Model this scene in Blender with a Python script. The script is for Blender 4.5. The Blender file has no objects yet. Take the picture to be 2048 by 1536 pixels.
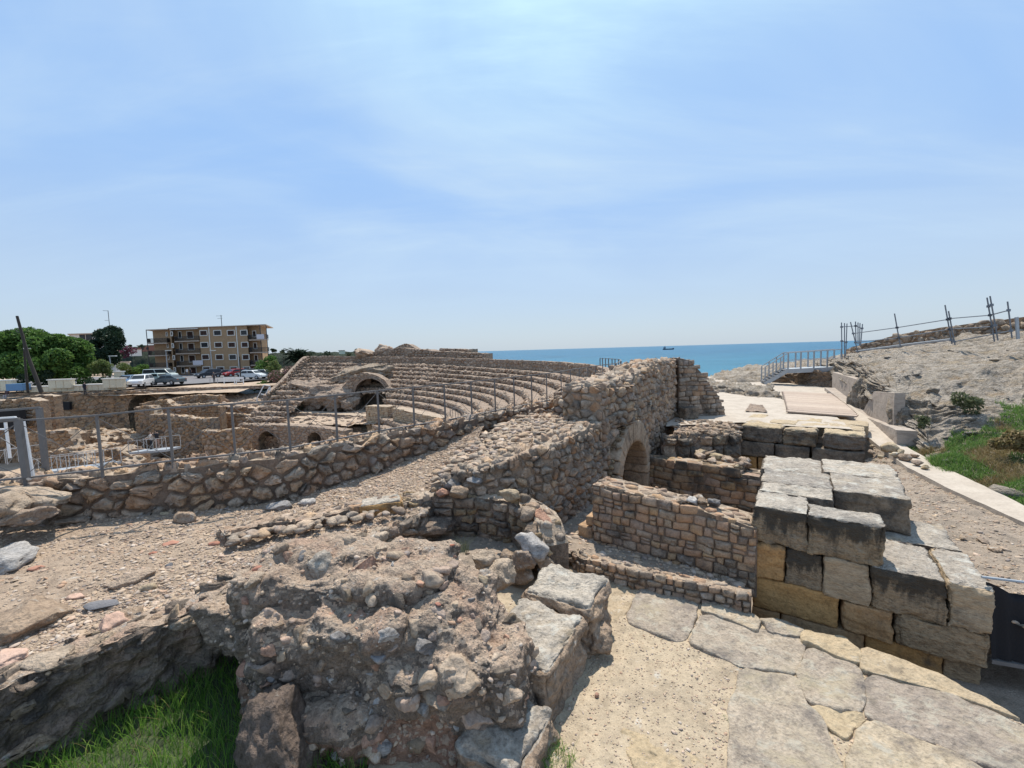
import bpy, bmesh, math, random
import numpy as np
from mathutils import Vector, Matrix
from mathutils.bvhtree import BVHTree
S = bpy.context.scene
C = S.collection
# ---------------------------------------------------------------- camera, sky, sun, exposure
FOC = 860.0 / 2048.0
PIT, ROL = math.radians(4.49), math.radians(1.63)
fw = Vector((0, math.cos(PIT), -math.sin(PIT)))
u0 = Vector((0, math.sin(PIT), math.cos(PIT)))
RT = Vector((1, 0, 0)) * math.cos(ROL) - u0 * math.sin(ROL)
UP = u0 * math.cos(ROL) + Vector((1, 0, 0)) * math.sin(ROL)
cam_d = bpy.data.cameras.new('camera')
cam_d.sensor_width = 36
cam_d.lens = 36 * FOC
cam_d.clip_start = 0.05
cam_d.clip_end = 60000
cam = bpy.data.objects.new('camera', cam_d)
C.objects.link(cam)
m = Matrix((RT, UP, -fw)).transposed().to_4x4()
cam.matrix_world = m
S.camera = cam
S.render.engine = 'CYCLES'
S.view_settings.view_transform = 'Standard'
S.view_settings.look = 'None'
S.view_settings.gamma = 1
S.view_settings.exposure = 0.94
S.view_settings.use_curve_mapping = False
S.cycles.max_bounces = 6
S.cycles.diffuse_bounces = 3
S.cycles.glossy_bounces = 2
S.cycles.transmission_bounces = 2
S.cycles.transparent_max_bounces = 6
S.cycles.use_denoising = True
SUN_EL, SUN_AZ = math.radians(63.5), math.radians(6)      # azimuth from +Y towards +X

def P(u, v, z=None, d=None):
    """the point seen in the photograph at pixel u, v that lies at height z or at depth d"""
    k = fw + RT * ((u - 1024) / 860) + UP * ((768 - v) / 860)
    return k * ((z / k.z) if z is not None else (d / k.y))

W = bpy.data.worlds.new('World')
S.world = W
W.use_nodes = True
nt = W.node_tree
nt.nodes.clear()
def wn(t, **kw):
    n = nt.nodes.new(t)
    for k, v in kw.items(): setattr(n, k, v)
    return n
L = nt.links.new
out = wn('ShaderNodeOutputWorld'); bg = wn('ShaderNodeBackground'); L(bg.outputs[0], out.inputs[0])
sky = wn('ShaderNodeTexSky', sky_type='NISHITA', sun_disc=False, sun_elevation=SUN_EL, sun_rotation=SUN_AZ, altitude=20, air_density=1.15, dust_density=0.8, ozone_density=2.2)
bg.inputs[1].default_value = 0.096
tc = wn('ShaderNodeTexCoord')
sep = wn('ShaderNodeSeparateXYZ'); L(tc.outputs['Generated'], sep.inputs[0])
# thin high cloud: project the direction onto a plane overhead
mx = wn('ShaderNodeMath', operation='MAXIMUM'); L(sep.outputs[2], mx.inputs[0]); mx.inputs[1].default_value = 0.0
ad = wn('ShaderNodeMath', operation='ADD'); L(mx.outputs[0], ad.inputs[0]); ad.inputs[1].default_value = 0.22
dx = wn('ShaderNodeMath', operation='DIVIDE'); L(sep.outputs[0], dx.inputs[0]); L(ad.outputs[0], dx.inputs[1])
dy = wn('ShaderNodeMath', operation='DIVIDE'); L(sep.outputs[1], dy.inputs[0]); L(ad.outputs[0], dy.inputs[1])
cb = wn('ShaderNodeCombineXYZ'); L(dx.outputs[0], cb.inputs[0]); L(dy.outputs[0], cb.inputs[1])
mp = wn('ShaderNodeMapping'); L(cb.outputs[0], mp.inputs[0]); mp.inputs['Rotation'].default_value = (0, 0, 0.5); mp.inputs['Scale'].default_value = (0.55, 0.95, 1)
mp.inputs['Location'].default_value = (0.35, 0.55, 0)
n1 = wn('ShaderNodeTexNoise'); n1.inputs['Scale'].default_value = 1.1; n1.inputs['Detail'].default_value = 7; n1.inputs['Roughness'].default_value = 0.52; n1.inputs['Distortion'].default_value = 0.7
L(mp.outputs[0], n1.inputs['Vector'])
mp2 = wn('ShaderNodeMapping'); L(cb.outputs[0], mp2.inputs[0]); mp2.inputs['Rotation'].default_value = (0, 0, -0.35); mp2.inputs['Scale'].default_value = (0.5, 2.6, 1)
n2 = wn('ShaderNodeTexNoise'); n2.inputs['Scale'].default_value = 1.5; n2.inputs['Detail'].default_value = 9; n2.inputs['Roughness'].default_value = 0.6; n2.inputs['Distortion'].default_value = 0.4
L(mp2.outputs[0], n2.inputs['Vector'])
r1 = wn('ShaderNodeMapRange', interpolation_type='SMOOTHSTEP'); r1.inputs[1].default_value = 0.36; r1.inputs[2].default_value = 0.70; r1.inputs[4].default_value = 0.75; L(n1.outputs[0], r1.inputs[0])
r2 = wn('ShaderNodeMapRange', interpolation_type='SMOOTHSTEP'); r2.inputs[1].default_value = 0.42; r2.inputs[2].default_value = 0.80; r2.inputs[4].default_value = 0.36; L(n2.outputs[0], r2.inputs[0])
sm = wn('ShaderNodeMath', operation='ADD', use_clamp=True); L(r1.outputs[0], sm.inputs[0]); L(r2.outputs[0], sm.inputs[1])
# less cloud right at the horizon
rh = wn('ShaderNodeMapRange', interpolation_type='SMOOTHSTEP'); rh.inputs[1].default_value = 0.02; rh.inputs[2].default_value = 0.28; L(sep.outputs[2], rh.inputs[0])
ml = wn('ShaderNodeMath', operation='MULTIPLY'); L(sm.outputs[0], ml.inputs[0]); L(rh.outputs[0], ml.inputs[1])
# aureole of the veiled sun inside the cloud layer
sd = Vector((math.sin(SUN_AZ) * math.cos(SUN_EL), math.cos(SUN_AZ) * math.cos(SUN_EL), math.sin(SUN_EL)))
dt = wn('ShaderNodeVectorMath', operation='DOT_PRODUCT'); L(tc.outputs['Generated'], dt.inputs[0]); dt.inputs[1].default_value = sd
ra = wn('ShaderNodeMapRange', interpolation_type='SMOOTHSTEP'); ra.inputs[1].default_value = 0.72; ra.inputs[2].default_value = 1.0; ra.inputs[3].default_value = 0.0; ra.inputs[4].default_value = 1.0; L(dt.outputs['Value'], ra.inputs[0])
cm = wn('ShaderNodeMix', data_type='RGBA'); cm.inputs[6].default_value = (3.15, 4.1, 5.15, 1); cm.inputs[7].default_value = (4.8, 6.9, 6.8, 1); L(ra.outputs[0], cm.inputs[0])
# the phone shows the sky bluer than it is physically: tint of the clear air
tn = wn('ShaderNodeMix', data_type='RGBA', blend_type='MULTIPLY'); tn.inputs[0].default_value = 1; L(sky.outputs[0], tn.inputs[6]); tn.inputs[7].default_value = (0.80, 0.94, 1.12, 1)
# summer haze: a pale veil, whiter towards the horizon
hz = wn('ShaderNodeMapRange', interpolation_type='SMOOTHSTEP'); hz.inputs[1].default_value = -0.02; hz.inputs[2].default_value = 0.42; L(sep.outputs[2], hz.inputs[0])
hc = wn('ShaderNodeMix', data_type='RGBA'); hc.inputs[6].default_value = (2.95, 3.45, 4.0, 1); hc.inputs[7].default_value = (1.88, 3.02, 4.85, 1); L(hz.outputs[0], hc.inputs[0])
hm = wn('ShaderNodeMix', data_type='RGBA'); hm.inputs[0].default_value = 0.86; L(tn.outputs[2], hm.inputs[6]); L(hc.outputs[2], hm.inputs[7])
gain = wn('ShaderNodeMix', data_type='RGBA'); L(ml.outputs[0], gain.inputs[0]); L(hm.outputs[2], gain.inputs[6]); L(cm.outputs[2], gain.inputs[7])
L(gain.outputs[2], bg.inputs[0])
SKYN = dict(sky=sky, tint=tn, bg=bg)

sun_d = bpy.data.lights.new('sun', 'SUN'); sun_d.energy = 2.95; sun_d.angle = math.radians(0.6); sun_d.color = (1.0, 0.94, 0.84)
sun = bpy.data.objects.new('sun', sun_d); C.objects.link(sun)
sun.rotation_euler = (-(math.pi / 2 - SUN_EL), 0, -SUN_AZ)
sun.location = (0, 0, 40)
# ---------------------------------------------------------------- numpy noise
rng = np.random.default_rng(7)
random.seed(7)
_pm = rng.permutation(256); _pm = np.concatenate([_pm, _pm, _pm])
_gr = rng.normal(size=(256, 3)); _gr /= np.linalg.norm(_gr, axis=1)[:, None]
def pn(p):
    i = np.floor(p).astype(int); f = p - i; i &= 255
    w = f * f * f * (f * (f * 6 - 15) + 10)
    r = 0
    for a in (0, 1):
        for b in (0, 1):
            for c in (0, 1):
                h = _pm[_pm[_pm[i[:, 0] + a] + i[:, 1] + b] + i[:, 2] + c]
                g = _gr[h]
                d = g[:, 0] * (f[:, 0] - a) + g[:, 1] * (f[:, 1] - b) + g[:, 2] * (f[:, 2] - c)
                r = r + d * (w[:, 0] if a else 1 - w[:, 0]) * (w[:, 1] if b else 1 - w[:, 1]) * (w[:, 2] if c else 1 - w[:, 2])
    return r * 1.6
def fbm(p, f=1.0, o=4, seed=0, gain=0.5, ridge=False):
    p = np.asarray(p, float); r = np.zeros(len(p)); a = 1.0; q = p * f + seed * 17.31
    for k in range(o):
        n = pn(q)
        if ridge: n = 1 - 2 * np.abs(n)
        r += a * n; a *= gain; q = q * 2.03 + 5.7
    return r
# ---------------------------------------------------------------- object helpers
def tag(o, label=None, cat=None, group=None, kind=None):
    if label: o['label'] = label
    if cat: o['category'] = cat
    if group: o['group'] = group
    if kind: o['kind'] = kind
    return o
def empty(name, loc, label=None, cat=None, group=None, rz=0):
    o = bpy.data.objects.new(name, None); C.objects.link(o); o.location = loc; o.rotation_euler.z = rz
    o.empty_display_size = 0.1
    return tag(o, label, cat, group)
def mesh(name, V, F, mat=None, parent=None, smooth=False, kind=None, label=None, cat=None, group=None, local=False):
    """V in world coordinates unless local; the object's origin is set at the vertices' middle"""
    V = np.asarray(V, float)
    me = bpy.data.meshes.new(name)
    if parent is None and not local:
        o0 = (V.min(0) + V.max(0)) / 2; o0[2] = V[:, 2].min()
    elif not local:
        o0 = V.mean(0)
    else:
        o0 = np.zeros(3)
    Vl = V - o0
    if isinstance(F, np.ndarray):
        n, k = F.shape
        me.vertices.add(len(Vl)); me.vertices.foreach_set('co', Vl.ravel().astype(np.float32))
        me.loops.add(n * k); me.loops.foreach_set('vertex_index', F.ravel().astype(np.int32))
        me.polygons.add(n); me.polygons.foreach_set('loop_start', np.arange(0, n * k, k, dtype=np.int32))
        me.update(calc_edges=True)
    else:
        me.from_pydata(Vl.tolist(), [], [list(map(int, f)) for f in F]); me.update()
    if smooth: me.polygons.foreach_set('use_smooth', [True] * len(me.polygons))
    if mat: me.materials.append(mat)
    o = bpy.data.objects.new(name, me); C.objects.link(o)
    if parent is not None:
        o.parent = parent
        if not local:
            wl = Vector(parent.location)
            pp = parent.parent
            while pp is not None: wl += Vector(pp.location); pp = pp.parent
            o.location = Vector(o0) - wl
    elif not local: o.location = o0
    return tag(o, label, cat, group, kind)
class MB:
    """collects simple solids into one mesh"""
    def __init__(s): s.v = []; s.f = []; s.n = 0
    def add(s, V, F):
        s.v.append(np.asarray(V, float)); s.f += [[i + s.n for i in f] for f in F]; s.n += len(V); return s
    def box(s, c, h, rz=0, M=None):
        c = np.array(c, float); V = np.array([[x, y, z] for x in (-1, 1) for y in (-1, 1) for z in (-1, 1)], float) * np.array(h)
        if rz:
            a, b = math.cos(rz), math.sin(rz); V = np.c_[V[:, 0] * a - V[:, 1] * b, V[:, 0] * b + V[:, 1] * a, V[:, 2]]
        return s.add(V + c, [(0, 1, 3, 2), (4, 6, 7, 5), (0, 4, 5, 1), (2, 3, 7, 6), (0, 2, 6, 4), (1, 5, 7, 3)])
    def bar(s, a, b, w, h=None, up=(0, 0, 1)):
        """rectangular bar from a to b, w wide, h high"""
        a = np.array(a, float); b = np.array(b, float); h = h or w
        d = b - a; d /= np.linalg.norm(d); up = np.array(up, float)
        if abs(d @ up) > .98: up = np.array((0., 1, 0)) if abs(d[1]) < .9 else np.array((1., 0, 0))
        x = np.cross(d, up); x /= np.linalg.norm(x); y = np.cross(x, d)
        V = [p + x * i * w / 2 + y * j * h / 2 for p in (a, b) for i, j in ((-1, -1), (1, -1), (1, 1), (-1, 1))]
        return s.add(V, [(3, 2, 1, 0), (4, 5, 6, 7), (0, 1, 5, 4), (1, 2, 6, 5), (2, 3, 7, 6), (3, 0, 4, 7)])
    def tube(s, pts, r, k=8, r1=None):
        pts = [np.array(p, float) for p in pts]; n = len(pts); V = []
        for i, p in enumerate(pts):
            d = pts[min(i + 1, n - 1)] - pts[max(i - 1, 0)]; d /= np.linalg.norm(d)
            up = np.array((0., 0, 1)) if abs(d[2]) < .9 else np.array((1., 0, 0))
            x = np.cross(d, up); x /= np.linalg.norm(x); y = np.cross(x, d)
            rr = r if r1 is None else r + (r1 - r) * i / (n - 1)
            V += [p + rr * (x * math.cos(2 * math.pi * j / k) + y * math.sin(2 * math.pi * j / k)) for j in range(k)]
        F = [(i * k + j, i * k + (j + 1) % k, (i + 1) * k + (j + 1) % k, (i + 1) * k + j) for i in range(n - 1) for j in range(k)]
        F += [tuple(range(k - 1, -1, -1)), tuple((n - 1) * k + j for j in range(k))]
        return s.add(V, F)
    def prism(s, poly, z0, z1):
        k = len(poly); V = [(x, y, z0) for x, y in poly] + [(x, y, z1) for x, y in poly]
        return s.add(V, [tuple(range(k - 1, -1, -1)), tuple(range(k, 2 * k))] + [(i, (i + 1) % k, k + (i + 1) % k, k + i) for i in range(k)])
    def build(s, name, mat=None, parent=None, **kw):
        return mesh(name, np.concatenate(s.v), s.f, mat, parent, **kw)
# ---------------------------------------------------------------- materials
def nodes(name):
    mt = bpy.data.materials.new(name); mt.use_nodes = True; t = mt.node_tree
    return mt, t, t.nodes['Principled BSDF']
def N(t, ty, ins=None, **kw):
    n = t.nodes.new(ty)
    for k, v in kw.items(): setattr(n, k, v)
    for k, v in (ins or {}).items():
        if isinstance(v, bpy.types.NodeSocket): t.links.new(v, n.inputs[k])
        else: n.inputs[k].default_value = v
    return n
def ramp(t, fac, stops, interp='LINEAR'):
    r = t.nodes.new('ShaderNodeValToRGB'); r.color_ramp.interpolation = interp
    e = r.color_ramp.elements
    while len(e) < len(stops): e.new(0.5)
    for x, (p, c) in zip(e, stops): x.position = p; x.color = (*c, 1) if len(c) == 3 else c
    t.links.new(fac, r.inputs[0]); return r
def g(v): return (v, v, v)
def stone_mat(name, pal, rnd=True, vstreak=0.0, edge=0.0, dark=0.0, dcol=(0.065, 0.057, 0.05), warm=0.0, wcol=(0.42, 0.24, 0.10), light=0.0, lcol=(0.5, 0.47, 0.42), var=0.45, fs=38, bump=0.5, bd=0.02, dscale=2.2, rough=0.92, strat=0.0):
    mt, t, b = nodes(name)
    geo = N(t, 'ShaderNodeNewGeometry'); pos = geo.outputs['Position']
    oi = N(t, 'ShaderNodeObjectInfo')
    if strat:
        mpn = N(t, 'ShaderNodeMapping', {0: pos, 'Scale': (1, 1, strat)}); spos = mpn.outputs[0]
    else: spos = pos
    big = N(t, 'ShaderNodeTexNoise', {'Vector': spos, 'Scale': 1.7, 'Detail': 4, 'Roughness': .6})
    mid = N(t, 'ShaderNodeTexNoise', {'Vector': spos, 'Scale': 9, 'Detail': 6, 'Roughness': .68})
    fin = N(t, 'ShaderNodeTexNoise', {'Vector': spos, 'Scale': fs, 'Detail': 5, 'Roughness': .7})
    if rnd:
        a = N(t, 'ShaderNodeMath', {0: oi.outputs['Random'], 1: geo.outputs['Random Per Island']}, operation='ADD')
        a = N(t, 'ShaderNodeMath', {0: a.outputs[0]}, operation='FRACT')
        a2 = N(t, 'ShaderNodeMath', {0: big.outputs[0], 1: 0.5}, operation='SUBTRACT')
        a3 = N(t, 'ShaderNodeMath', {0: a2.outputs[0], 1: 0.6, 2: a.outputs[0]}, operation='MULTIPLY_ADD')
        fac = a3.outputs[0]
    else:
        q = N(t, 'ShaderNodeMapRange', {0: big.outputs[0], 1: .28, 2: .72}); fac = q.outputs[0]
    pal = [(c[0] * 1.14, c[1] * 1.085, c[2] * 1.07) for c in pal]
    n = len(pal); r = ramp(t, fac, [((i + .5) / n, c) for i, c in enumerate(pal)])
    col = r.outputs[0]
    m1 = ramp(t, mid.outputs[0], [(.25, g(1 - var)), (.5, g(1)), (.78, g(1 + var * .55))])
    col = N(t, 'ShaderNodeMix', {0: 1.0, 6: col, 7: m1.outputs[0]}, data_type='RGBA', blend_type='MULTIPLY').outputs[2]
    m2 = ramp(t, fin.outputs[0], [(.28, g(1 - var * .9)), (.5, g(1)), (.75, g(1 + var * .5))])
    col = N(t, 'ShaderNodeMix', {0: 1.0, 6: col, 7: m2.outputs[0]}, data_type='RGBA', blend_type='MULTIPLY').outputs[2]
    def layer(col, amt, c, sc, seed, soft=.12):
        mpp = N(t, 'ShaderNodeMapping', {0: pos, 'Location': (seed, seed * 2.3, seed * .7)})
        nz = N(t, 'ShaderNodeTexNoise', {'Vector': mpp.outputs[0], 'Scale': sc, 'Detail': 8, 'Roughness': .68, 'Distortion': .3})
        th = .72 - .42 * amt
        k = N(t, 'ShaderNodeMapRange', {0: nz.outputs[0], 1: th - soft, 2: th + soft, 4: .92}, interpolation_type='SMOOTHSTEP')
        return N(t, 'ShaderNodeMix', {0: k.outputs[0], 6: col, 7: (*c, 1)}, data_type='RGBA').outputs[2]
    if warm: col = layer(col, warm, wcol, 1.3, 3.1)
    if light: col = layer(col, light, lcol, 4.5, 8.7, .07)
    if vstreak:
        pos0 = pos; pos = N(t, 'ShaderNodeMapping', {0: pos, 'Scale': (4.5, 4.5, .7)}).outputs[0]; col = layer(col, vstreak, dcol, 1.6, 1.3, .16); pos = pos0
    if edge:
        at_ = N(t, 'ShaderNodeAttribute', attribute_name='up'); mq = N(t, 'ShaderNodeMapping', {0: pos, 'Scale': (2.2, 2.2, .8)})
        nz = N(t, 'ShaderNodeTexNoise', {'Vector': mq.outputs[0], 'Scale': 2.4, 'Detail': 8, 'Roughness': .66}); e1 = N(t, 'ShaderNodeMath', {0: at_.outputs['Fac'], 1: .55, 2: nz.outputs[0]}, operation='MULTIPLY_ADD')
        k = N(t, 'ShaderNodeMapRange', {0: e1.outputs[0], 1: 1.02 - .3 * edge, 2: 1.18 - .3 * edge, 4: .88}, interpolation_type='SMOOTHSTEP')
        col = N(t, 'ShaderNodeMix', {0: k.outputs[0], 6: col, 7: (*dcol, 1)}, data_type='RGBA').outputs[2]
    if dark: col = layer(col, dark, dcol, dscale, 5.3)
    t.links.new(col, b.inputs['Base Color'])
    b.inputs['Roughness'].default_value = rough
    b.inputs['Specular IOR Level'].default_value = 0.25
    vo = N(t, 'ShaderNodeTexVoronoi', {'Vector': spos, 'Scale': fs * .8}, feature='F1')
    h1 = N(t, 'ShaderNodeMath', {0: mid.outputs[0], 1: 1.6, 2: fin.outputs[0]}, operation='MULTIPLY_ADD')
    h2 = N(t, 'ShaderNodeMath', {0: vo.outputs['Distance'], 1: .5, 2: h1.outputs[0]}, operation='MULTIPLY_ADD')
    bp = N(t, 'ShaderNodeBump', {'Height': h2.outputs[0], 'Strength': bump, 'Distance': bd})
    t.links.new(bp.outputs[0], b.inputs['Normal'])
    return mt
def plain(name, c, rough=.6, metal=0.0, bump=0.0, spec=.4, var=0.12, sc=6):
    mt, t, b = nodes(name)
    geo = N(t, 'ShaderNodeNewGeometry')
    nz = N(t, 'ShaderNodeTexNoise', {'Vector': geo.outputs['Position'], 'Scale': sc, 'Detail': 6, 'Roughness': .65})
    r = ramp(t, nz.outputs[0], [(.3, tuple(x * (1 - var) for x in c)), (.7, tuple(min(1, x * (1 + var)) for x in c))])
    t.links.new(r.outputs[0], b.inputs['Base Color'])
    b.inputs['Roughness'].default_value = rough; b.inputs['Metallic'].default_value = metal; b.inputs['Specular IOR Level'].default_value = spec
    if bump:
        bp = N(t, 'ShaderNodeBump', {'Height': nz.outputs[0], 'Strength': bump, 'Distance': .02}); t.links.new(bp.outputs[0], b.inputs['Normal'])
    return mt
TAN = [(.30, .215, .15), (.36, .275, .20), (.40, .29, .185), (.27, .215, .17), (.42, .34, .26), (.33, .21, .125), (.25, .215, .185), (.38, .30, .22)]
M = {}
M['rubble'] = stone_mat('rubble_stone', TAN, dark=.18, light=.12)
M['rubble_grey'] = stone_mat('weathered_rubble_stone', [(.27, .225, .18), (.33, .28, .22), (.23, .19, .15), (.36, .30, .23), (.29, .22, .16)], dark=.34, light=.18)
M['brick_wall'] = stone_mat('coursed_sandstone', [(.33, .215, .14), (.36, .24, .15), (.30, .215, .155), (.27, .20, .15), (.38, .255, .145), (.32, .245, .18)], dark=.22, warm=.15)
M['brick_dark'] = stone_mat('weathered_coursed_sandstone', [(.24, .17, .11), (.30, .21, .13), (.20, .16, .12), (.33, .24, .14)], dark=.45)
M['mortar'] = stone_mat('old_lime_mortar', [(.15, .115, .085), (.19, .145, .11), (.125, .10, .078)], rnd=False, var=.4, dark=.12, bump=.7)
M['topmortar'] = stone_mat('sunbleached_mortar', [(.34, .275, .205), (.40, .33, .25), (.30, .24, .18)], rnd=False, var=.4, dark=.12, bump=.9, bd=.03)
M['gravel'] = stone_mat('gravel_soil', [(.27, .21, .155), (.34, .27, .20), (.23, .18, .135)], rnd=False, var=.4, fs=60, bump=.8, light=.15)
M['pebble'] = stone_mat('loose_pebbles', [(.36, .28, .20), (.44, .35, .25), (.30, .235, .18), (.48, .42, .35), (.40, .27, .18), (.24, .21, .19), (.42, .33, .24), (.37, .30, .23)], var=.3, fs=90, bump=.3)
M['terracotta'] = stone_mat('terracotta_sherd', [(.33, .15, .10), (.29, .14, .10), (.36, .20, .14)], var=.25, fs=90, bump=.3)
M['ashlar_top'] = stone_mat('weathered_grey_limestone', [(.31, .28, .235), (.39, .355, .295), (.26, .24, .21), (.42, .36, .27)], dark=.22, dcol=(.12, .11, .10), light=.32, lcol=(.50, .47, .41), warm=.1, wcol=(.38, .27, .15), var=.5, fs=26, bump=.8, bd=.035, strat=2.2)
M['ashlar'] = stone_mat('ochre_ashlar', [(.38, .22, .085), (.42, .255, .105), (.34, .205, .095), (.37, .26, .15)], dark=.22, var=.38, fs=34, bump=.6, dscale=1.6)
M['ashlar_black'] = stone_mat('lichen_blackened_ashlar', [(.33, .25, .16), (.29, .225, .15), (.36, .27, .16)], edge=1.0, dark=.24, dcol=(.055, .048, .04), light=.22, lcol=(.33, .29, .23), vstreak=.2, var=.55, fs=30, bump=.9, bd=.035, dscale=2.6, strat=2.0)
M['ashlar_dark'] = stone_mat('dark_weathered_ashlar', [(.20, .165, .125), (.16, .135, .11), (.24, .19, .13)], dark=.45, light=.12, var=.4, fs=22, bump=.7, bd=.03)
M['slab'] = stone_mat('paving_slab_stone', [(.29, .25, .205), (.36, .31, .24), (.265, .235, .20), (.39, .33, .24)], warm=.25, wcol=(.38, .32, .22), dark=.27, dcol=(.15, .128, .115), light=.34, lcol=(.43, .385, .31), var=.5, fs=30, bump=.8, bd=.03)
M['slab_yellow'] = stone_mat('yellow_paving_slab', [(.37, .30, .195), (.41, .34, .23), (.35, .285, .195)], dark=.08, light=.15, var=.35, fs=30, bump=.7, bd=.03)
M['mortar2'] = stone_mat('pale_lime_mortar', [(.24, .195, .15), (.29, .235, .18), (.21, .17, .13)], rnd=False, var=.4, dark=.15, bump=.8)
M['sand'] = stone_mat('compacted_sandy_floor', [(.33, .275, .195), (.375, .315, .225), (.30, .25, .18)], rnd=False, var=.3, fs=55, bump=.6, bd=.015, dark=.04, light=.1)
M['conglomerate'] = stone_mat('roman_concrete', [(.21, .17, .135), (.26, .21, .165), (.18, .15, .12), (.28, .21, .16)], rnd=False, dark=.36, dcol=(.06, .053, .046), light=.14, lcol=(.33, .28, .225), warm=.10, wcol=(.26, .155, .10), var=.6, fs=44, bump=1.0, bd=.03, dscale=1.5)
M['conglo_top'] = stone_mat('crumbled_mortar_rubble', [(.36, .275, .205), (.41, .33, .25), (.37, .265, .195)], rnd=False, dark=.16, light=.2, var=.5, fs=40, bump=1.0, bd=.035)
M['boulder'] = stone_mat('limestone_boulder', [(.28, .215, .155), (.34, .26, .185), (.24, .19, .15), (.38, .30, .215)], dark=.25, light=.2, var=.5, fs=26, bump=.9, bd=.035)
M['redrock'] = stone_mat('reddish_conglomerate', [(.34, .20, .14), (.38, .24, .17)], dark=.2, light=.15, var=.45, fs=34, bump=.9)
M['bluerock'] = stone_mat('blue_grey_limestone', [(.24, .235, .23), (.32, .31, .29), (.40, .385, .36)], dark=.3, var=.5, fs=24, bump=.8, strat=2.5)
M['cliff'] = stone_mat('eroded_pale_cliff_rock', [(.37, .325, .26), (.44, .395, .33), (.31, .275, .225), (.40, .33, .235)], rnd=False, dark=.26, dcol=(.15, .13, .105), light=.2, lcol=(.52, .47, .39), warm=.2, wcol=(.34, .23, .13), var=.5, fs=14, bump=1.0, bd=.10, strat=3.0)
M['cavea'] = stone_mat('seating_masonry', [(.25, .195, .15), (.31, .25, .195), (.22, .17, .13), (.29, .215, .16)], rnd=False, var=.5, fs=9, bump=.6, bd=.08, dark=.14)
M['caveastone'] = stone_mat('seating_rubble_stone', [(.27, .21, .155), (.33, .265, .20), (.23, .175, .13), (.38, .31, .24), (.28, .195, .135)], var=.4, fs=14, bump=.4, dark=.22)
M['ruin'] = stone_mat('ruin_sandstone', [(.31, .21, .13), (.36, .26, .17), (.28, .20, .14), (.38, .29, .20)], rnd=False, var=.5, fs=8, bump=.8, bd=.1, dark=.3, dcol=(.10, .075, .055), warm=.35, wcol=(.36, .20, .10))
M['dirt'] = stone_mat('dry_earth', [(.34, .265, .19), (.39, .31, .23), (.30, .23, .17)], rnd=False, var=.3, fs=18, bump=.5, bd=.04)
M['gravel_grey'] = stone_mat('grey_gravel', [(.235, .195, .15), (.28, .235, .185), (.20, .17, .135)], rnd=False, var=.4, fs=55, bump=.8, dark=.1)
M['concrete'] = stone_mat('pale_concrete', [(.36, .32, .265), (.41, .37, .31)], rnd=False, var=.16, fs=20, bump=.2, dark=.05)
M['concrete_wall'] = stone_mat('board_marked_concrete', [(.30, .265, .225), (.35, .31, .265), (.27, .235, .20)], rnd=False, var=.22, fs=14, bump=.3, strat=5, dark=.12, dcol=(.16, .14, .12))
M['steel'] = plain('painted_grey_steel', (.15, .14, .135), .6, .1)
M['galv'] = plain('galvanised_steel', (.36, .38, .40), .55, .25)
M['scaff'] = plain('scaffold_tube_steel', (.17, .19, .22), .5, .3)
M['white'] = plain('white_painted_metal', (.72, .72, .72), .5)
M['asphalt'] = stone_mat('asphalt', [(.13, .13, .135), (.16, .16, .165)], rnd=False, var=.15, fs=10, bump=.1)
# ---------------------------------------------------------------- masonry generators
def clip(poly, nx, ny, c):
    """keep the part of poly with nx*x + ny*y <= c"""
    out = []; n = len(poly)
    for i in range(n):
        a, b = poly[i], poly[(i + 1) % n]
        da, db = nx * a[0] + ny * a[1] - c, nx * b[0] + ny * b[1] - c
        if da <= 0: out.append(a)
        if (da < 0 < db) or (db < 0 < da):
            k = da / (da - db); out.append((a[0] + (b[0] - a[0]) * k, a[1] + (b[1] - a[1]) * k))
    return out
def cells_rubble(A, B, w, h, jit=.36, drop=.14, rs=None):
    rs = rs or random
    pts = []; j = 0; y = 0.0; ny = max(1, round(B / h)); nx = max(1, round(A / w))
    hh, ww = B / ny, A / nx
    for j in range(-1, ny + 1):
        for i in range(-1, nx + 1):
            if rs.random() < drop: continue
            pts.append(((i + .5 + (.25 if j % 2 else -.25) + rs.uniform(-jit, jit)) * ww, (j + .5 + rs.uniform(-jit, jit)) * hh, rs.uniform(0, .42)))
    grid = {}
    for p in pts: grid.setdefault((int(p[0] // ww), int(p[1] // hh)), []).append(p)
    out = []
    for p in pts:
        ci, cj = int(p[0] // ww), int(p[1] // hh)
        poly = [(p[0] - 1.5 * ww, p[1] - 1.5 * hh), (p[0] + 1.5 * ww, p[1] - 1.5 * hh), (p[0] + 1.5 * ww, p[1] + 1.5 * hh), (p[0] - 1.5 * ww, p[1] + 1.5 * hh)]
        for a in range(ci - 2, ci + 3):
            for b in range(cj - 2, cj + 3):
                for q in grid.get((a, b), ()):
                    if q is p: continue
                    dx, dy = (q[0] - p[0]) / ww ** 2, (q[1] - p[1]) / hh ** 2
                    n2 = ((q[0] - p[0]) / ww) ** 2 + ((q[1] - p[1]) / hh) ** 2
                    c = dx * (p[0] + q[0]) / 2 + dy * (p[1] + q[1]) / 2 + (p[2] - q[2]) / 2
                    poly = clip(poly, dx, dy, c)
                    if len(poly) < 3: break
                if len(poly) < 3: break
            if len(poly) < 3: break
        if len(poly) < 3: continue
        for nx_, ny_, c in ((-1, 0, 0), (1, 0, A), (0, -1, 0), (0, 1, B)):
            poly = clip(poly, nx_, ny_, c)
            if len(poly) < 3: break
        if len(poly) >= 3: out.append(poly)
    return out
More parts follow.
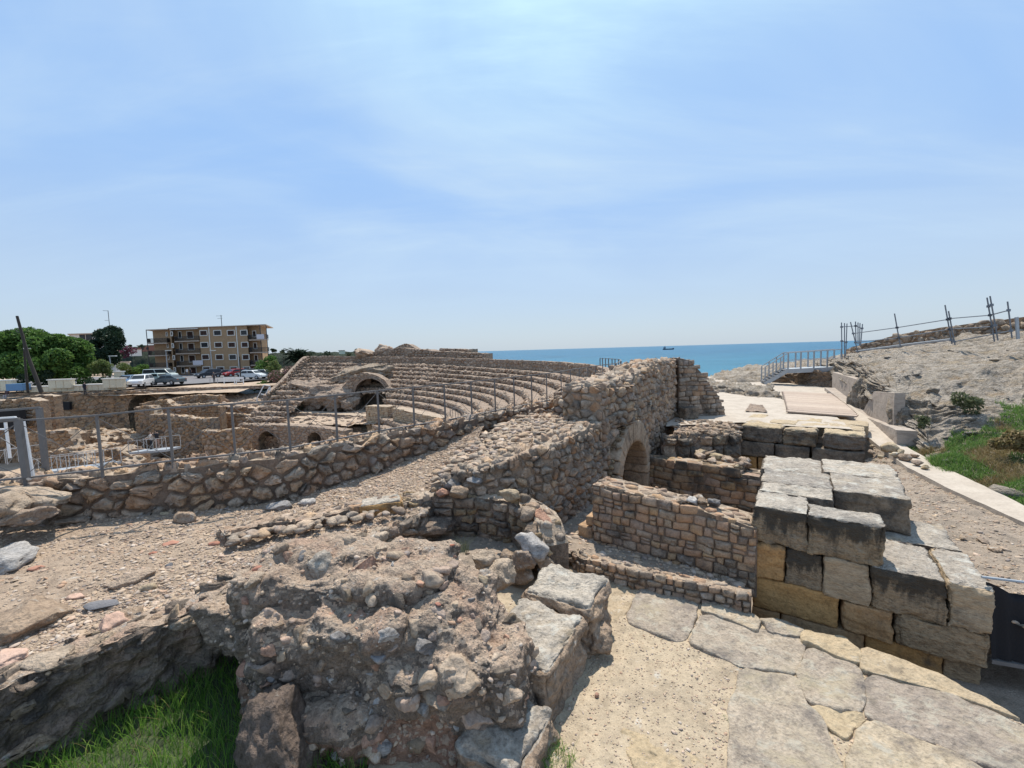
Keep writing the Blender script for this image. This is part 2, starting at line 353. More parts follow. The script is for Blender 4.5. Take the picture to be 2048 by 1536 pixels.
def cells_coursed(A, B, w, h, rs=None, wob=.12):
    rs = rs or random
    out = []; y = 0.0; k = 0
    xs = np.linspace(0, A, 60)
    def line(y0, sd): return lambda x: y0 + h * wob * math.sin(x * 2.1 / h * .35 + sd) + h * wob * .7 * math.sin(x * 5.3 / h * .3 + sd * 2.7)
    lo = lambda x: 0.0
    while y < B - .3 * h:
        hh = h * rs.uniform(.75, 1.3); y1 = min(B, y + hh)
        if B - y1 < .4 * h: y1 = B
        up = (lambda x: B) if y1 == B else line(y1, rs.uniform(0, 9))
        x = -rs.uniform(0, w)
        while x < A:
            x1 = x + w * rs.uniform(.6, 1.6); a, b = max(0, x), min(A, x1)
            if b - a > .02:
                sl = rs.uniform(-.04, .04) * h
                if rs.random() < .13 and hh > h * .95:      # a stone split in two
                    ym = (lo((a + b) / 2) + up((a + b) / 2)) / 2
                    out.append([(a, lo(a)), (b, lo(b)), (b, ym), (a, ym)]); out.append([(a, ym), (b, ym), (b, up(b)), (a, up(a))])
                else:
                    out.append([(a - sl, lo(a)), (b + sl, lo(b)), (b - sl, up(b)), (a + sl, up(a))])
            x = x1
        lo = up; y = y1
    return [[(min(A, max(0, p[0])), min(B, max(0, p[1]))) for p in c] for c in out]
def area(p):
    return abs(sum(p[i][0] * p[(i + 1) % len(p)][1] - p[(i + 1) % len(p)][0] * p[i][1] for i in range(len(p)))) / 2
def stone(poly, gap, proud, cut=.24, rough=.25, fine=0, rs=None):
    """one stone of a wall in wall coordinates (s, t, n): 3 rings and a middle"""
    p = np.array(poly, float); c = p.mean(0)
    if cut:
        q = np.roll(p, -1, 0); p = np.stack([p * (1 - cut) + q * cut, p * cut + q * (1 - cut)], 1).reshape(-1, 2)
    if fine and len(p) < 20:
        q = np.roll(p, -1, 0); p = np.stack([p * .8 + q * .2, p * .3 + q * .7], 1).reshape(-1, 2)
    d = p - c; r = np.linalg.norm(d, axis=1)[:, None] + 1e-6
    rm = r.mean()
    e = np.maximum(r - gap * (1 + rng.uniform(-.4, .9, r.shape)), r * .55) / r
    k = len(p); P2 = c + d * e
    tilt = rng.normal(size=2) * rough * .5
    def ring(sc, n, js):
        xy = c + (P2 - c) * sc + rng.normal(size=(k, 2)) * js * rm
        nn = n + ((xy - c) @ tilt) * (1 if n > 0 else 0) + rng.normal(size=k) * proud * rough * .5 * (1 if n > 0 else 0)
        return np.c_[xy, nn]
    R = [ring(1.0, -.05, 0), ring(1.0, proud * .35, .02), ring(.82, proud * .9, .03)]
    if fine: R.append(ring(.45, proud * 1.12, .05))
    cc = np.array([[c[0], c[1], proud * 1.15 + rng.normal() * proud * .2]])
    V = np.concatenate(R + [cc]); m = len(R); F = []
    i = np.arange(k); j = (i + 1) % k
    for a in range(m - 1):
        F.append(np.c_[a * k + i, a * k + j, (a + 1) * k + j]); F.append(np.c_[a * k + i, (a + 1) * k + j, (a + 1) * k + i])
    F.append(np.c_[(m - 1) * k + i, (m - 1) * k + j, np.full(k, m * k)])
    return V, np.concatenate(F)
class Path:
    def __init__(s, pts):
        p = np.array([tuple(q)[:2] for q in pts], float); s.p = p
        d = np.linalg.norm(np.diff(p, axis=0), axis=1); s.c = np.r_[0, np.cumsum(d)]; s.L = s.c[-1]
        t = np.diff(p, axis=0) / d[:, None]; tn = np.vstack([t[:1], (t[1:] + t[:-1]) / 2, t[-1:]]); tn /= np.linalg.norm(tn, axis=1)[:, None]
        s.n = np.c_[tn[:, 1], -tn[:, 0]]
    def pos(s, a): return np.c_[np.interp(a, s.c, s.p[:, 0]), np.interp(a, s.c, s.p[:, 1])]
    def nrm(s, a): return np.c_[np.interp(a, s.c, s.n[:, 0]), np.interp(a, s.c, s.n[:, 1])]
def prof(x):
    """a height given as number or as list over the length 0..1"""
    if callable(x): return x
    if isinstance(x, (int, float)): return lambda u: np.full_like(np.asarray(u, float), x)
    ks = [q[0] for q in x]; vs = [q[1] for q in x]
    return lambda u: np.interp(u, ks, vs)
def gridfaces(a, b, wrap=False):
    i, j = np.meshgrid(np.arange(a if wrap else a - 1), np.arange(b - 1), indexing='ij'); i = i.ravel(); j = j.ravel(); i2 = (i + 1) % a
    return np.c_[i * b + j, i2 * b + j, i2 * b + j + 1, i * b + j + 1]
def put_stones(root, items, budget, mats, mname='stone', stuffname='small_stone', cam0=np.zeros(3)):
    """items: list of (V world, F). the largest as seen are single parts, the rest one part of kind stuff"""
    def size(V):
        return (V.max(0) - V.min(0)).max() / (np.linalg.norm(V.mean(0)) + .1)
    items = sorted(items, key=lambda it: -size(it[0]))
    single = [it for it in items[:budget] if size(it[0]) * 860 > 6]
    rest = items[len(single):]
    for V, F in single:
        mesh(mname, V, F, mats[rng.integers(len(mats))], root)
    if rest:
        n = 0; VV = []; FF = []
        for V, F in rest: VV.append(V); FF.append(F + n); n += len(V)
        mesh(stuffname, np.concatenate(VV), np.concatenate(FF), mats[0], root, kind='stuff')
    return len(single)
def wall(name, label, cat, path, zb, zt, th, face=None, top=None, end0=None, end1=None, core='mortar', topm='topmortar', mats=('rubble',), budget=300, gap=.014, proud=.03, group=None, amp=.03, topamp=.05, fine=0, res=.09, seed=1, root=None, back=False, lean=0, wig=0.0, rough=.25, skip=None, hole=None):
    pa = path if isinstance(path, Path) else Path(path); Lg = pa.L
    zbf, ztf0 = prof(zb), prof(zt)
    def ztf(s):
        s = np.asarray(s, float)
        q = np.c_[s.ravel() * 1.6, np.full(s.size, seed * 3.3), np.zeros(s.size)]
        return ztf0(s / Lg) + topamp * fbm(q, 1, 4, seed).reshape(s.shape) * .8
    r = root or empty(name, (*pa.pos(np.array([Lg / 2]))[0], float(zbf(np.array([.5]))[0])), label, cat, group)
    # core: a ribbon over front, top and back
    ns = max(4, int(Lg / res)); s = np.linspace(0, Lg, ns)
    H = float(np.max(ztf0(np.linspace(0, 1, 20)) - zbf(np.linspace(0, 1, 20))))
    nf = max(3, int(H / res)); ntp = max(3, int(th / res)); zt_, zb_ = ztf(s), zbf(s / Lg)
    rows = []
    for k in range(nf + 1): f = k / nf; rows.append((0 - lean * f * H, zb_ + (zt_ - zb_) * f))
    for k in range(1, ntp + 1): rows.append((-th * k / ntp + (0 if k == ntp else -lean * H * (1 - k / ntp)), zt_ - .0 * k))
    for k in range(1, 4): rows.append((-th, zt_ + (zb_ - zt_) * k / 3))
    pp, nn = pa.pos(s), pa.nrm(s); V = []
    for n, z in rows: V.append(np.c_[pp + nn * n, z])
    nr = len(V); V = np.stack(V, 1).reshape(-1, 3)
    isf = np.tile(np.r_[np.ones(nf + 1), np.zeros(ntp), np.zeros(3)], ns)
    ist = np.tile(np.r_[np.zeros(nf + 1), np.ones(ntp - 1), np.zeros(4)], ns)
    d = fbm(V, 4.5, 4, seed) * amp
    nrmv = np.repeat(nn, nr, 0)
    V[:, :2] += nrmv * (d * isf - amp * .3 * isf)[:, None]
    V[:, 2] += ist * (fbm(V, 3.0, 4, seed + 3) * topamp * .55)
    F = gridfaces(ns, nr)
    if hole is not None:
        cs = s[np.minimum(F[:, 0] // nr, ns - 1)] + Lg / ns / 2; cz = V[F].mean(1)[:, 2]; fr_ = F[:, 0] % nr; F = F[~(hole(cs, cz) & ((fr_ < nf) | (fr_ >= nf + ntp)))]
    caps = [list(range(nr)), list(range((ns - 1) * nr, ns * nr))[::-1]]
    Fl = [list(x) for x in F]
    co = mesh(topm and 'mortar_core' or 'core', V, Fl + caps, M[core], r, smooth=False)
    if topm:
        co.data.materials.append(M[topm]); mi = np.zeros(len(co.data.polygons), int)
        fm = ((F[:, 0] % nr) >= nf) & ((F[:, 0] % nr) < nf + ntp)
        mi[:len(F)][fm] = 1; co.data.polygons.foreach_set('material_index', mi)
    ms = [M[x] for x in mats]; items = []
    def keep(W): return skip is None or not skip(W)
    def do(cells, fn, A, prd=proud, gp=gap, fi=fine, cut=.24):
        for c in cells:
            if area(c) < .0012: continue
            V_, F_ = stone(c, gp, prd * random.uniform(.5, 1.6), cut=cut, rough=rough, fine=fi)
            Wd = fn(V_)
            if Wd is None or not keep(Wd.mean(0)): continue
            items.append((Wd, F_))
    zmin = float(np.min(zbf(np.linspace(0, 1, 30)))); zmax = float(np.max(ztf0(np.linspace(0, 1, 60)))) + .05
    if face:
        kind, w, h = face; cells = (cells_rubble if kind == 'r' else cells_coursed)(Lg, zmax - zmin, w, h)
        def fn(V_):
            s_, t_, n_ = V_[:, 0], V_[:, 1], V_[:, 2]; z = zmin + t_
            sm, zm = s_.mean(), z.mean()
            ztm = float(ztf(np.array([sm]))[0]); zbm = float(zbf(np.array([sm / Lg]))[0])
            if zm > ztm - .01 or zm < zbm - .08: return None
            z = np.minimum(z, ztm + .09); f = (z - zbm) / max(.1, H)
            p = pa.pos(s_) + pa.nrm(s_) * (n_ - lean * f * H)[:, None]
            if wig: p += pa.nrm(s_) * (fbm(np.c_[s_, z, s_ * 0], 1.3, 2, seed) * wig)[:, None]
            return np.c_[p, z]
        do(cells, fn, Lg, cut=.15 if kind == 'r' else .09)
    if top:
        w, h = top; cells = cells_rubble(Lg, th, w, h, jit=.42, drop=.25)
        def fn(V_):
            s_, t_, n_ = V_[:, 0], V_[:, 1], V_[:, 2]
            p = pa.pos(s_) - pa.nrm(s_) * t_[:, None]; z0 = float(ztf(np.array([s_.mean()]))[0])
            return np.c_[p, z0 + n_ - .012]
        do(cells, fn, Lg, prd=proud * .9, gp=gap * 1.6)
    for e, sp in ((0, end0), (1, end1)):
        if not sp: continue
        kind, w, h = sp; s0 = Lg * e; z0, z1 = float(zbf(np.array([e * 1.]))[0]), float(ztf(np.array([s0]))[0])
        cells = (cells_rubble if kind == 'r' else cells_coursed)(th, z1 - z0, w, h)
        p0 = pa.pos(np.array([s0]))[0]; n0 = pa.nrm(np.array([s0]))[0]; t0 = np.array([-n0[1], n0[0]]) * (1 if e else -1)
        def fn(V_):
            return np.c_[p0 - n0 * V_[:, :1] + t0 * V_[:, 2:3], z0 + V_[:, 1]]
        do(cells, fn, th)
    put_stones(r, items, budget, ms)
    return r, pa, ztf
# ---------------------------------------------------------------- rocks, blocks, pebbles
def ico(sub):
    bm = bmesh.new(); bmesh.ops.create_icosphere(bm, subdivisions=sub, radius=1.0)
    V = np.array([v.co[:] for v in bm.verts]); F = np.array([[v.index for v in f.verts] for f in bm.faces]); bm.free(); return V, F
ICO = {k: ico(k) for k in (1, 2, 3, 4, 5)}
def rockgeo(size, seed, sub=3, cuts=9, rough=.12, flat=.5):
    r_ = np.random.default_rng(seed); V, F = ICO[sub]; V = V.copy()
    for _ in range(cuts):
        n = r_.normal(size=3); n /= np.linalg.norm(n); d = r_.uniform(flat, .9)
        V -= np.maximum(0, V @ n - d)[:, None] * n
    V += V * (fbm(V, 1.7, 5, seed % 97, gain=.6) * rough)[:, None]
    return V * np.array(size), F
def rot(V, ax, ay, az):
    for a, (i, j) in ((ax, (1, 2)), (ay, (0, 2)), (az, (0, 1))):
        c, s = math.cos(a), math.sin(a); x, y = V[:, i].copy(), V[:, j].copy(); V[:, i] = x * c - y * s; V[:, j] = x * s + y * c
    return V
def rock(name, loc, size, seed, mat, parent=None, sub=3, rz=None, tilt=.2, rough=.12, cuts=9, flat=.5, **kw):
    V, F = rockgeo(size, seed, sub, cuts, rough, flat); r_ = random.Random(seed)
    V = rot(V, r_.uniform(-tilt, tilt), r_.uniform(-tilt, tilt), r_.uniform(0, 6.28) if rz is None else rz)
    return mesh(name, V + np.array(tuple(loc)), F, M[mat], parent, smooth=False, **kw)
PEB = [rockgeo((1, 1, 1), 100 + k, 1, 5, .18, .45) for k in range(8)]
PEB2 = [rockgeo((1, 1, 1), 200 + k, 2, 7, .15, .45) for k in range(8)]
def pebbles(name, pos, size, mat, parent=None, flat=.5, tmpl=None, **kw):
    """pos (n,3), size (n,): one mesh of many small stones"""
    tm = tmpl or PEB; Vs = []; Fs = []; n0 = 0; n = len(pos)
    k = rng.integers(len(tm), size=n); a = rng.uniform(0, 6.28, n)
    el = rng.uniform(.7, 1.5, n); fl = rng.uniform(flat * .6, flat * 1.4, n)
    for q in range(len(tm)):
        idx = np.where(k == q)[0]
        if not len(idx): continue
        V, F = tm[q]
        c, s = np.cos(a[idx])[:, None], np.sin(a[idx])[:, None]
        x, y, z = V[:, 0][None] * el[idx][:, None], V[:, 1][None], V[:, 2][None] * fl[idx][:, None]
        tx = rng.normal(size=(len(idx), 1)) * .25
        W_ = np.stack([x * c - y * s, x * s + y * c, z + x * tx], 2) * size[idx][:, None, None] + pos[idx][:, None, :]
        Vs.append(W_.reshape(-1, 3)); Fs.append((F[None] + (np.arange(len(idx)) * len(V))[:, None, None]).reshape(-1, 3) + n0); n0 += len(idx) * len(V)
    return mesh(name, np.concatenate(Vs), np.concatenate(Fs), M[mat], parent, kind='stuff', **kw)
def cubegrid(n):
    V = []; F = []; idx = {}
    def vid(p):
        k = tuple(round(x * n) for x in p)
        if k not in idx: idx[k] = len(V); V.append([2 * x / n - 1 for x in k])
        return idx[k]
    for ax in range(3):
        for sgn in (0, 1):
            for i in range(n):
                for j in range(n):
                    q = []
                    for di, dj in ((0, 0), (1, 0), (1, 1), (0, 1)):
                        p = [0, 0, 0]; p[ax] = sgn; p[(ax + 1) % 3] = (i + di) / n; p[(ax + 2) % 3] = (j + dj) / n; q.append(vid(p))
                    F.append(q if sgn else q[::-1])
    return np.array(V, float), np.array(F)
CUB = {n: cubegrid(n) for n in (6, 10, 18, 30, 44)}
def block(name, fr, a0, a1, b0, b1, z0, z1, mat, parent, n=18, r=.03, amp=.02, seed=None, gap=.008, chip=.06, strat=2.2, warp=0.0, **kw):
    """a squared stone in the frame fr = (origin, e1, e2) of its wall, edges worn and chipped"""
    seed = seed if seed is not None else int(rng.integers(1, 90)); V, F = CUB[n]
    h = np.array([(a1 - a0) / 2 - gap, (b1 - b0) / 2 - gap, (z1 - z0) / 2 - gap]); c = np.array([(a0 + a1) / 2, (b0 + b1) / 2, (z0 + z1) / 2])
    # spread grid points towards the edges for rounding
    Vs = np.sign(V) * (1 - (1 - np.abs(V)) ** 1.15)
    p = Vs * h; rr = min(r, h.min() * .6); q = np.clip(p, -(h - rr), h - rr); d = p - q; ln = np.linalg.norm(d, axis=1)[:, None]
    p = np.where(ln > 1e-9, q + d / np.maximum(ln, 1e-9) * rr, p)
    nr = d / np.maximum(ln, 1e-9)
    w = p + c; e = np.sort(np.abs(Vs), axis=1)[:, 1]          # close to an edge when the middle one is near 1 too
    ed = np.clip((e - .72) / .28, 0, 1) ** 2
    ws = w * np.array([1, 1, strat])
    nz = fbm(ws, 2.3, 5, seed, .55); ch = fbm(w, 3.4, 4, seed + 9, .6)
    p = p + nr * (nz * amp + fbm(w * np.array([1, 1, strat]), 9, 3, seed + 2) * .006)[:, None] - nr * (ed * np.clip(ch + .25, 0, 1.4) * chip)[:, None]
    if warp: p[:, 2] += warp * fbm(w, .9, 2, seed + 4)
    w = p + c; O, e1, e2 = fr
    side, topm_ = mat if isinstance(mat, tuple) else (mat, None)
    X = np.c_[O[0] + e1[0] * w[:, 0] + e2[0] * w[:, 1], O[1] + e1[1] * w[:, 0] + e2[1] * w[:, 1], w[:, 2]]
    o = mesh(name, X, F, M[side], parent, smooth=True, **kw)
    o.data.attributes.new('up', 'FLOAT', 'POINT').data.foreach_set('value', ((Vs[:, 2] + 1) / 2).astype(np.float32))
    if topm_:
        o.data.materials.append(M[topm_]); mi = (nr[F].mean(1)[:, 2] > .6).astype(np.int32); o.data.polygons.foreach_set('material_index', mi)
    return o
def patch(name, c, zf, nu, nv, mat, kind='structure', amp=.03, f=2.5, seed=3, strat=1, parent=None, smooth=True, o=5, **kw):
    """ground: c = rows of control points (x, y[, z]) in a grid; zf = height function, number or None"""
    c = np.array([[tuple(q) for q in row] for row in c], float); R_, K_ = c.shape[:2]
    u = np.linspace(0, R_ - 1, nu); v = np.linspace(0, K_ - 1, nv)
    i = np.minimum(u.astype(int), R_ - 2); fu = (u - i)[:, None, None]; j = np.minimum(v.astype(int), K_ - 2); fv = (v - j)[None, :, None]
    P00 = c[i][:, j]; P10 = c[i + 1][:, j]; P01 = c[i][:, j + 1]; P11 = c[i + 1][:, j + 1]
    G = (P00 * (1 - fu) + P10 * fu) * (1 - fv) + (P01 * (1 - fu) + P11 * fu) * fv
    V = G.reshape(-1, G.shape[2])
    if V.shape[1] == 2: V = np.c_[V, np.zeros(len(V))]
    if zf is not None: V[:, 2] = zf(V[:, 0], V[:, 1]) if callable(zf) else zf
    Q = V * np.array([1, 1, strat]) - (np.c_[V[:, 0] * 0, V[:, 0] * 0, V[:, 0] * .18 * strat] if strat != 1 else 0)
    dd = fbm(Q, f, o, seed) * amp
    if strat != 1: dd += fbm(Q * np.array([.6, .6, 1.3]), f * 2.2, 4, seed + 5, .55, ridge=True) * amp * .45
    F = gridfaces(nu, nv)
    if strat != 1:
        g3 = V.reshape(nu, nv, 3); tu = np.gradient(g3, axis=0); tv = np.gradient(g3, axis=1); n = np.cross(tu, tv).reshape(-1, 3); n /= np.linalg.norm(n, axis=1)[:, None] + 1e-9
        V = V + n * dd[:, None]
    else: V[:, 2] += dd
    o_ = mesh(name, V, F, M[mat], parent, smooth=smooth, kind=kind, **kw)
    return o_, V.reshape(nu, nv, 3)
def slab(name, poly, z, mat, parent, th=.05, n=64, amp=.012, edge=.03, seed=1, **kw):
    """flat paving stone with an uneven outline; poly = points in plan"""
    p = np.array([tuple(q)[:2] for q in poly], float); c = p.mean(0)
    q = np.roll(p, -1, 0); p = np.stack([p * .9 + q * .1, p * .1 + q * .9], 1).reshape(-1, 2)
    d = np.linalg.norm(np.roll(p, -1, 0) - p, axis=1); cu = np.r_[0, np.cumsum(d)]; t = np.linspace(0, cu[-1], n, endpoint=False)
    pc = np.vstack([p, p[:1]]); o = np.c_[np.interp(t, cu, pc[:, 0]), np.interp(t, cu, pc[:, 1])]
    dr = (o - c) / np.linalg.norm(o - c, axis=1)[:, None]
    o += dr * (fbm(np.c_[o, np.zeros(n)], 3.5, 4, seed) * edge * .7 + .022)[:, None]
    rings = [(1.0, -th - .03), (1.0, -.014), (.985, 0), (.95, .004), (.85, .006), (.7, .006), (.5, .006), (.3, .006), (.12, .006)]
    V = [];
    for s, dz in rings:
        xy = c + (o - c) * s; V.append(np.c_[xy, np.full(n, z + dz)])
    V = np.concatenate(V + [np.array([[c[0], c[1], z]])]); m_ = len(rings)
    up = V[:, 2] > z - .012
    V[:, 2] += up * fbm(V, 3.0, 5, seed, .55) * amp
    i = np.arange(n); j = (i + 1) % n; F = []
    for a in range(m_ - 1): F.append(np.c_[a * n + i, a * n + j, (a + 1) * n + j]); F.append(np.c_[a * n + i, (a + 1) * n + j, (a + 1) * n + i])
    F.append(np.c_[(m_ - 1) * n + i, (m_ - 1) * n + j, np.full(n, m_ * n)])
    return mesh(name, V, np.concatenate(F), M[mat], parent, smooth=False, **kw)
def grass(name, pos, hgt, mat, lean=.35, w=.006, seg=3, parent=None, **kw):
    """blades: curved tapering ribbons"""
    n = len(pos); a = rng.uniform(0, 6.28, n); ln = rng.uniform(.3, 1.6, n) * lean; b = rng.uniform(0, 6.28, n)
    ww = w * rng.uniform(.6, 1.5, n); V = []
    for k in range(seg + 1):
        f = k / seg; wd = ww * (1 - f) ** .6
        cx = pos[:, 0] + np.cos(a) * ln * hgt * f ** 1.8; cy = pos[:, 1] + np.sin(a) * ln * hgt * f ** 1.8; cz = pos[:, 2] + hgt * f * (1 - .28 * ln * f)
        for sg in (-1, 1): V.append(np.stack([cx + sg * np.cos(b) * wd, cy + sg * np.sin(b) * wd, cz], 1))
    V = np.stack(V, 1); m_ = 2 * (seg + 1)
    base = np.array([[2 * k, 2 * k + 1, 2 * k + 3, 2 * k + 2] for k in range(seg)])
    F = (base[None] + (np.arange(n) * m_)[:, None, None]).reshape(-1, 4)
    return mesh(name, V.reshape(-1, 3), F, M[mat], parent, kind='stuff', **kw)
def leafmat(name, pal, trans=.35):
    mt, t, b = nodes(name); geo = N(t, 'ShaderNodeNewGeometry')
    big = N(t, 'ShaderNodeTexNoise', {'Vector': geo.outputs['Position'], 'Scale': .9, 'Detail': 3})
    a = N(t, 'ShaderNodeMath', {0: big.outputs[0], 1: .6, 2: geo.outputs['Random Per Island']}, operation='MULTIPLY_ADD')
    a = N(t, 'ShaderNodeMath', {0: a.outputs[0], 1: .3}, operation='SUBTRACT')
    r = ramp(t, a.outputs[0], [((i + .3) / len(pal), c) for i, c in enumerate(pal)])
    t.links.new(r.outputs[0], b.inputs['Base Color']); b.inputs['Roughness'].default_value = .6; b.inputs['Specular IOR Level'].default_value = .25
    tr = N(t, 'ShaderNodeBsdfTranslucent', {0: r.outputs[0]}); mx_ = N(t, 'ShaderNodeMixShader', {0: trans, 1: b.outputs[0], 2: tr.outputs[0]})
    t.links.new(mx_.outputs[0], t.nodes['Material Output'].inputs[0]); return mt
M['grass'] = leafmat('fresh_grass', [(.08, .19, .03), (.14, .29, .04), (.21, .36, .06), (.28, .38, .10), (.10, .22, .04)], .5)
M['grass_dry'] = leafmat('dry_grass', [(.26, .19, .09), (.34, .25, .13), (.20, .17, .07)], .3)
M['weed'] = leafmat('grey_green_weed', [(.12, .14, .07), (.18, .19, .10), (.09, .11, .05)], .3)
M['soil_green'] = plain('mossy_soil', (.05, .065, .028), .95, bump=.6, sc=14, var=.4)
# pieces of far masonry: quick wall given by pixels and depths
def fpath(pts): return [P(u, v, d=d) for u, v, d in pts]
M['voussoir'] = stone_mat('arch_voussoir_stone', [(.36, .275, .19), (.32, .245, .175), (.40, .31, .22)], dark=.22, dcol=(.08, .07, .06), var=.4, fs=20, bump=.6)
M['ashlar_in'] = stone_mat('vault_stone', [(.52, .31, .14), (.46, .27, .125), (.55, .35, .18)], dark=.12, var=.4, fs=24, bump=.5)
M['ashlar_light'] = stone_mat('paler_ashlar', [(.38, .30, .20), (.34, .265, .18)], dark=.22, var=.4, fs=30, bump=.7, strat=3)
M['ashlar_worn'] = stone_mat('worn_ochre_ashlar', [(.34, .25, .15), (.30, .225, .14), (.36, .27, .17)], dark=.22, var=.5, fs=26, bump=.9, bd=.035, strat=1.6)
M['ruin_grey'] = stone_mat('streaked_grey_ruin_wall', [(.29, .24, .18), (.34, .28, .21), (.25, .20, .155)], rnd=False, var=.45, fs=8, bump=.8, bd=.1, dark=.4, dcol=(.11, .095, .08), warm=.2)
M['brown_boulder'] = stone_mat('brown_boulder', [(.19, .145, .11), (.24, .185, .135), (.16, .125, .10)], dark=.2, light=.1, var=.5, fs=20, bump=1.0, bd=.05)
M['ruin_stone'] = stone_mat('stained_ruin_stone', [(.30, .20, .12), (.35, .25, .16), (.26, .185, .125), (.33, .21, .11), (.28, .225, .165)], var=.5, fs=10, bump=.6, dark=.32, dcol=(.09, .07, .05), warm=.3, wcol=(.34, .19, .09), dscale=.9)
M['emb'] = stone_mat('embedded_tan_stone', [(.33, .265, .195), (.38, .31, .235), (.29, .235, .18)], var=.4, dark=.12, fs=30, bump=.7, light=.15)
M['emb2'] = stone_mat('embedded_pinkish_stone', [(.34, .255, .20), (.30, .245, .20), (.38, .30, .24)], var=.4, dark=.12, fs=30, bump=.7, light=.15)
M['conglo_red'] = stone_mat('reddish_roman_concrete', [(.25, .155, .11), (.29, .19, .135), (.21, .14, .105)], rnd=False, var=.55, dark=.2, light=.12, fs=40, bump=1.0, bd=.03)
M['emb3'] = stone_mat('embedded_brown_stone', [(.25, .195, .145), (.29, .23, .17)], var=.5, dark=.2, fs=26, bump=.9, light=.2)
# ================================================================ THE PLACE
# ---------------------------------------------------------------- sea, far ground
def sea_mat():
    mt, t, b = nodes('sea_water')
    geo = N(t, 'ShaderNodeNewGeometry'); pos = geo.outputs['Position']
    a = N(t, 'ShaderNodeTexNoise', {'Vector': pos, 'Scale': .012, 'Detail': 5})
    sp = N(t, 'ShaderNodeSeparateXYZ', {0: pos})
    dist = N(t, 'ShaderNodeMapRange', {0: sp.outputs[1], 1: 60, 2: 1200})
    sh = ramp(t, dist.outputs[0], [(0, (.03, .19, .245)), (.2, (.022, .14, .21)), (1, (.02, .11, .19))])
    m1 = ramp(t, a.outputs[0], [(.3, g(.8)), (.7, g(1.2))])
    c = N(t, 'ShaderNodeMix', {0: 1.0, 6: sh.outputs[0], 7: m1.outputs[0]}, data_type='RGBA', blend_type='MULTIPLY')
    # foam of small breaking crests
    mp_ = N(t, 'ShaderNodeMapping', {0: pos, 'Scale': (.35, 1, 1)})
    f = N(t, 'ShaderNodeTexNoise', {'Vector': mp_.outputs[0], 'Scale': .35, 'Detail': 6, 'Roughness': .7})
    fr_ = N(t, 'ShaderNodeMapRange', {0: f.outputs[0], 1: .70, 2: .78, 4: .5})
    c2 = N(t, 'ShaderNodeMix', {0: fr_.outputs[0], 6: c.outputs[2], 7: (.6, .65, .68, 1)}, data_type='RGBA')
    t.links.new(c2.outputs[2], b.inputs['Base Color'])
    b.inputs['Roughness'].default_value = .35; b.inputs['IOR'].default_value = 1.33; b.inputs['Specular IOR Level'].default_value = .22
    w1 = N(t, 'ShaderNodeTexNoise', {'Vector': mp_.outputs[0], 'Scale': .6, 'Detail': 7, 'Roughness': .65})
    bp = N(t, 'ShaderNodeBump', {'Height': w1.outputs[0], 'Strength': 1.0, 'Distance': 1.2}); t.links.new(bp.outputs[0], b.inputs['Normal'])
    return mt
M['sea'] = sea_mat()
mesh('sea', [(-30000, 46, -22), (45000, 46, -22), (45000, 45000, -22), (-30000, 45000, -22)], [(0, 1, 2, 3)], M['sea'], kind='structure')
# ---------------------------------------------------------------- ground near the camera
base, _ = patch('ground', [[(-16, -6), (26, -6)], [(-4, 14), (24, 12)], [(8, 30), (26, 24)], [(14, 47), (40, 42)]], -5.6, 40, 40, 'dirt', amp=.2, f=.4, seed=2)
TFR = [(-7.2, 0.6), (-4.97, 3.86), (-3.78, 5.3), (-2.9, 6.3), (-2.1, 7.5), (-1.75, 8.3)]
TBK = [(-13, 8.2, -3.0), (-8, 8.6, -3.02), (-4.9, 9.4, -3.08), (-3.5, 11.0, -2.95), (-2, 12.5, -2.6), (-.9, 13.4, -2.3)]
rows = []
for f in (0, .12, .3, .6, .8, 1):
    rows.append([(a[0] + (b[0] - a[0]) * f, a[1] + (b[1] - a[1]) * f, -3.1 + (b[2] + 3.1) * f ** 2 + (-.04 if f < .1 else 0)) for a, b in zip(TFR, TBK)])
terr, TG = patch('terrace_ground', rows, None, 220, 260, 'gravel', amp=.035, f=2.2, seed=3)
def on_grid(G, n, box=None, jit=.5):
    a = rng.uniform(0, G.shape[0] - 1.001, n); b = rng.uniform(0, G.shape[1] - 1.001, n)
    i, j = a.astype(int), b.astype(int); fa, fb = (a - i)[:, None], (b - j)[:, None]
    return (G[i, j] * (1 - fa) + G[i + 1, j] * fa) * (1 - fb) + (G[i, j + 1] * (1 - fa) + G[i + 1, j + 1] * fa) * fb
def inview(p, m=.15):
    w = p[:, 1] * fw.y + p[:, 2] * fw.z; x = p @ np.array(RT) / w; y = p @ np.array(UP) / w
    return (w > .3) & (abs(x) < 1.19 + m) & (abs(y) < .893 + m)
def near_sample(G, n, pw=1.0):
    """more samples close to the camera"""
    p = on_grid(G, n * 4); p = p[inview(p)]; d = np.linalg.norm(p, axis=1); k = rng.uniform(size=len(p)) < np.clip((4.5 / d) ** pw, 0, 1); return p[k][:n]
p = near_sample(TG, 30000)
pebbles('loose_gravel', p + [0, 0, .004], rng.lognormal(math.log(.015), .5, len(p)).clip(.006, .05), 'pebble')
p = near_sample(TG, 700)
pebbles('flat_gravel_chip', p + [0, 0, .006], rng.uniform(.025, .055, len(p)), 'pebble', flat=.4, tmpl=PEB2)
soil, SG = patch('grass_soil', [[(-8, 1), (-1.5, 1)], [(-6, 7), (-1.5, 7)]], -3.98, 30, 30, 'soil_green', amp=.05)
pos = on_grid(SG, 26000); pos = pos[inview(pos, .1)]
kp = fbm(pos * [1, 1, 0], 1.4, 3, 5)
hg = (.24 + .10 * kp + rng.uniform(-.08, .08, len(pos))).clip(.08, .42)
far_ = fpos = (pos[:, 0] * .82 - pos[:, 1] * .57)
grass('long_grass', pos, hg, 'grass', lean=.45, w=.0042, seg=4)
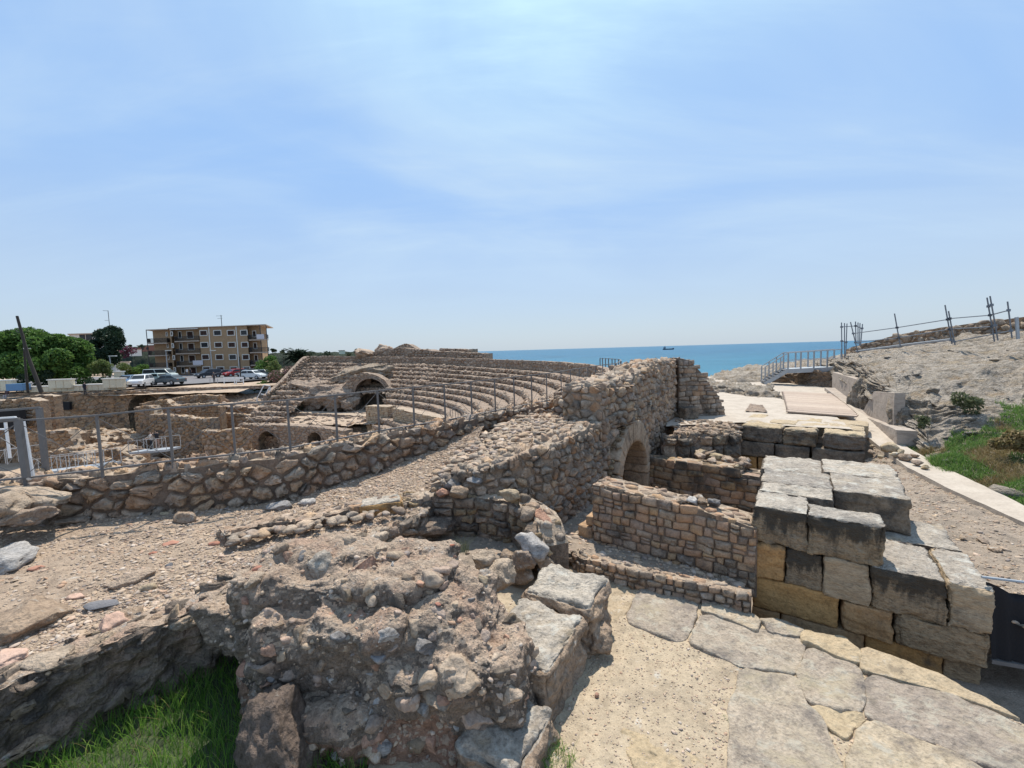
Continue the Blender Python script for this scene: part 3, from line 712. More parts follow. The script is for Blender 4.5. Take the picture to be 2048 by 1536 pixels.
pos2 = pos[rng.uniform(size=len(pos)) < .04]
grass('dry_grass_blades', pos2, rng.uniform(.15, .36, len(pos2)), 'grass_dry', lean=.6, w=.003, seg=4)
PB = [(-1.3, 8.4)] + [tuple(P(u, v, z=-3.95))[:2] for u, v in [(1135, 1112), (1240, 1150), (1330, 1172), (1408, 1200), (1515, 1244), (1606, 1266), (1718, 1308), (1850, 1344), (2036, 1442), (2300, 1580)]]
PA = [(-1.6, 1.2)] + [(x * .75 + .2, 1.2) for x in np.linspace(-.5, 7, 10)]
pv, PG = patch('pavement', [PA, [((a[0] + b[0]) / 2, (a[1] + b[1]) / 2) for a, b in zip(PA, PB)], PB], -3.962, 200, 240, 'sand', amp=.02, f=3)
patch('trench_floor', [[(2.9, 4.5), (8.5, 2.4)], [(3.0, 6.6), (9.2, 5.2)]], -4.42, 30, 40, 'gravel_grey', amp=.04)

p = near_sample(PG, 9000)
pebbles('pavement_grit', p + [0, 0, .002], rng.lognormal(math.log(.009), .4, len(p)).clip(.004, .03), 'pebble')
SLABS = [
 ('slab', [(1290, 1166), (1403, 1196), (1369, 1287), (1246, 1243)], .02, 11), ('slab_yellow', [(1196, 1148), (1290, 1163), (1240, 1245), (1192, 1236)], .0, 12),
 ('slab', [(1408, 1197), (1470, 1210), (1517, 1243), (1510, 1266), (1450, 1240), (1402, 1226)], .05, 13), ('slab', [(1517, 1240), (1570, 1246), (1606, 1264), (1602, 1276), (1540, 1268)], .05, 14),
 ('slab_yellow', [(1606, 1266), (1690, 1284), (1718, 1308), (1718, 1334), (1640, 1302), (1604, 1290)], .06, 15), ('slab_yellow', [(1722, 1298), (1850, 1342), (2034, 1440), (1990, 1425), (1850, 1375), (1726, 1348)], .05, 16),
 ('slab', [(1378, 1288), (1404, 1228), (1600, 1280), (1612, 1294), (1590, 1352), (1478, 1330)], .025, 17), ('slab', [(1616, 1296), (1722, 1336), (1726, 1424), (1612, 1408), (1596, 1352)], .025, 18),
 ('slab', [(1732, 1352), (1900, 1395), (2048, 1456), (2150, 1540), (2060, 1580), (1900, 1500), (1736, 1438)], .03, 19), ('slab', [(1482, 1338), (1596, 1358), (1612, 1412), (1640, 1440), (1690, 1560), (1455, 1570), (1462, 1420)], .025, 20),
 ('slab_yellow', [(1616, 1414), (1724, 1428), (1730, 1442), (1690, 1480), (1640, 1436)], .01, 21), ('slab', [(1738, 1444), (1900, 1506), (2050, 1590), (1900, 1640), (1696, 1600), (1700, 1500)], .03, 22),
 ('slab_yellow', [(1240, 1455), (1350, 1485), (1440, 1545), (1400, 1620), (1280, 1560)], .0, 23)]
for mt_, poly, dz, sd in SLABS:
    slab('paving_slab', [P(u, v, z=-3.95) for u, v in poly], -3.955 + dz, mt_, pv, seed=sd, n=84, amp=.026, edge=.05, th=.42 if dz >= .05 else .05)
# floors of the pits and the ground on the right
pit, PITG = patch('pit_floor', [[(-2.4, 5.6), (0.9, 7.6), (2.6, 6.75), (3.45, 6.2)], [(-1.9, 9.2), (.9, 9.6), (2.6, 8.0), (3.6, 6.9)], [(-1, 12), (2.2, 11.6), (2.9, 8.2), (3.8, 7.1)]], -3.74, 120, 120, 'gravel_grey', amp=.04)
p = near_sample(PITG, 1500)
pebbles('pit_rubble', p, rng.lognormal(math.log(.03), .5, len(p)).clip(.01, .10), 'pebble')
low, LOWG = patch('lower_pit_floor', [[(.5, 9.5), (12, 5)], [(3, 17), (14, 16)]], -5.25, 60, 60, 'gravel_grey', amp=.05)
# ---------------------------------------------------------------- the long fence wall beside the terrace
FW = [(-11.5, 7.75), (-9.6, 7.95), (-8.6, 8.1), (-7.7, 8.25), (-6.5, 8.55), (-4.9, 9.05), (-3.6, 10.5), (-2.1, 12.1), (-.2, 14.5), (1.2, 16.3), (3.3, 19.6)]
wall('rubble_wall', 'long low wall of angular tan rubble carrying the grey railing behind the gravel terrace', 'wall', FW,
     [(0, -3.15), (.55, -3.2), (.8, -2.9), (1, -2.6)], [(0, -2.32), (.15, -2.22), (.3, -2.15), (.6, -2.1), (1, -2.05)], .75, face=('r', .30, .235), top=(.36, .26), mats=('rubble', 'rubble', 'rubble_grey'), budget=300, proud=.085, gap=.028, fine=1, seed=2, rough=.45, topamp=.04)
# ragged ledge at the wall's left foot
r = empty('ledge_rock', P(40, 1010, d=7.2), 'pale ragged ledge of mortared rubble at the far left foot of the railing wall', 'rock')
for i, (u, v, d, sx, sy, sz) in enumerate([(20, 1000, 7.4, .9, .45, .22), (80, 1010, 7.5, .35, .35, .22), (-30, 1020, 7.0, .6, .4, .3), (50, 1035, 7.1, .5, .3, .16)]):
    rock('stone', P(u, v, d=d), (sx, sy, sz), 300 + i, ('topmortar', 'boulder')[i % 2], r, sub=4, rough=.22, rz=.1, tilt=.1)
# ---------------------------------------------------------------- retaining face of the terrace above the grass
wall('terrace_wall', 'shaded rough retaining face under the gravel terrace, above the long grass', 'wall', [(-7.2, .5), (-4.93, 3.83), (-4.52, 4.42), (-3.74, 5.28), (-3.2, 5.9)],
     -4.3, [(0, -3.08), (.8, -3.06), (1, -2.95)], .45, face=('r', .30, .15), top=(.22, .16), mats=('conglomerate', 'boulder', 'ashlar_dark', 'conglomerate'), core='conglomerate', topm='conglo_top', budget=220, proud=.03, gap=.03, fine=1, amp=.11, topamp=.07, seed=5, rough=.6, res=.04, skip=lambda q: q[2] < -3.2 and random.random() < .6)
# low kerb wall along the terrace's right side
wall('kerb_wall', 'low crumbling rubble kerb between the gravel terrace and the big mortared block', 'wall', [P(452, 1092, z=-3.12), P(500, 1078, z=-3.12), P(610, 1062, z=-3.12), P(720, 1040, z=-3.12), P(800, 1022, z=-3.12)],
     -3.25, [(0, -2.92), (.5, -2.93), (.8, -2.88), (1, -2.86)], .42, face=('c', .24, .14), top=(.24, .18), mats=('boulder', 'rubble'), core='conglomerate', topm='conglo_top', budget=90, proud=.03, gap=.015, fine=1, amp=.05, topamp=.07, seed=6, rough=.5, end0=('r', .2, .15))
fr_k = (P(715, 1040, z=-3.1), (.93, .36), (-.36, .93))
block('kerb_block', fr_k, .05, .85, -.05, .45, -3.2, -2.82, ('ashlar', 'ashlar_top'), None, n=30, amp=.03, r=.05, seed=31, label='weathered squared block with a small hole, at the right end of the low kerb', cat='stone block')
# dark curved wall of the pit
dw, pa_, _ = wall('pit_wall', 'black weathered curving rubble wall at the edge of the pit, crumbling at its right end', 'wall', [P(800, 1006, z=-2.95), P(870, 996, z=-2.95), P(950, 998, z=-2.97), P(1020, 1012, z=-3.0), P(1062, 1034, z=-3.05), P(1082, 1075, z=-3.2)],
     -3.95, [(0, -2.9), (.5, -2.9), (.8, -2.98), (.93, -3.1), (1, -3.35)], .5, face=('c', .3, .17), top=(.26, .2), mats=('ashlar_dark', 'rubble_grey', 'ashlar_black'), core='conglomerate', budget=200, proud=.04, gap=.018, fine=1, amp=.06, topamp=.09, seed=7, rough=.4)
for i, (u, v, z, s, mt_) in enumerate([(1018, 988, -2.75, .17, 'slab_yellow'), (1055, 1025, -2.95, .16, 'boulder'), (1085, 1035, -3.05, .2, 'redrock'), (1075, 1060, -3.2, .22, 'boulder'), (1100, 1092, -3.45, .2, 'slab_yellow'), (1062, 1092, -3.3, .28, 'bluerock'), (1085, 1120, -3.6, .2, 'boulder'), (1030, 1120, -3.6, .22, 'boulder'), (1105, 1140, -3.8, .15, 'redrock'), (1000, 1135, -3.7, .2, 'ashlar_dark'), (1045, 1145, -3.75, .22, 'boulder')]):
    rock('tumbled_stone', P(u, v, z=z), (s * 1.2, s, s * .75), 320 + i, mt_, dw, sub=3, rough=.2, tilt=.5)
# rock shelf inside the pit corner
rock('pit_ledge', P(820, 1062, z=-3.55), (1.0, .5, .35), 341, 'conglomerate', None, sub=5, rough=.2, rz=.35, label='dark mortared ledge in the pit corner below the curving wall', cat='rock')
# ---------------------------------------------------------------- the long W wall: low part
WP = [(-1.75, 8.75), (-.7, 8.62), (.75, 8.85), (1.65, 9.85), (2.2, 10.75)]
ms, mp_, _ = wall('broad_rubble_wall', 'broad ruined rubble wall with ragged top left of the stone arch', 'wall', WP, [(0, -3.2), (.3, -3.9), (1, -3.95)], [(0, -2.72), (.2, -2.42), (.42, -2.15), (.6, -2.0), (.8, -1.9), (1, -1.88)], .7, face=('r', .2, .165), top=(.26, .2), mats=('rubble', 'rubble_grey'), budget=300, core='mortar2', skip=lambda q: random.random() < .05, proud=.055, gap=.016, fine=1, seed=8, amp=.05, topamp=.05, rough=.4)
cols = [[(-1.75, 8.9, -2.75), (-.7, 9.0, -2.45), (.5, 9.2, -2.1), (1.4, 10.0, -1.93), (1.9, 11.0, -1.88)],
        [(-1.6, 9.3, -2.62), (-.8, 10.0, -2.38), (.0, 10.6, -2.1), (.8, 11.3, -1.98), (1.4, 12.2, -1.95)],
        [(-1.7, 10.0, -2.75), (-1.3, 10.9, -2.45), (-.5, 11.9, -2.15), (.1, 13.0, -2.05), (1.0, 13.4, -2.0)]]
mt0, MG = patch('wall_top_rubble', cols, None, 90, 110, 'topmortar', amp=.05, f=3, seed=9, parent=ms)
p = near_sample(MG, 1500, .3); pebbles('loose_rubble', p + [0, 0, .01], rng.lognormal(math.log(.045), .5, len(p)).clip(.02, .14), 'pebble', ms)
items = []
p = near_sample(MG, 110, .2)
for q in p:
    V, F = rockgeo((rng.uniform(.10, .2), rng.uniform(.08, .15), rng.uniform(.04, .08)), int(rng.integers(1e6)), 2); items.append((rot(V, 0, 0, rng.uniform(0, 6)) + q + [0, 0, .03], F))
put_stones(ms, items, 110, [M['rubble'], M['boulder'], M['rubble_grey']], 'loose_stone')
# big loose stones at its near end
for i, (u, v, d, s, mt_) in enumerate([(905, 968, 8.7, .2, 'bluerock'), (930, 948, 8.9, .26, 'boulder'), (885, 985, 8.5, .13, 'redrock'), (950, 960, 8.6, .17, 'bluerock'), (915, 985, 8.4, .22, 'boulder')]):
    rock('loose_stone', P(u, v, d=d), (s * 1.3, s, s * .6), 350 + i, mt_, ms, sub=3, rough=.18, tilt=.3)
rock('fallen_column_stone', P(1012, 872, d=11.6), (.42, .16, .13), 361, 'slab_yellow', None, sub=4, rough=.08, rz=-.25, tilt=.05, flat=.75, label='smooth ochre elongated stone lying on the broad rubble wall beside the railing wall', cat='stone')
# ---------------------------------------------------------------- the tall wall with the arch
A0 = np.array([2.2, 10.75]); A1 = np.array([6.85, 17.9]); AD = (A1 - A0) / np.linalg.norm(A1 - A0); AN = np.array([AD[1], -AD[0]])
AC = np.array([3.26, 12.4]); ac_s = float((AC - A0) @ AD); ACZ = -3.98
def inhole(s, z, r=1.42): return (((s - ac_s) ** 2 + (z - ACZ) ** 2 < r * r) & (z > ACZ)) | ((abs(s - ac_s) < r) & (z <= ACZ))
def skipw(q):
    s = (q[:2] - A0) @ AD; return bool(inhole(s, q[2], 1.72))
tw, tp, _ = wall('tall_rubble_wall', 'tall rubble wall running away to the sea above the stone arch', 'wall', [A0 + AD * .15, A0 + AD * 3, A1], -5.3, [(0, -1.0), (.12, -.93), (.36, -.84), (.42, -.8), (.44, -.7), (.7, -.6), (1, -.58)], 1.1, face=('r', .24, .18), top=(.3, .24), end0=('r', .27, .2), mats=('rubble', 'rubble_grey'), budget=300, core='mortar2', proud=.06, gap=.014, fine=0, seed=10, amp=.04, topamp=.06, rough=.5, skip=skipw, hole=lambda s, z: inhole(s + .15, z))
# its lower stepped near end
wall('stepped_wall_end', 'lower shoulder of large angular rubble blocks at the near end of the tall wall', 'wall', [P(1108, 838, d=12.6), P(1160, 842, d=11.9), A0 + AD * .55 + AN * .0], -2.15, [(0, -1.42), (.45, -1.4), (.55, -1.2), (1, -1.05)], 1.2, face=('r', .32, .24), top=(.34, .26), end0=('r', .3, .22), end1=('r', .27, .2), mats=('rubble_grey', 'rubble'), budget=120, proud=.07, gap=.016, fine=1, seed=11, amp=.04)
# arch
ar = empty('stone_arch', (AC[0], AC[1], -5.2), 'round stone arch of long wedge voussoirs in the tall rubble wall', 'arch')
def apt(s, n, z): return np.c_[AC[0] + AD[0] * s + AN[0] * n, AC[1] + AD[1] * s + AN[1] * n, z]
def wedge(t0, t1, r0, r1, n0, n1, mat, k=5, name='voussoir', parent=ar, seed=1):
    V, F = CUB[6 if k < 6 else 10]; u = (V + 1) / 2
    th_ = t0 + (t1 - t0) * u[:, 0]; rr = r0 + (r1 - r0) * u[:, 1]; n = n0 + (n1 - n0) * u[:, 2]
    X = apt(-np.cos(th_) * rr, n, ACZ + np.sin(th_) * rr)
    X += X * 0 + (fbm(X, 5, 3, seed) * .012)[:, None] * np.array([1, 1, .6])
    return mesh(name, X, F, M[mat], parent, smooth=False)
nv = 15
for i in range(nv):
    t0, t1 = math.pi * i / nv, math.pi * (i + 1) / nv; mid = math.sin((t0 + t1) / 2)
    wedge(t0 + .008, t1 - .008, 1.25, 1.52 + .34 * mid ** 1.5 + random.uniform(-.03, .03), -.5, .30 + random.uniform(-.015, .015), 'voussoir', seed=i)
for sg in (-1, 1):
    for k in range(3):
        fr_ = (AC, AD, AN); a = sorted((sg * 1.25, sg * 1.58))
        block('jamb_block', (AC, AD, AN), a[0], a[1], -.5, .30, ACZ - .5 * (k + 1), ACZ - .5 * k, 'voussoir', ar, n=10, r=.02, amp=.012)
# extrados rubble over the ring
V_ = []; 
for i in range(60):
    t_ = rng.uniform(.12, math.pi * .62); rr = 1.62 + .30 * math.sin(t_) ** 1.5; V_.append((-math.cos(t_) * rr, rng.uniform(-.1, .24), ACZ + math.sin(t_) * rr))
V_ = np.array(V_); pp_ = apt(V_[:, 0], V_[:, 1], V_[:, 2]); pebbles('extrados_rubble', pp_, rng.uniform(.05, .11, 60), 'ashlar_black', ar, tmpl=PEB2, flat=.7)
# vault behind the arch, laid in courses
for k in range(11):
    t0, t1 = math.pi * k / 11, math.pi * (k + 1) / 11; x = -.5
    j = 0
    while x > -3.4:
        x1 = x - random.uniform(.45, .7); wedge(t0 + .006, t1 - .006, 1.27, 1.5, x1 + .01, x, 'ashlar_in', name='vault_block', seed=k * 7 + j); x = x1; j += 1
for sg in (-1, 1):
    for k in range(3):
        x = -.5
        while x > -3.4:
            x1 = x - random.uniform(.45, .75); a = sorted((sg * 1.27, sg * 1.55))
            block('vault_block', (AC, AD, AN), a[0], a[1], x1, x, ACZ - .42 * (k + 1), ACZ - .42 * k, 'ashlar_in', ar, n=6, r=.015, amp=.01, gap=.006); x = x1
bk = MB(); bk.box((0, 0, 0), (1, 1, 1)); V = np.array(bk.v[0]); V = apt(V[:, 0] * 1.6, -3.5 + V[:, 1] * .1, ACZ + .1 + V[:, 2] * 1.5)
mesh('vault_back_wall', V, bk.f, M['ashlar_dark'], ar)
# ---------------------------------------------------------------- buttress at the far end
BP = [P(1357, 832, z=-2.9), P(1450, 828, z=-2.9)]
wall('buttress', 'triangular buttress of flat grey rubble at the seaward end of the tall wall', 'wall', BP, -3.0, [(0, -.52), (.25, -.62), (.5, -1.2), (.85, -2.1), (1, -2.85)], .8, face=('c', .36, .2), top=(.3, .25), mats=('rubble_grey', 'rubble_grey', 'rubble'), budget=160, proud=.04, gap=.014, seed=12, topamp=.04, wig=.0)
block('altar_stone', (P(1357, 836, z=-2.9), (.95, .3), (-.3, .95)), .05, .75, -.35, .1, -2.95, -2.45, 'ashlar_dark', None, n=18, r=.03, amp=.02, seed=3, label='small dark moulded stone at the foot of the triangular buttress', cat='stone')
# ---------------------------------------------------------------- cross walls
R1a, R1b = np.array([1.5, 8.11]), np.array([3.70, 6.40]); e = (R1b - R1a) / np.linalg.norm(R1b - R1a)
w1, _, _ = wall('brick_coloured_cross_wall', 'nearest cross wall of small orange-brown coursed stones beside the tall block pier', 'wall', [R1a, R1b], -3.95, [(0, -2.62), (.5, -2.7), (.75, -2.74), (1, -2.84)], .58, face=('c', .19, .125), top=(.2, .16), end0=('c', .25, .16), mats=('brick_wall', 'brick_wall', 'boulder'), budget=300, proud=.03, gap=.012, fine=0, seed=13, topamp=.035, topm='topmortar')
for i, (a, z0, z1, w_) in enumerate([(-.05, -3.8, -3.5, .45), (.02, -3.5, -3.28, .3)]):
    block('toothing_stone', (R1a, e, (-e[1], e[0])), a - w_ * .7, a + .02, .02, .45, z0, z1, 'brick_wall', w1, n=10, r=.03, amp=.02)
for i, t in enumerate([.58, .64, .7, .75, .66]):
    q = R1a + (R1b - R1a) * t + np.array([e[1] * -1, e[0]]) * (.15 + .06 * i); rock('loose_stone', (q[0], q[1], -2.66), (.13, .1, .07), 370 + i, 'bluerock' if i % 2 else 'boulder', w1, sub=3, rough=.3)
CB = [P(1140, 1106, z=-3.72), P(1165, 1122, z=-3.72), P(1240, 1143, z=-3.72), P(1330, 1163, z=-3.72), P(1420, 1182, z=-3.72), P(1503, 1200, z=-3.72)]
wall('kerb_of_small_stones', 'low kerb of small rough stones between the shaded ledge and the paving slabs', 'wall', CB, -4.0, -3.68, .22, face=('c', .16, .12), top=(.15, .12), mats=('rubble_grey', 'brick_wall', 'boulder'), core='conglomerate', budget=180, proud=.03, gap=.012, fine=0, seed=14, amp=.04, topamp=.05, rough=.5)
R2a, R2b = np.array([4.2, 13.75]), np.array([6.95, 11.6])
w2, _, _ = wall('dark_cross_wall', 'second cross wall of regular dark brown coursed blocks running right from the arch', 'wall', [R2a, R2b], -5.3, [(0, -3.68), (.75, -3.6), (.78, -3.72), (1, -3.75)], .8, face=('c', .4, .21), top=(.3, .24), mats=('brick_dark', 'brick_dark', 'brick_wall'), budget=200, proud=.03, gap=.012, seed=15, topamp=.04)
R3a = P(1345, 880, z=-3.15); R3b = P(1478, 868, z=-3.1)
pf, PFG = patch('rubble_platform', [[R3a, P(1410, 873, z=-3.1), R3b], [P(1352, 838, z=-2.88), P(1410, 840, z=-2.9), P(1482, 846, z=-2.9)]], None, 60, 60, 'conglo_top', amp=.10, f=2, seed=16)
p = on_grid(PFG, 500); pebbles('platform_rubble', p, rng.lognormal(math.log(.06), .5, 500).clip(.03, .2), 'boulder')
w3, _, _ = wall('platform_wall', 'rough boulder front of the rubble platform between the tall wall and the far block pier', 'wall', [R3a - Vector((.35, -.1, 0)), R3a, P(1410, 873, z=-3.1), R3b, P(1484, 868, z=-3.1)], -5.2, -3.13, .5, face=('c', .6, .42), top=(.4, .3), mats=('boulder', 'ashlar_dark'), core='conglomerate', budget=60, proud=.10, gap=.03, fine=1, seed=17, amp=.08, rough=.5)
for i in range(16):
    u = 1390 + 105 * random.random(); rock('loose_stone', P(u, 905 + (u - 1390) * .18 + random.uniform(-6, 12), z=-3.55), (.22, .16, .1), 390 + i, ('boulder', 'conglo_top', 'slab_yellow')[i % 3], w2, sub=3, rough=.3, tilt=.4)
# ---------------------------------------------------------------- near block pier
KS = 1.06
PO = np.array([3.46, 6.10]) * KS; pe1 = np.array([.827, -.562]); pe2 = np.array([.562, .827]); PF = (PO, pe1, pe2)
def fa(u, v):
    """ray through u, v against the pier's front: (a, z)"""
    k = fw + RT * ((u - 1024) / 860) + UP * ((768 - v) / 860); n = -pe2
    t = (PO @ n) / (k.x * n[0] + k.y * n[1]); q = k * t; return float((np.array([q.x, q.y]) - PO) @ pe1) / KS, q.z
pier = empty('block_pier', (PO[0] + 1, PO[1] + .5, -3.95), 'nearest pier of huge weathered blocks, grey on top, ochre and black on its face', 'stone pier')
TOP = 'ashlar_top'; Z0, Z1, Z2, Z3, Z4, Z5 = -2.35, -2.90, -3.42, -3.90, -4.35, -4.8
def pb(a0, a1, b0, b1, z0, z1, mat, **kw):
    kw.setdefault('gap', .004); kw.setdefault('r', .022); kw.setdefault('amp', .024); return block('ashlar_block', PF, a0 * KS, a1 * KS, b0 * KS, b1 * KS, z1 * KS, z0 * KS, mat, pier, **kw)
def pb0(*a, **k): return pb(*a, r=.016, gap=.001, **k)
pb0(0, .66, 0, .80, Z0, Z1, ('ashlar_black', TOP), n=44, seed=41, chip=.07, amp=.024)
pb0(.66, 1.47, -.02, .46, Z0, Z1, ('ashlar_black', TOP), n=44, seed=42, chip=.10, amp=.026)
pb0(.02, .98, .80, 1.36, Z0, Z1, ('ashlar_dark', TOP), n=30, seed=43)
pb0(0, 1.0, 1.36, 2.3, Z0, Z1, ('ashlar_dark', TOP), n=30, seed=44)
pb0(1.0, 1.93, 1.36, 2.45, Z0, Z1, ('ashlar_dark', TOP), n=30, seed=45)
pb0(-.08, .9, 2.3, 3.5, Z0 - .02, Z1, ('ashlar_dark', TOP), n=30, seed=46)
pb0(.9, 1.97, 2.45, 3.55, Z0 + .01, Z1, ('ashlar_dark', TOP), n=30, seed=47)
AX = lambda u, v: fa(u, v)[0]
c2 = [0, AX(1570, 1125), AX(1646, 1140), AX(1743, 1150), AX(1897, 1190), 2.46]
for i, (mt_, ch) in enumerate([('ashlar', .03), (('ashlar_black'), .06), ('ashlar_light', .03), (('ashlar_black', TOP), .10), (('ashlar_light', TOP), .12)]):
    b1 = 1.2 if i < 3 else 1.1
    pb(c2[i], c2[i + 1], (.0, .02, -.01, -.02, -.03)[i], b1, Z1, Z2 - (.0, .02, .06, .05, .05)[i], mt_, n=44 if i > 2 else 30, seed=50 + i, chip=ch)
pb(c2[3], 2.42, 1.1, 2.2, Z1, Z2, ('ashlar_dark', TOP), n=30, seed=56, chip=.08)
pb(.1, c2[3], 1.2, 3.4, Z1, Z2, 'ashlar_dark', n=10, seed=57)
c3 = [0, AX(1678, 1200), AX(1685, 1210), AX(1788, 1240), 2.42]
pb(0, c3[1], .02, .9, Z2, Z3, 'ashlar', n=30, seed=61, amp=.012, chip=.02)
pb(c3[2], c3[3], .0, .9, Z2 - .04, Z3, 'ashlar', n=30, seed=62)
pb(c3[3] + .02, 2.44, -.02, .9, Z2 - .02, Z3 - .02, 'ashlar_worn', n=44, seed=63, chip=.10, r=.07)
pb(.1, 2.3, .9, 2.3, Z2, Z3, 'ashlar_dark', n=10, seed=64)
c4 = [0, AX(1560, 1230), AX(1731, 1280), AX(1889, 1340), 2.40]
for i in range(4): pb(c4[i], c4[i + 1], .03 + .02 * i, .9, Z3, Z4, 'ashlar' if i < 3 else 'ashlar_worn', n=18, seed=70 + i, amp=.01, chip=.02)
pb(0, 2.4, .05, .9, Z4, Z5, 'ashlar', n=10, seed=75)
# ---------------------------------------------------------------- far block pier
QO = np.array([8.22, 15.41]); QF = (QO, np.array([.772, -.636]), np.array([.636, .772]))
qp = empty('block_pier', (QO[0] + 2, QO[1], -5.2), 'farther block pier with a pale yellow slab top, behind the nearest pier', 'stone pier')
def qb(a0, a1, b0, b1, z0, z1, mat, **kw): kw.setdefault('n', 18); return block(kw.pop('name', 'ashlar_block'), QF, a0, a1, b0, b1, z1, z0, mat, qp, **kw)
YT = 'slab_yellow'
for a0, a1, b1, z in ((0, 1.3, .95, -2.92), (1.32, 2.28, .9, -2.95), (2.44, 3.52, 1.0, -2.96)): qb(a0, a1, 0, b1, z, -3.5, ('ashlar_dark', YT), chip=.14, amp=.05, r=.08, n=30)
for a0, a1 in ((-.02, 1.08), (1.1, 2.1), (2.16, 3.52)): qb(a0, a1, -.02, 1.0, -3.5, -4.05, 'ashlar_dark')
for a0, a1 in ((0, .55), (.57, 1.0), (1.02, 2.4)): qb(a0, a1, .03, 1.0, -4.05, -4.7, 'ashlar')
for j, (b0, b1, sp) in enumerate(((.95, 1.9, (0, .75, 1.6, 2.5, 3.5)), (1.9, 3.0, (-.1, .5, 1.5, 2.3, 3.6)))):
    for a0, a1 in zip(sp[:-1], sp[1:]): qb(a0, a1, b0, b1, -2.91 + random.uniform(-.03, .01), -3.3, YT, n=18, name='top_slab', chip=.04)
# ---------------------------------------------------------------- paired blocks right of the big chunk
FO = np.array([.33, 4.22]); FF_ = (FO, np.array([.875, -.484]), np.array([.484, .875]))
def fb(lab, a0, a1, b0, b1, z0, z1, sd, n=44, **kw): return block('limestone_block', FF_, a0, a1, b0, b1, z1, z0, ('boulder', 'ashlar_top'), None, n=n, seed=sd, label=lab, cat='stone block', **kw)
fb('large pale limestone block farthest from the camera in the row beside the mortared chunk', -.95, .06, 1.12, 2.0, -3.27, -4.02, 81, chip=.14, amp=.06, r=.10)
fb('large pale limestone block touching the chunk, nearer of the two cracked apart', -.95, .0, -.05, 1.12, -3.32, -4.02, 82, chip=.13, amp=.06, r=.09)
fb('low rough limestone block at the right foot of the mortared chunk', -.62, .10, -.95, -.05, -3.62, -4.05, 83, chip=.16, amp=.08, r=.12)
rock('boulder', P(1195, 1275, z=-3.8), (.22, .2, .2), 401, 'boulder', None, sub=4, rough=.25, label='rough knob of rock sticking out beside the paired limestone blocks', cat='rock')
rock('small_stone', P(1193, 1391, z=-3.95), (.035, .03, .03), 402, 'redrock', None, sub=2, label='small pinkish stone lying alone on the sandy pavement', cat='stone')
# stones behind the chunk
for i, (u, v, z, s, mt_, lab) in enumerate([(1000, 1150, -3.2, .22, 'topmortar', 'pale angular rock behind the right shoulder of the chunk'), (968, 1122, -3.1, .17, 'topmortar', 'smaller pale rock wedged behind the chunk below the pit wall'), (1045, 1120, -3.45, .2, 'boulder', 'tan rock between the pit wall and the paired blocks')]):
    rock('rock', P(u, v, z=z), (s * 1.2, s, s), 410 + i, mt_, None, sub=4, rough=.2, label=lab, cat='rock')

wall('terrace_edge_wall', 'low rough rubble face where the terrace drops into the pit behind the chunk', 'wall', [(-3.0, 6.15), (-2.15, 7.4), (-1.78, 8.3), (-1.6, 8.7)], -4.0, -3.1, .4, face=('r', .26, .17), top=(.24, .18), mats=('boulder', 'rubble_grey', 'ashlar_dark'), core='conglomerate', topm='conglo_top', budget=70, proud=.05, gap=.02, fine=1, amp=.08, topamp=.06, seed=19)

kw_ = bpy.data.objects['kerb_wall']
for i in range(46):
    t = i / 46; u = 460 + 345 * t + random.uniform(-6, 6); v = 1088 - 66 * t - 6 + random.uniform(-9, 5)
    s = random.uniform(.06, .13); rock('rubble_stone', P(u, v, z=-2.95), (s * 1.3, s, s * .6), 1300 + i, random.choice(['boulder', 'rubble', 'topmortar', 'rubble_grey']), kw_, sub=2, rough=.15, tilt=.3)
# ---------------------------------------------------------------- the big mortared chunk in front
def remesh(solids, vox):
    me = bpy.data.meshes.new('t'); V = np.concatenate([s[0] for s in solids]); F = []; n = 0
    for v, f in solids: F += [[int(i) + n for i in q] for q in f]; n += len(v)
    me.from_pydata(V.tolist(), [], F); ob = bpy.data.objects.new('t', me); C.objects.link(ob)
    md = ob.modifiers.new('r', 'REMESH'); md.mode = 'VOXEL'; md.voxel_size = vox; md.adaptivity = 0
    dg = bpy.context.evaluated_depsgraph_get(); e = ob.evaluated_get(dg); m2 = e.to_mesh()
    V = np.zeros(len(m2.vertices) * 3); m2.vertices.foreach_get('co', V); V = V.reshape(-1, 3)
    NN = np.zeros(len(m2.vertices) * 3); m2.vertices.foreach_get('normal', NN); NN = NN.reshape(-1, 3)
    F = [list(q.vertices) for q in m2.polygons]; e.to_mesh_clear(); bpy.data.objects.remove(ob)
    return V, NN, F
def blob(c, h, rz=0, tx=0, seed=1, amp=.1, rr=.35):
    V, F = CUB[18]; h = np.array(h, float); p = V * h; r0 = rr * h.min() * 2; q = np.clip(p, -(h - r0 * .5), h - r0 * .5); d = p - q
    ln = np.linalg.norm(d, axis=1)[:, None]; p = np.where(ln > 1e-9, q + d / np.maximum(ln, 1e-9) * r0 * .5, p)
    p = p + p / h * (fbm(p + np.array(c), 1.5, 3, seed) * amp)[:, None]
    p = rot(p, tx, 0, rz); return p + np.array(c), F
sol = [blob((-2.12, 4.95, -3.42), (1.08, .50, 1.03), -.06, .08, 1, .10), blob((-1.95, 4.62, -3.55), (.75, .42, .88), -.05, .10, 8, .12), blob((-.85, 4.72, -3.52), (.66, .66, .80), -.15, .42, 2, .12), blob((-1.15, 4.75, -3.2), (.6, .6, .58), -.1, .38, 9, .1),
       blob((-.70, 4.45, -3.80), (.80, .50, .85), -.2, .12, 3, .10), blob((-3.1, 5.0, -3.15), (.62, .36, .26), -.25, 0, 4, .08),
       blob((-1.3, 4.3, -4.15), (1.15, .42, .62), 0, 0, 5, .12), blob((-2.3, 4.75, -3.3), (.7, .42, .48), .1, .1, 6, .1), blob((-1.25, 5.0, -2.95), (.5, .38, .55), -.2, .1, 7, .08)]
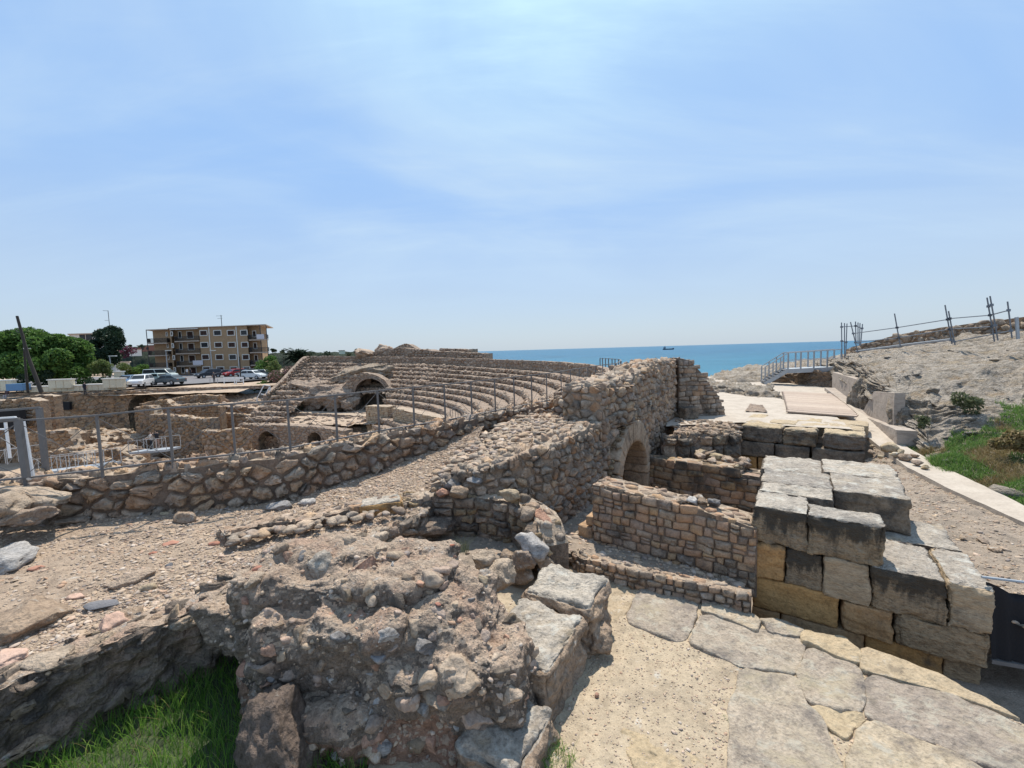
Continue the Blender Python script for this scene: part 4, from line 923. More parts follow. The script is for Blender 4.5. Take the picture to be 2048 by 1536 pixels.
V, NN, F = remesh(sol, .021)
g1 = fbm(V, 1.6, 3, 21, .55); g2 = fbm(V, 5.0, 3, 22, .6); g3 = fbm(V, 15, 3, 23, .6, ridge=True); g4 = fbm(V, 7, 2, 24, .5, ridge=True)
V = V + NN * (g1 * .085 + g2 * .038 + g3 * .007 + np.clip(-g4, 0, 1) * -.03)[:, None]
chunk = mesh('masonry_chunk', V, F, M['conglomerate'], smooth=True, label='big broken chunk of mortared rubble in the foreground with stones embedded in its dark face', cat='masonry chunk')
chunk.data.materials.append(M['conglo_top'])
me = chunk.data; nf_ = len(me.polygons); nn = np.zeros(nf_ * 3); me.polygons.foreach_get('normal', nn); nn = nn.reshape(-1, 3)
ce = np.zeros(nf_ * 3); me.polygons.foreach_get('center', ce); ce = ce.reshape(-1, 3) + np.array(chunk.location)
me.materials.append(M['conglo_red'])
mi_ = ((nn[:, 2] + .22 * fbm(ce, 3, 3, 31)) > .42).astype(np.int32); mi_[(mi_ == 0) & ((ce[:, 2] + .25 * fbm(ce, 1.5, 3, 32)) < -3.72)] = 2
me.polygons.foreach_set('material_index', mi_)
BV = BVHTree.FromPolygons([Vector(v) for v in V], F)
def hit(u, v):
    k = (fw + RT * ((u - 1024) / 860) + UP * ((768 - v) / 860)).normalized(); r_ = BV.ray_cast(Vector((0, 0, 0)), k); return r_[0], r_[1]
EMB = [(772, 1272, 42, 'bluerock', .9), (856, 1292, 50, 'bluerock', 1.0), (768, 1384, 50, 'emb', .7), (822, 1404, 40, 'emb2', .7), (886, 1412, 74, 'emb3', .55), (912, 1345, 66, 'emb', .6), (948, 1432, 66, 'emb2', .7),
       (1022, 1392, 54, 'emb', .7), (1000, 1350, 40, 'ashlar_dark', .5), (474, 1238, 24, 'boulder', .5), (512, 1160, 42, 'topmortar', .6), (534, 1336, 60, 'emb2', .8), (645, 1128, 85, 'ashlar_top', .55), (728, 1130, 70, 'redrock', .5), (868, 1080, 66, 'redrock', 1.0),
       (560, 1100, 38, 'boulder', .8), (1020, 1240, 45, 'ashlar_dark', .7), (1066, 1470, 48, 'redrock', .7), (965, 1160, 30, 'slab_yellow', .7), (760, 1475, 60, 'redrock', .45), (860, 1500, 55, 'redrock', .4), (950, 1490, 50, 'ashlar_dark', .4), (600, 1270, 36, 'ashlar_dark', .5), (560, 1240, 30, 'boulder', .5), (690, 1190, 40, 'ashlar_dark', .5), (640, 1330, 30, 'boulder', .4), (820, 1150, 34, 'boulder', .6), (760, 1095, 44, 'topmortar', .5), (700, 1080, 38, 'topmortar', .5), (930, 1100, 40, 'redrock', .6), (860, 1185, 20, 'topmortar', .7), (846, 1165, 18, 'slab_yellow', .7), (1010, 1165, 28, 'topmortar', .6), (1055, 1420, 40, 'ashlar_dark', .5), (900, 1240, 18, 'topmortar', .6), (820, 1330, 26, 'topmortar', .5), (700, 1420, 36, 'ashlar_dark', .4), (620, 1410, 30, 'boulder', .4)]
for i, (u, v, px, mt_, pr) in enumerate(EMB):
    h, n = hit(u, v)
    if h is None: continue
    s = px * h.length / 860 * .5
    rock('embedded_stone', h - n * s * (1 - pr) * .75, (s * 1.05, s * .85, s * .72), 500 + i, mt_, chunk, sub=4 if px > 40 else 3, rough=.17, tilt=.6, cuts=14, flat=.34)
for u, v, px in ((516, 1137, 24), (876, 1208, 14), (905, 1090, 12), (700, 1230, 10)):
    h, n = hit(u, v)
    if h is None: continue
    s = px * h.length / 860 * .5; rock('tile_sherd', h + n * .005, (s, s * .7, s * .35), int(u), 'terracotta', chunk, sub=2)
rs_ = random.Random(5)
for i in range(170):
    u, v = rs_.uniform(450, 1080), rs_.uniform(1090, 1530); h, n = hit(u, v)
    if h is None or h.length < 1: continue
    s = rs_.choice([.035, .05, .05, .07, .09, .12]); rock('embedded_stone', h - n * s * .35, (s * 1.2, s * .9, s * .7), 900 + i, rs_.choice(['emb', 'emb', 'ashlar_dark', 'redrock', 'emb2', 'emb2', 'bluerock']), chunk, sub=3, rough=.16, tilt=.7, cuts=11, flat=.42)
# small stones all over it
P_, S_ = [], []
tri = ce[(nn[:, 1] < .55)]; idx = rng.integers(len(ce), size=2600)
for q in idx:
    if nn[q, 1] > .6 or not inview(ce[q:q + 1])[0]: continue
    up = nn[q, 2] > .45
    if not up and rng.uniform() > .45: continue
    P_.append(ce[q]); S_.append(float(np.clip(rng.lognormal(math.log(.013 if up else .018), .5), .005, .05)))
pebbles('small_stone', np.array(P_), np.array(S_), 'pebble', chunk, flat=.7)
# boulder at the lower left corner and its neighbours
rock('boulder', P(562, 1485, d=3.9) , (.42, .36, .52), 431, 'brown_boulder', None, sub=5, rough=.14, tilt=.1, flat=.6, label='big brown boulder at the left foot of the mortared chunk, in the grass', cat='boulder')
# weeds
def tuft(name, lab, c, n, r, h, mat, w=.003):
    a = rng.uniform(0, 6.28, n); rr = r * np.sqrt(rng.uniform(0, 1, n)); pos = np.c_[c[0] + np.cos(a) * rr, c[1] + np.sin(a) * rr, np.full(n, c[2])]
    o = grass(name, pos, rng.uniform(.4, 1, n) * h, mat, lean=.6, w=w); del o['kind']; return tag(o, lab, 'plant')
tuft('grass_tuft', 'tuft of grass at the foot of the low block, bottom edge of the picture', P(1110, 1530, z=-3.98), 260, .2, .2, 'grass')
tuft('weed', 'thin straw coloured weed growing beside the black pit wall', P(925, 1105, z=-3.6), 120, .12, .42, 'weed', .002)
tuft('grass_tuft', 'small green weed in the sandy pavement near the paving slabs', P(1455, 1440, z=-3.97), 60, .05, .05, 'grass')
tuft('weed', 'small green plant growing out of the orange-brown cross wall', P(1378, 1075, d=7.25), 90, .06, .10, 'grass')
# named stones and sherds on the terrace
BT = BVHTree.FromPolygons([Vector(v) for v in TG.reshape(-1, 3)], gridfaces(*TG.shape[:2]).tolist())
def on_terr(u, v):
    k = (fw + RT * ((u - 1024) / 860) + UP * ((768 - v) / 860)).normalized(); r_ = BT.ray_cast(Vector((0, 0, 0)), k); return r_[0] if r_[0] is not None else P(u, v, z=-3.1)
TS = [(15, 1125, 75, .4, 'bluerock', 'white grey jagged rock at the left edge of the gravel terrace'), (48, 1252, 104, .4, 'boulder', 'large tan rock half sunk in the gravel at the left edge'),
      (10, 1322, 44, .35, 'pinkstone', 'pinkish rock at the left edge in front of the large tan rock'), (372, 1040, 34, .7, 'boulder', 'squarish tan stone standing on the terrace below the railing wall'),
      (143, 1046, 40, .4, 'rubble_grey', 'dark flat stone on the terrace near the pale ledge'), (268, 1162, 60, .35, 'conglo_top', 'crumbly flat lump of mortar in the middle of the gravel'),
      (205, 1210, 36, .25, 'slate', 'flat blue grey slate piece on the gravel'), (298, 1178, 26, .5, 'slab_yellow', 'tan stone right of the crumbly mortar lump'), (153, 1195, 22, .4, 'pinkstone', 'pink flat stone on the gravel left of the slate piece'),
      (222, 1258, 42, .8, 'pinkstone', 'pinkish angular block on the front rim of the terrace'), (105, 1325, 70, .3, 'topmortar', 'flat pale stone on the front rim of the terrace, lower left'), (260, 1235, 40, .5, 'boulder', 'rounded pale stone on the terrace rim beside the pinkish block'),
      (345, 1087, 28, .2, 'terracotta', 'large flat terracotta sherd in the gravel'), (70, 1138, 18, .3, 'terracotta', 'terracotta sherd on the gravel near the white grey rock'), (430, 1088, 16, .4, 'terracotta', 'terracotta sherd beside the end of the low kerb'), (306, 1107, 12, .3, 'terracotta', 'small terracotta sherd below the large one'),
      (338, 1132, 14, .6, 'slate', 'small dark stone in the middle of the gravel'), (560, 1016, 40, .45, 'bluerock', 'pale flat stone at the foot of the railing wall, left one of two'), (612, 1008, 30, .55, 'bluerock', 'pale angular stone at the foot of the railing wall, right one of two'), (330, 1028, 12, .6, 'slab_yellow', 'orange stone near the foot of the railing wall'),
      (555, 1038, 26, .3, 'terracotta', 'reddish flat sherd on the kerb rubble'), (617, 1028, 14, .5, 'white_stone', 'small white stone behind the kerb'), (510, 1068, 34, .5, 'bluerock', 'grey blue stone lying on the kerb, left one'), (483, 1072, 26, .5, 'white_stone', 'pale stone at the left end of the kerb')]
M['slate'] = stone_mat('blue_slate', [(.12, .125, .135), (.16, .16, .165)], var=.25, fs=50)
M['pinkstone'] = stone_mat('pink_stone', [(.42, .29, .22), (.46, .33, .26)], var=.25, fs=60)
M['white_stone'] = stone_mat('white_stone', [(.55, .53, .50), (.62, .6, .56)], var=.2, fs=50)
for i, (u, v, px, fl, mt_, lab) in enumerate(TS):
    h = on_terr(u, v); s = px * h.length / 860 * .5
    rock('sherd' if mt_ == 'terracotta' else 'loose_stone', h + Vector((0, 0, s * fl * .25)), (s * 1.1, s * .8, s * fl), 600 + i, mt_, None, sub=4 if px > 30 else 3, rough=.16 if mt_ != 'slate' else .04, tilt=.12, rz=rng.uniform(-.6, .6), label=lab, cat='stone' if mt_ != 'terracotta' else 'tile sherd')
# ================================================================ RIGHT SIDE
# yard of grey gravel beside the piers, falling towards the camera
def V3(u, v, z): q = P(u, v, z=z); return (q.x, q.y, q.z)
yard, YG = patch('gravel_yard', [[(6.1, 4.9, -3.5), (7.2, 4.6, -3.5), (9.5, 4.0, -3.45)], [(5.8, 7.0, -3.5), (7.6, 6.4, -3.5), (9.3, 7.0, -3.46)], [(7.5, 9.4, -3.6), (8.6, 9.0, -3.52), (10.0, 10.0, -3.5)], [(11.2, 13.4, -3.75), (11.4, 13.4, -3.7), (11.9, 14, -3.5)]], None, 150, 110, 'gravel_grey', amp=.03, f=3, seed=41)
p = near_sample(YG, 2600, .8); pebbles('yard_gravel', p + [0, 0, .003], rng.lognormal(math.log(.018), .5, len(p)).clip(.007, .07), 'pebble')
for i, (u, v, s, lab) in enumerate([(1965, 1082, .09, 'small grey broken stone on the gravel beyond the near pier, left of a pair'), (1992, 1098, .10, 'flat grey stone on the gravel near the black net, right of a pair'), (1925, 1075, .06, 'small pale stone on the gravel yard')]):
    rock('loose_stone', V3(u, v, -3.48), (s * 1.5, s, s * .5), 700 + i, 'boulder', None, sub=3, rough=.2, tilt=.3, label=lab, cat='stone')
# concrete footpath
PL = [(9.05, 6.2), (9.35, 7.9), (9.85, 9.6), (10.45, 11.2), (11.6, 13.4), (13.0, 16.2), (15.0, 20.5), (16.2, 23.5)]
PR = [(9.9, 6.0), (10.05, 8.0), (10.85, 9.9), (11.5, 11.5), (12.35, 13.3), (13.9, 16.0), (15.8, 19.8), (17.4, 23.0)]
PZ = [-3.42, -3.4, -3.4, -3.4, -3.38, -3.25, -3.05, -2.95]
def ribbon(name, Lp, Rp, Z, th, mat, **kw):
    n = len(Lp); V = [(*l, z) for l, z in zip(Lp, Z)] + [(*r_, z) for r_, z in zip(Rp, Z)] + [(*l, z - th) for l, z in zip(Lp, Z)] + [(*r_, z - th) for r_, z in zip(Rp, Z)]
    F = []
    for i in range(n - 1): F += [(i, n + i, n + i + 1, i + 1), (i, i + 1, 2 * n + i + 1, 2 * n + i), (n + i + 1, n + i, 3 * n + i, 3 * n + i + 1)]
    F += [(0, 2 * n, 3 * n, n)]
    return mesh(name, V, F, M[mat], **kw)
def dens(L_, m_=6):
    L_ = np.array(L_, float); t = np.linspace(0, len(L_) - 1, (len(L_) - 1) * m_ + 1)
    return np.stack([np.interp(t, range(len(L_)), L_[:, k]) for k in range(L_.shape[1])], 1)
A_, B_ = dens(PL), dens(PR); Zd = dens(np.array(PZ)[:, None])[:, 0]
A_ += (fbm(np.c_[A_, Zd], 1.5, 3, 50) * .04)[:, None]; B_ += (fbm(np.c_[B_, Zd], 2, 3, 51) * .09)[:, None]
path = ribbon('footpath', A_.tolist(), B_.tolist(), Zd.tolist(), .14, 'concrete', kind='structure')
# upper floor beyond the piers
def uf(x, y): return -2.93 + .0 * x
ufl, UG = patch('upper_floor', [[(5.6, 15.6), (8.6, 15.9), (11.2, 14.0)], [(8.5, 22), (12, 20.5), (14.2, 19.6)], [(11, 30), (16, 29), (20, 27)], [(16, 40), (24, 38), (30, 36)]], uf, 120, 120, 'concrete', amp=.03, f=.8, seed=43)
br_, _ = patch('floor_remains', [[P(1490, 822, z=-2.88), P(1535, 824, z=-2.88)], [P(1500, 808, z=-2.88), P(1525, 810, z=-2.88)]], None, 24, 24, 'boulder', amp=.05, f=3, seed=44, kind='structure')
# plank floor
pk = empty('plank_floor', P(1620, 815, z=-2.85), 'wooden plank floor in two fields below the metal stair', 'plank floor')
M['plank'] = stone_mat('grey_brown_plank', [(.36, .30, .245), (.32, .26, .21), (.40, .335, .27)], var=.2, fs=20, bump=.2)
for k in range(24):
    t = k / 24; a = P(1575 - 10 * t, 822 - 40 * t ** .8, z=-2.86); b = P(1675 - 15 * t + 40 * (1 - t), 832 - 45 * t ** .8, z=-2.86)
    a2 = P(1575 - 10 * (t + 1 / 24), 822 - 40 * (t + 1 / 24) ** .8, z=-2.86)
    w_ = (a2 - a).length * .93; mb = MB(); mb.bar(a, b, w_, .05); mb.build('plank', M['plank'], pk)
# low concrete kerb wall and the concrete facing of the cliff
M['cw'] = M['concrete_wall']
def cwall(name, lab, pts, zb, zt, th, mat='concrete_wall'):
    """pts in plan; wall on their right-hand side"""
    o, _, _ = wall(name, lab, 'wall', pts, zb, zt, th, core=mat, topm=None, res=.25, amp=.02, topamp=.01, seed=60); return o
def rp(u, v, d): q = P(u, v, d=d); return (q.x, q.y)
def zz(u, v, d): return P(u, v, d=d).z
cwall('concrete_kerb', 'low pale concrete kerb wall running below the concrete facing of the cliff', [rp(1648, 800, 25.5), rp(1690, 820, 21), rp(1740, 850, 17), rp(1792, 895, 13.6)], -3.6, [(0, -2.75), (.6, zz(1735, 838, 17.5)), (1, zz(1793, 860, 13.6))], .5)
cwall('concrete_wall', 'left tall board-marked concrete facing under the pale cliff', [rp(1663, 800, 26), rp(1722, 800, 19.8)], -3.3, [(0, zz(1665, 744, 26)), (1, zz(1722, 762, 19.8))], .3)
cwall('concrete_wall', 'right concrete facing panel with a slanting left edge and a small hole', [rp(1722, 840, 19.4), rp(1752, 840, 17), rp(1786, 850, 14.9)], -3.5, [(0, zz(1722, 828, 19.4)), (.42, zz(1752, 786, 17)), (1, zz(1786, 786, 14.9))], .3)
# cliff
CU = [1630, 1665, 1720, 1790, 1860, 1950, 2050, 2260]
CL = [[(790, 29), (805, 27.2), (840, 20.8), (893, 14.7), (944, 11.0), (985, 9.6), (1036, 8.1), (1190, 6.6)],
      [(775, 29.5), (775, 27.4), (815, 20.9), (868, 15.0), (905, 12.0), (925, 11.0), (950, 9.7), (1010, 8.6)],
      [(750, 30), (752, 27.1), (772, 20.3), (800, 15.1), (860, 13.2), (870, 12.6), (875, 11.8), (900, 11)],
      [(738, 30.5), (738, 26.8), (750, 20.5), (782, 15.4), (795, 14.2), (800, 14), (800, 13.4), (800, 13)],
      [(733, 31), (722, 27.5), (722, 22), (735, 18.5), (748, 17), (740, 16.5), (735, 16), (730, 15.5)],
      [(728, 32), (712, 29), (703, 26), (697, 23.5), (692, 22), (690, 20), (680, 18.8), (668, 17.5)],
      [(730, 36), (712, 33), (703, 30), (697, 28), (690, 26), (684, 24), (676, 22), (665, 21)]]
rows = [[P(u, v, d=d) for u, (v, d) in zip(CU, r_)] for r_ in CL]
cl, CG = patch('cliff', rows, None, 330, 420, 'cliff', amp=.30, f=.30, seed=45, strat=6.5, o=6, smooth=True)
p = on_grid(CG, 160); p = p[p[:, 0] > 9]; pebbles('cliff_rubble', p, rng.lognormal(math.log(.10), .5, len(p)).clip(.04, .35), 'cliff', flat=.45)
# grass on the lower slope
M['grass_mid'] = leafmat('slope_grass', [(.08, .17, .035), (.12, .23, .05), (.17, .28, .07), (.21, .27, .09), (.09, .18, .04)], .45)
ng = 60000
a = rng.uniform(0, 1, ng); b = rng.uniform(.42, .999, ng)
ii = a * (CG.shape[0] - 1) * .62; jj = b * (CG.shape[1] - 1)
i0, j0 = ii.astype(int), jj.astype(int); fa_, fb_ = (ii - i0)[:, None], (jj - j0)[:, None]
gp = (CG[i0, j0] * (1 - fa_) + CG[np.minimum(i0 + 1, CG.shape[0] - 1), j0] * fa_) * (1 - fb_) + (CG[i0, np.minimum(j0 + 1, CG.shape[1] - 1)] * (1 - fa_) + CG[np.minimum(i0 + 1, CG.shape[0] - 1), np.minimum(j0 + 1, CG.shape[1] - 1)] * fa_) * fb_
row = ii / (CG.shape[0] - 1) * 6; nzg = fbm(gp, .9, 3, 61)
lim = np.interp(b, [.42, .55, .7, .85, 1.0], [.2, .9, 2.0, 3.1, 4.2])
k = (row + nzg * .7 < lim) & inview(gp, .05)
gp, nzg = gp[k], nzg[k]
dry = (fbm(gp, .8, 2, 66) + np.exp(-((gp[:, 0] - P(2010, 890, d=10.5).x) ** 2 + (gp[:, 1] - 10.5) ** 2) / 2.2) * 1.0) > .72
grass('slope_grass', gp[~dry], rng.lognormal(math.log(.10), .45, (~dry).sum()).clip(.04, .35), 'grass_mid', lean=.7, w=.007, seg=2)
grass('dry_slope_grass', gp[dry], rng.uniform(.08, .26, dry.sum()), 'grass_dry', lean=.8, w=.006, seg=2)
def bush(name, lab, c, r, n, mats, cat='bush', group=None, leaf=.06, parent=None, sub='foliage', squash=.8, lob=7, **kw):
    """a bush or crown: leaves spread through several lobes"""
    o = parent or empty(name, (c[0], c[1], c[2] - r * .8), lab, cat, group)
    L_ = rng.normal(size=(lob, 3)); L_ /= np.linalg.norm(L_, axis=1)[:, None]; L_ = L_ * rng.uniform(.3, .75, (lob, 1)) * r * [1, 1, squash]
    k = rng.integers(lob, size=n); d = rng.normal(size=(n, 3)); d /= np.linalg.norm(d, axis=1)[:, None]
    rr = (rng.uniform(.25, 1, n) ** .45) * r * rng.uniform(.32, .55, lob)[k]
    p = L_[k] + d * rr[:, None] * [1, 1, squash] + np.array(tuple(c)); keep = fbm(p, 2.2 / r, 3, int(rng.integers(90))) > -.45; p = p[keep]
    leaves(sub, p, leaf, mats, o); return o
def leaves(name, p, leaf, mat, parent, **kw):
    n = len(p); a = rng.normal(size=(n, 3)); a /= np.linalg.norm(a, axis=1)[:, None]; b = np.cross(a, rng.normal(size=(n, 3))); b /= np.linalg.norm(b, axis=1)[:, None]
    s = leaf * rng.uniform(.6, 1.4, n)[:, None]; V = np.stack([p - a * s, p + b * s * .45, p + a * s, p - b * s * .45], 1).reshape(-1, 3)
    return mesh(name, V, np.arange(n * 4).reshape(-1, 4), M[mat], parent, **kw)
M['leaf'] = leafmat('green_leaves', [(.04, .09, .022), (.07, .14, .03), (.10, .19, .045), (.13, .22, .05)], .4)
M['leaf_dark'] = leafmat('dark_pine_needles', [(.015, .032, .018), (.025, .05, .025), (.035, .06, .03)], .15)
M['leaf_light'] = leafmat('light_leaves', [(.08, .13, .03), (.12, .17, .05), (.17, .19, .07)], .35)
M['leaf_hill'] = leafmat('hill_foliage', [(.05, .075, .045), (.07, .095, .055), (.09, .115, .07)], .1)
M['flower'] = leafmat('pink_oleander', [(.06, .09, .03), (.09, .12, .05), (.30, .14, .15), (.05, .08, .03), (.38, .20, .20)], .2)
bush('bush', 'olive green thorny shrub hanging on the cliff face above the grass slope', P(1935, 805, d=13.6), .5, 1500, 'weed', leaf=.05)
bush('bush', 'small green shrub on the cliff left of the olive shrub', P(1845, 842, d=13.2), .28, 500, 'weed', leaf=.045)
bush('dry_shrub', 'rust brown withered shrub on the grass slope at the right edge', P(2040, 895, d=10.4), .5, 2600, 'grass_dry', leaf=.06)
# heap of fallen yellow stones at the path
hp = [(1742, 905, .12), (1776, 900, .3), (1790, 912, .16), (1812, 918, .22), (1760, 914, .1), (1800, 905, .14), (1835, 928, .15), (1768, 924, .07), (1745, 893, .1), (1828, 912, .12), (1850, 935, .12), (1750, 920, .06)]
for i, (u, v, s) in enumerate(hp):
    q = P(u, v, z=-3.35); rock('fallen_stone', (q.x, q.y, -3.38 + s * .4), (s, s * .75, s * .55), 720 + i, 'slab_yellow' if i % 3 else 'boulder', None, sub=3, rough=.15, tilt=.3, group='fallen stones beside the footpath',
         label=['small reddish stone leftmost in the heap on the footpath', 'largest yellow boulder of the heap beside the footpath', 'flat stone just below the largest yellow boulder', 'second largest stone of the heap, right of the largest boulder', 'small stone between the reddish stone and the largest boulder', 'stone behind the heap close against the cliff foot', 'lowest stone on the right of the heap', 'small chip on the footpath below the heap', 'small stone of the heap nearest the concrete panel', 'upper right stone of the heap against the grass', 'outermost right stone of the heap in the grass', 'tiny chip alone on the footpath left below the heap'][i], cat='stone')
# pale rock hump on the upper floor
def outcrop(name, lab, pts, mat, amp, seed, f=1.2, strat=2.2, nu=70, nv=110, cat='rock'):
    """pts: rows from near foot over the crest to the far foot, of (u, v, d)"""
    o, G = patch(name, [[P(*q[:2], d=q[2]) for q in r_] for r_ in pts], None, nu, nv, mat, amp=amp, f=f, seed=seed, strat=strat, o=6, kind=None); tag(o, lab, cat); return o, G
outcrop('rock_outcrop', 'pale yellow eroded rock hump between the white floor and the plank floor',
        [[(1405, 790, 27), (1450, 792, 25.5), (1500, 808, 22.5), (1560, 812, 21.5), (1600, 838, 19.0)], [(1405, 772, 27.5), (1450, 768, 26.5), (1500, 778, 24), (1560, 786, 22.8), (1585, 812, 20.5)],
         [(1410, 755, 31), (1440, 762, 30), (1500, 766, 27), (1545, 772, 25), (1578, 806, 22)], [(1410, 765, 34), (1440, 768, 33), (1500, 775, 30), (1550, 785, 27), (1590, 815, 22.8)]], 'cliff', .22, 71)
outcrop('rock_outcrop', 'long grey eroded sea rock rising behind the metal stair to the cliff',
        [[(1385, 775, 36), (1430, 775, 33), (1500, 775, 31), (1575, 770, 31), (1640, 762, 31), (1700, 760, 31)], [(1390, 762, 38), (1440, 748, 36), (1500, 745, 34), (1575, 738, 33), (1640, 728, 33), (1700, 718, 33)],
         [(1395, 764, 42), (1445, 742, 41), (1500, 728, 40), (1575, 721, 40), (1640, 716, 40), (1720, 706, 40)], [(1395, 790, 48), (1445, 790, 48), (1500, 780, 48), (1575, 770, 48), (1640, 765, 48), (1720, 760, 48)]], 'cliff', .35, 72, f=.7)
M['shadow_rock'] = stone_mat('shade_brown_conglomerate', [(.24, .18, .125), (.28, .21, .15), (.20, .15, .11)], rnd=False, dark=.3, var=.5, fs=10, bump=1.0, bd=.1)  # brown rock with the shade below the footbridge put into its colour
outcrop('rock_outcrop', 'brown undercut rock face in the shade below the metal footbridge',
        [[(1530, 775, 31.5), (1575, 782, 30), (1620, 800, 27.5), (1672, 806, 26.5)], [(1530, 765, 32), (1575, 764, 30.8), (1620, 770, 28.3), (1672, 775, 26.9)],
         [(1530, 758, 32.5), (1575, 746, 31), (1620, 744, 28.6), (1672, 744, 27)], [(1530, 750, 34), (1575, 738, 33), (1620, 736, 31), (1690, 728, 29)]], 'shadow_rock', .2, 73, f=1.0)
for i in range(18):
    pass
# ---------------------------------------------------------------- metal footbridge with stair
fbz = empty('metal_footbridge', P(1600, 745, d=29), 'grey metal footbridge with railings and a short stair in front of the sea', 'footbridge')
DK = [P(1576, 738, d=29.2), P(1682, 733, d=27.5)]; ST = [P(1530, 765, d=30.4), DK[0]]; GM = M['galv']
wv = Vector((.35, .94, 0)) * 1.3
def para(a, b, w, th, name, mat, parent):
    mb = MB(); n = Vector((0, 0, th)); mb.add([a, b, b + w, a + w, a - n, b - n, b + w - n, a + w - n], [(0, 1, 2, 3), (4, 7, 6, 5), (0, 4, 5, 1), (1, 5, 6, 2), (2, 6, 7, 3), (3, 7, 4, 0)]); return mb.build(name, mat, parent)
para(DK[0], DK[1], wv, .1, 'deck', GM, fbz)
for nm, off in (('near', 0), ('far', 1)):
    MB().bar(DK[0] + wv * off + Vector((0, 0, -.15)), DK[1] + wv * off + Vector((0, 0, -.15)), .08, .28).build('beam', GM, fbz)
    MB().bar(ST[0] + wv * off + Vector((0, 0, -.1)), ST[1] + wv * off + Vector((0, 0, -.1)), .08, .26).build('stringer', GM, fbz)
for k in range(7):
    t = (k + .5) / 7; q = ST[0].lerp(ST[1], t); mb = MB(); mb.bar(q, q + wv, .3, .04); mb.build('tread', M['steel'], fbz)
for off in (0, 1):
    o_ = wv * off; h = Vector((0, 0, 1.1))
    MB().tube([ST[0] + o_ + h, DK[0] + o_ + h, DK[1] + o_ + h], .035, 6).build('handrail', GM, fbz)
    MB().tube([ST[0] + o_ + h * .5, DK[0] + o_ + h * .5, DK[1] + o_ + h * .5], .02, 6).build('mid_rail', GM, fbz)
    for t in (0, .35, .68): q = ST[0].lerp(ST[1], t) + o_; MB().bar(q - h * .1, q + h, .07, .05).build('post', GM, fbz)
    for k in range(5): q = DK[0].lerp(DK[1], k / 4) + o_; MB().bar(q - h * .1, q + h, .08, .06).build('post', GM, fbz)
# ---------------------------------------------------------------- wall along the top of the cliff
wall('parapet_wall', 'brown rubble wall climbing along the top of the cliff at the right', 'wall', [P(1690, 742, d=31), P(1705, 700, d=30), P(1800, 690, d=27), P(1900, 675, d=24), P(2060, 650, d=20.5), P(2200, 640, d=18)],
     [(0, -3.2), (.2, -.8), (1, -.5)], [(0, zz(1700, 700, 30.5)), (.12, zz(1716, 690, 30)), (.3, zz(1800, 669, 27)), (.55, zz(1900, 652, 24)), (.9, zz(2060, 629, 20.5)), (1, zz(2200, 610, 18))], .6, face=('r', .42, .28), mats=('rubble_grey', 'boulder'), core='ruin', budget=120, proud=.05, gap=.03, res=.25, seed=80, amp=.03, topamp=.03)
mb = MB()
M['handrail'] = M['galv']
for z_ in (0,):
    MB().tube([P(1712, 702, d=26), P(1800, 690, d=23.5), P(1900, 678, d=21.5)], .04, 6).build('handrail', M['galv'], label='long pale handrail along the top of the cliff below the parapet wall', cat='handrail')
outcrop('rock_outcrop', 'pale rock slab with a brown flank on top of the cliff, far right',
        [[(1860, 694, 22.5), (1920, 690, 21.5), (2000, 688, 20), (2100, 680, 18.5)], [(1870, 688, 23), (1925, 674, 22), (2000, 674, 20.5), (2100, 662, 19)], [(1880, 684, 23.5), (1930, 666, 22.6), (2000, 668, 21.3), (2100, 655, 19.8)]], 'cliff', .12, 77, nu=40, nv=80)
# scaffold
def scaff(lab, posts, rails, group=None):
    r_ = empty('scaffold', posts[0][0], lab, 'scaffold', group)
    for a, b in posts: MB().tube([a, b], .027, 6).build('tube', M['scaff'], r_)
    for a, b in rails:
        MB().tube([a, b], .024, 6).build('rail', M['scaff'], r_)
        for q in (a, b): MB().box(q, (.05, .05, .05), .4).build('coupler', M['scaff'], r_)
    return r_
D_ = [22.5, 20.6, 20.4, 18.8, 18.6, 18.0]
tops = [(1789, 627), (1890, 610), (1897, 622), (1974, 595), (1980, 592), (2015, 603)]; bots = [(1801, 694), (1904, 688), (1910, 690), (1989, 683), (1996, 681), (2024, 676)]
ps = [(P(*t, d=d), P(*b, d=d)) for t, b, d in zip(tops, bots, D_)]
lp = (P(1701, 644, d=25), P(1716, 706, d=25))
def on(pp, v, d):  # the point of the post at image row v
    (a, b) = pp; return lambda f: a.lerp(b, f)
al = [lp] + ps
def rl(i, fi, j, fj): return (al[i][0].lerp(al[i][1], fi), al[j][0].lerp(al[j][1], fj))
scaff('row of leaning steel scaffold tubes with cross rails along the top of the cliff', al,
      [rl(0, .37, 1, .42), rl(1, .42, 2, .37), rl(2, .37, 3, .22), rl(3, .22, 4, .40), rl(4, .40, 6, .24), rl(0, .66, 1, .72), rl(1, .72, 2, .62), rl(2, .62, 4, .66), rl(4, .66, 5, .66), rl(5, .2, 4, .2), rl(0, .95, 2, .9), rl(3, .9, 6, .8)])
cage = []
for i, (u, v) in enumerate([(1683, 645), (1689, 646), (1694, 647), (1711, 643), (1716, 645), (1720, 646), (1725, 648)]):
    d = 26 + (i % 3) * .7; cage.append((P(u, v, d=d), P(u + (1, 0, -3, 1, 0, -1, -4)[i], v + (74 if i < 3 else 44), d=d)))
scaff('cluster of upright scaffold tubes where the footbridge meets the cliff', cage, [(cage[0][0].lerp(cage[0][1], .12), cage[3][0].lerp(cage[3][1], .2)), (cage[0][0].lerp(cage[0][1], .5), cage[2][0].lerp(cage[2][1], .5)), (cage[3][0].lerp(cage[3][1], .2), cage[6][0].lerp(cage[6][1], .2))])
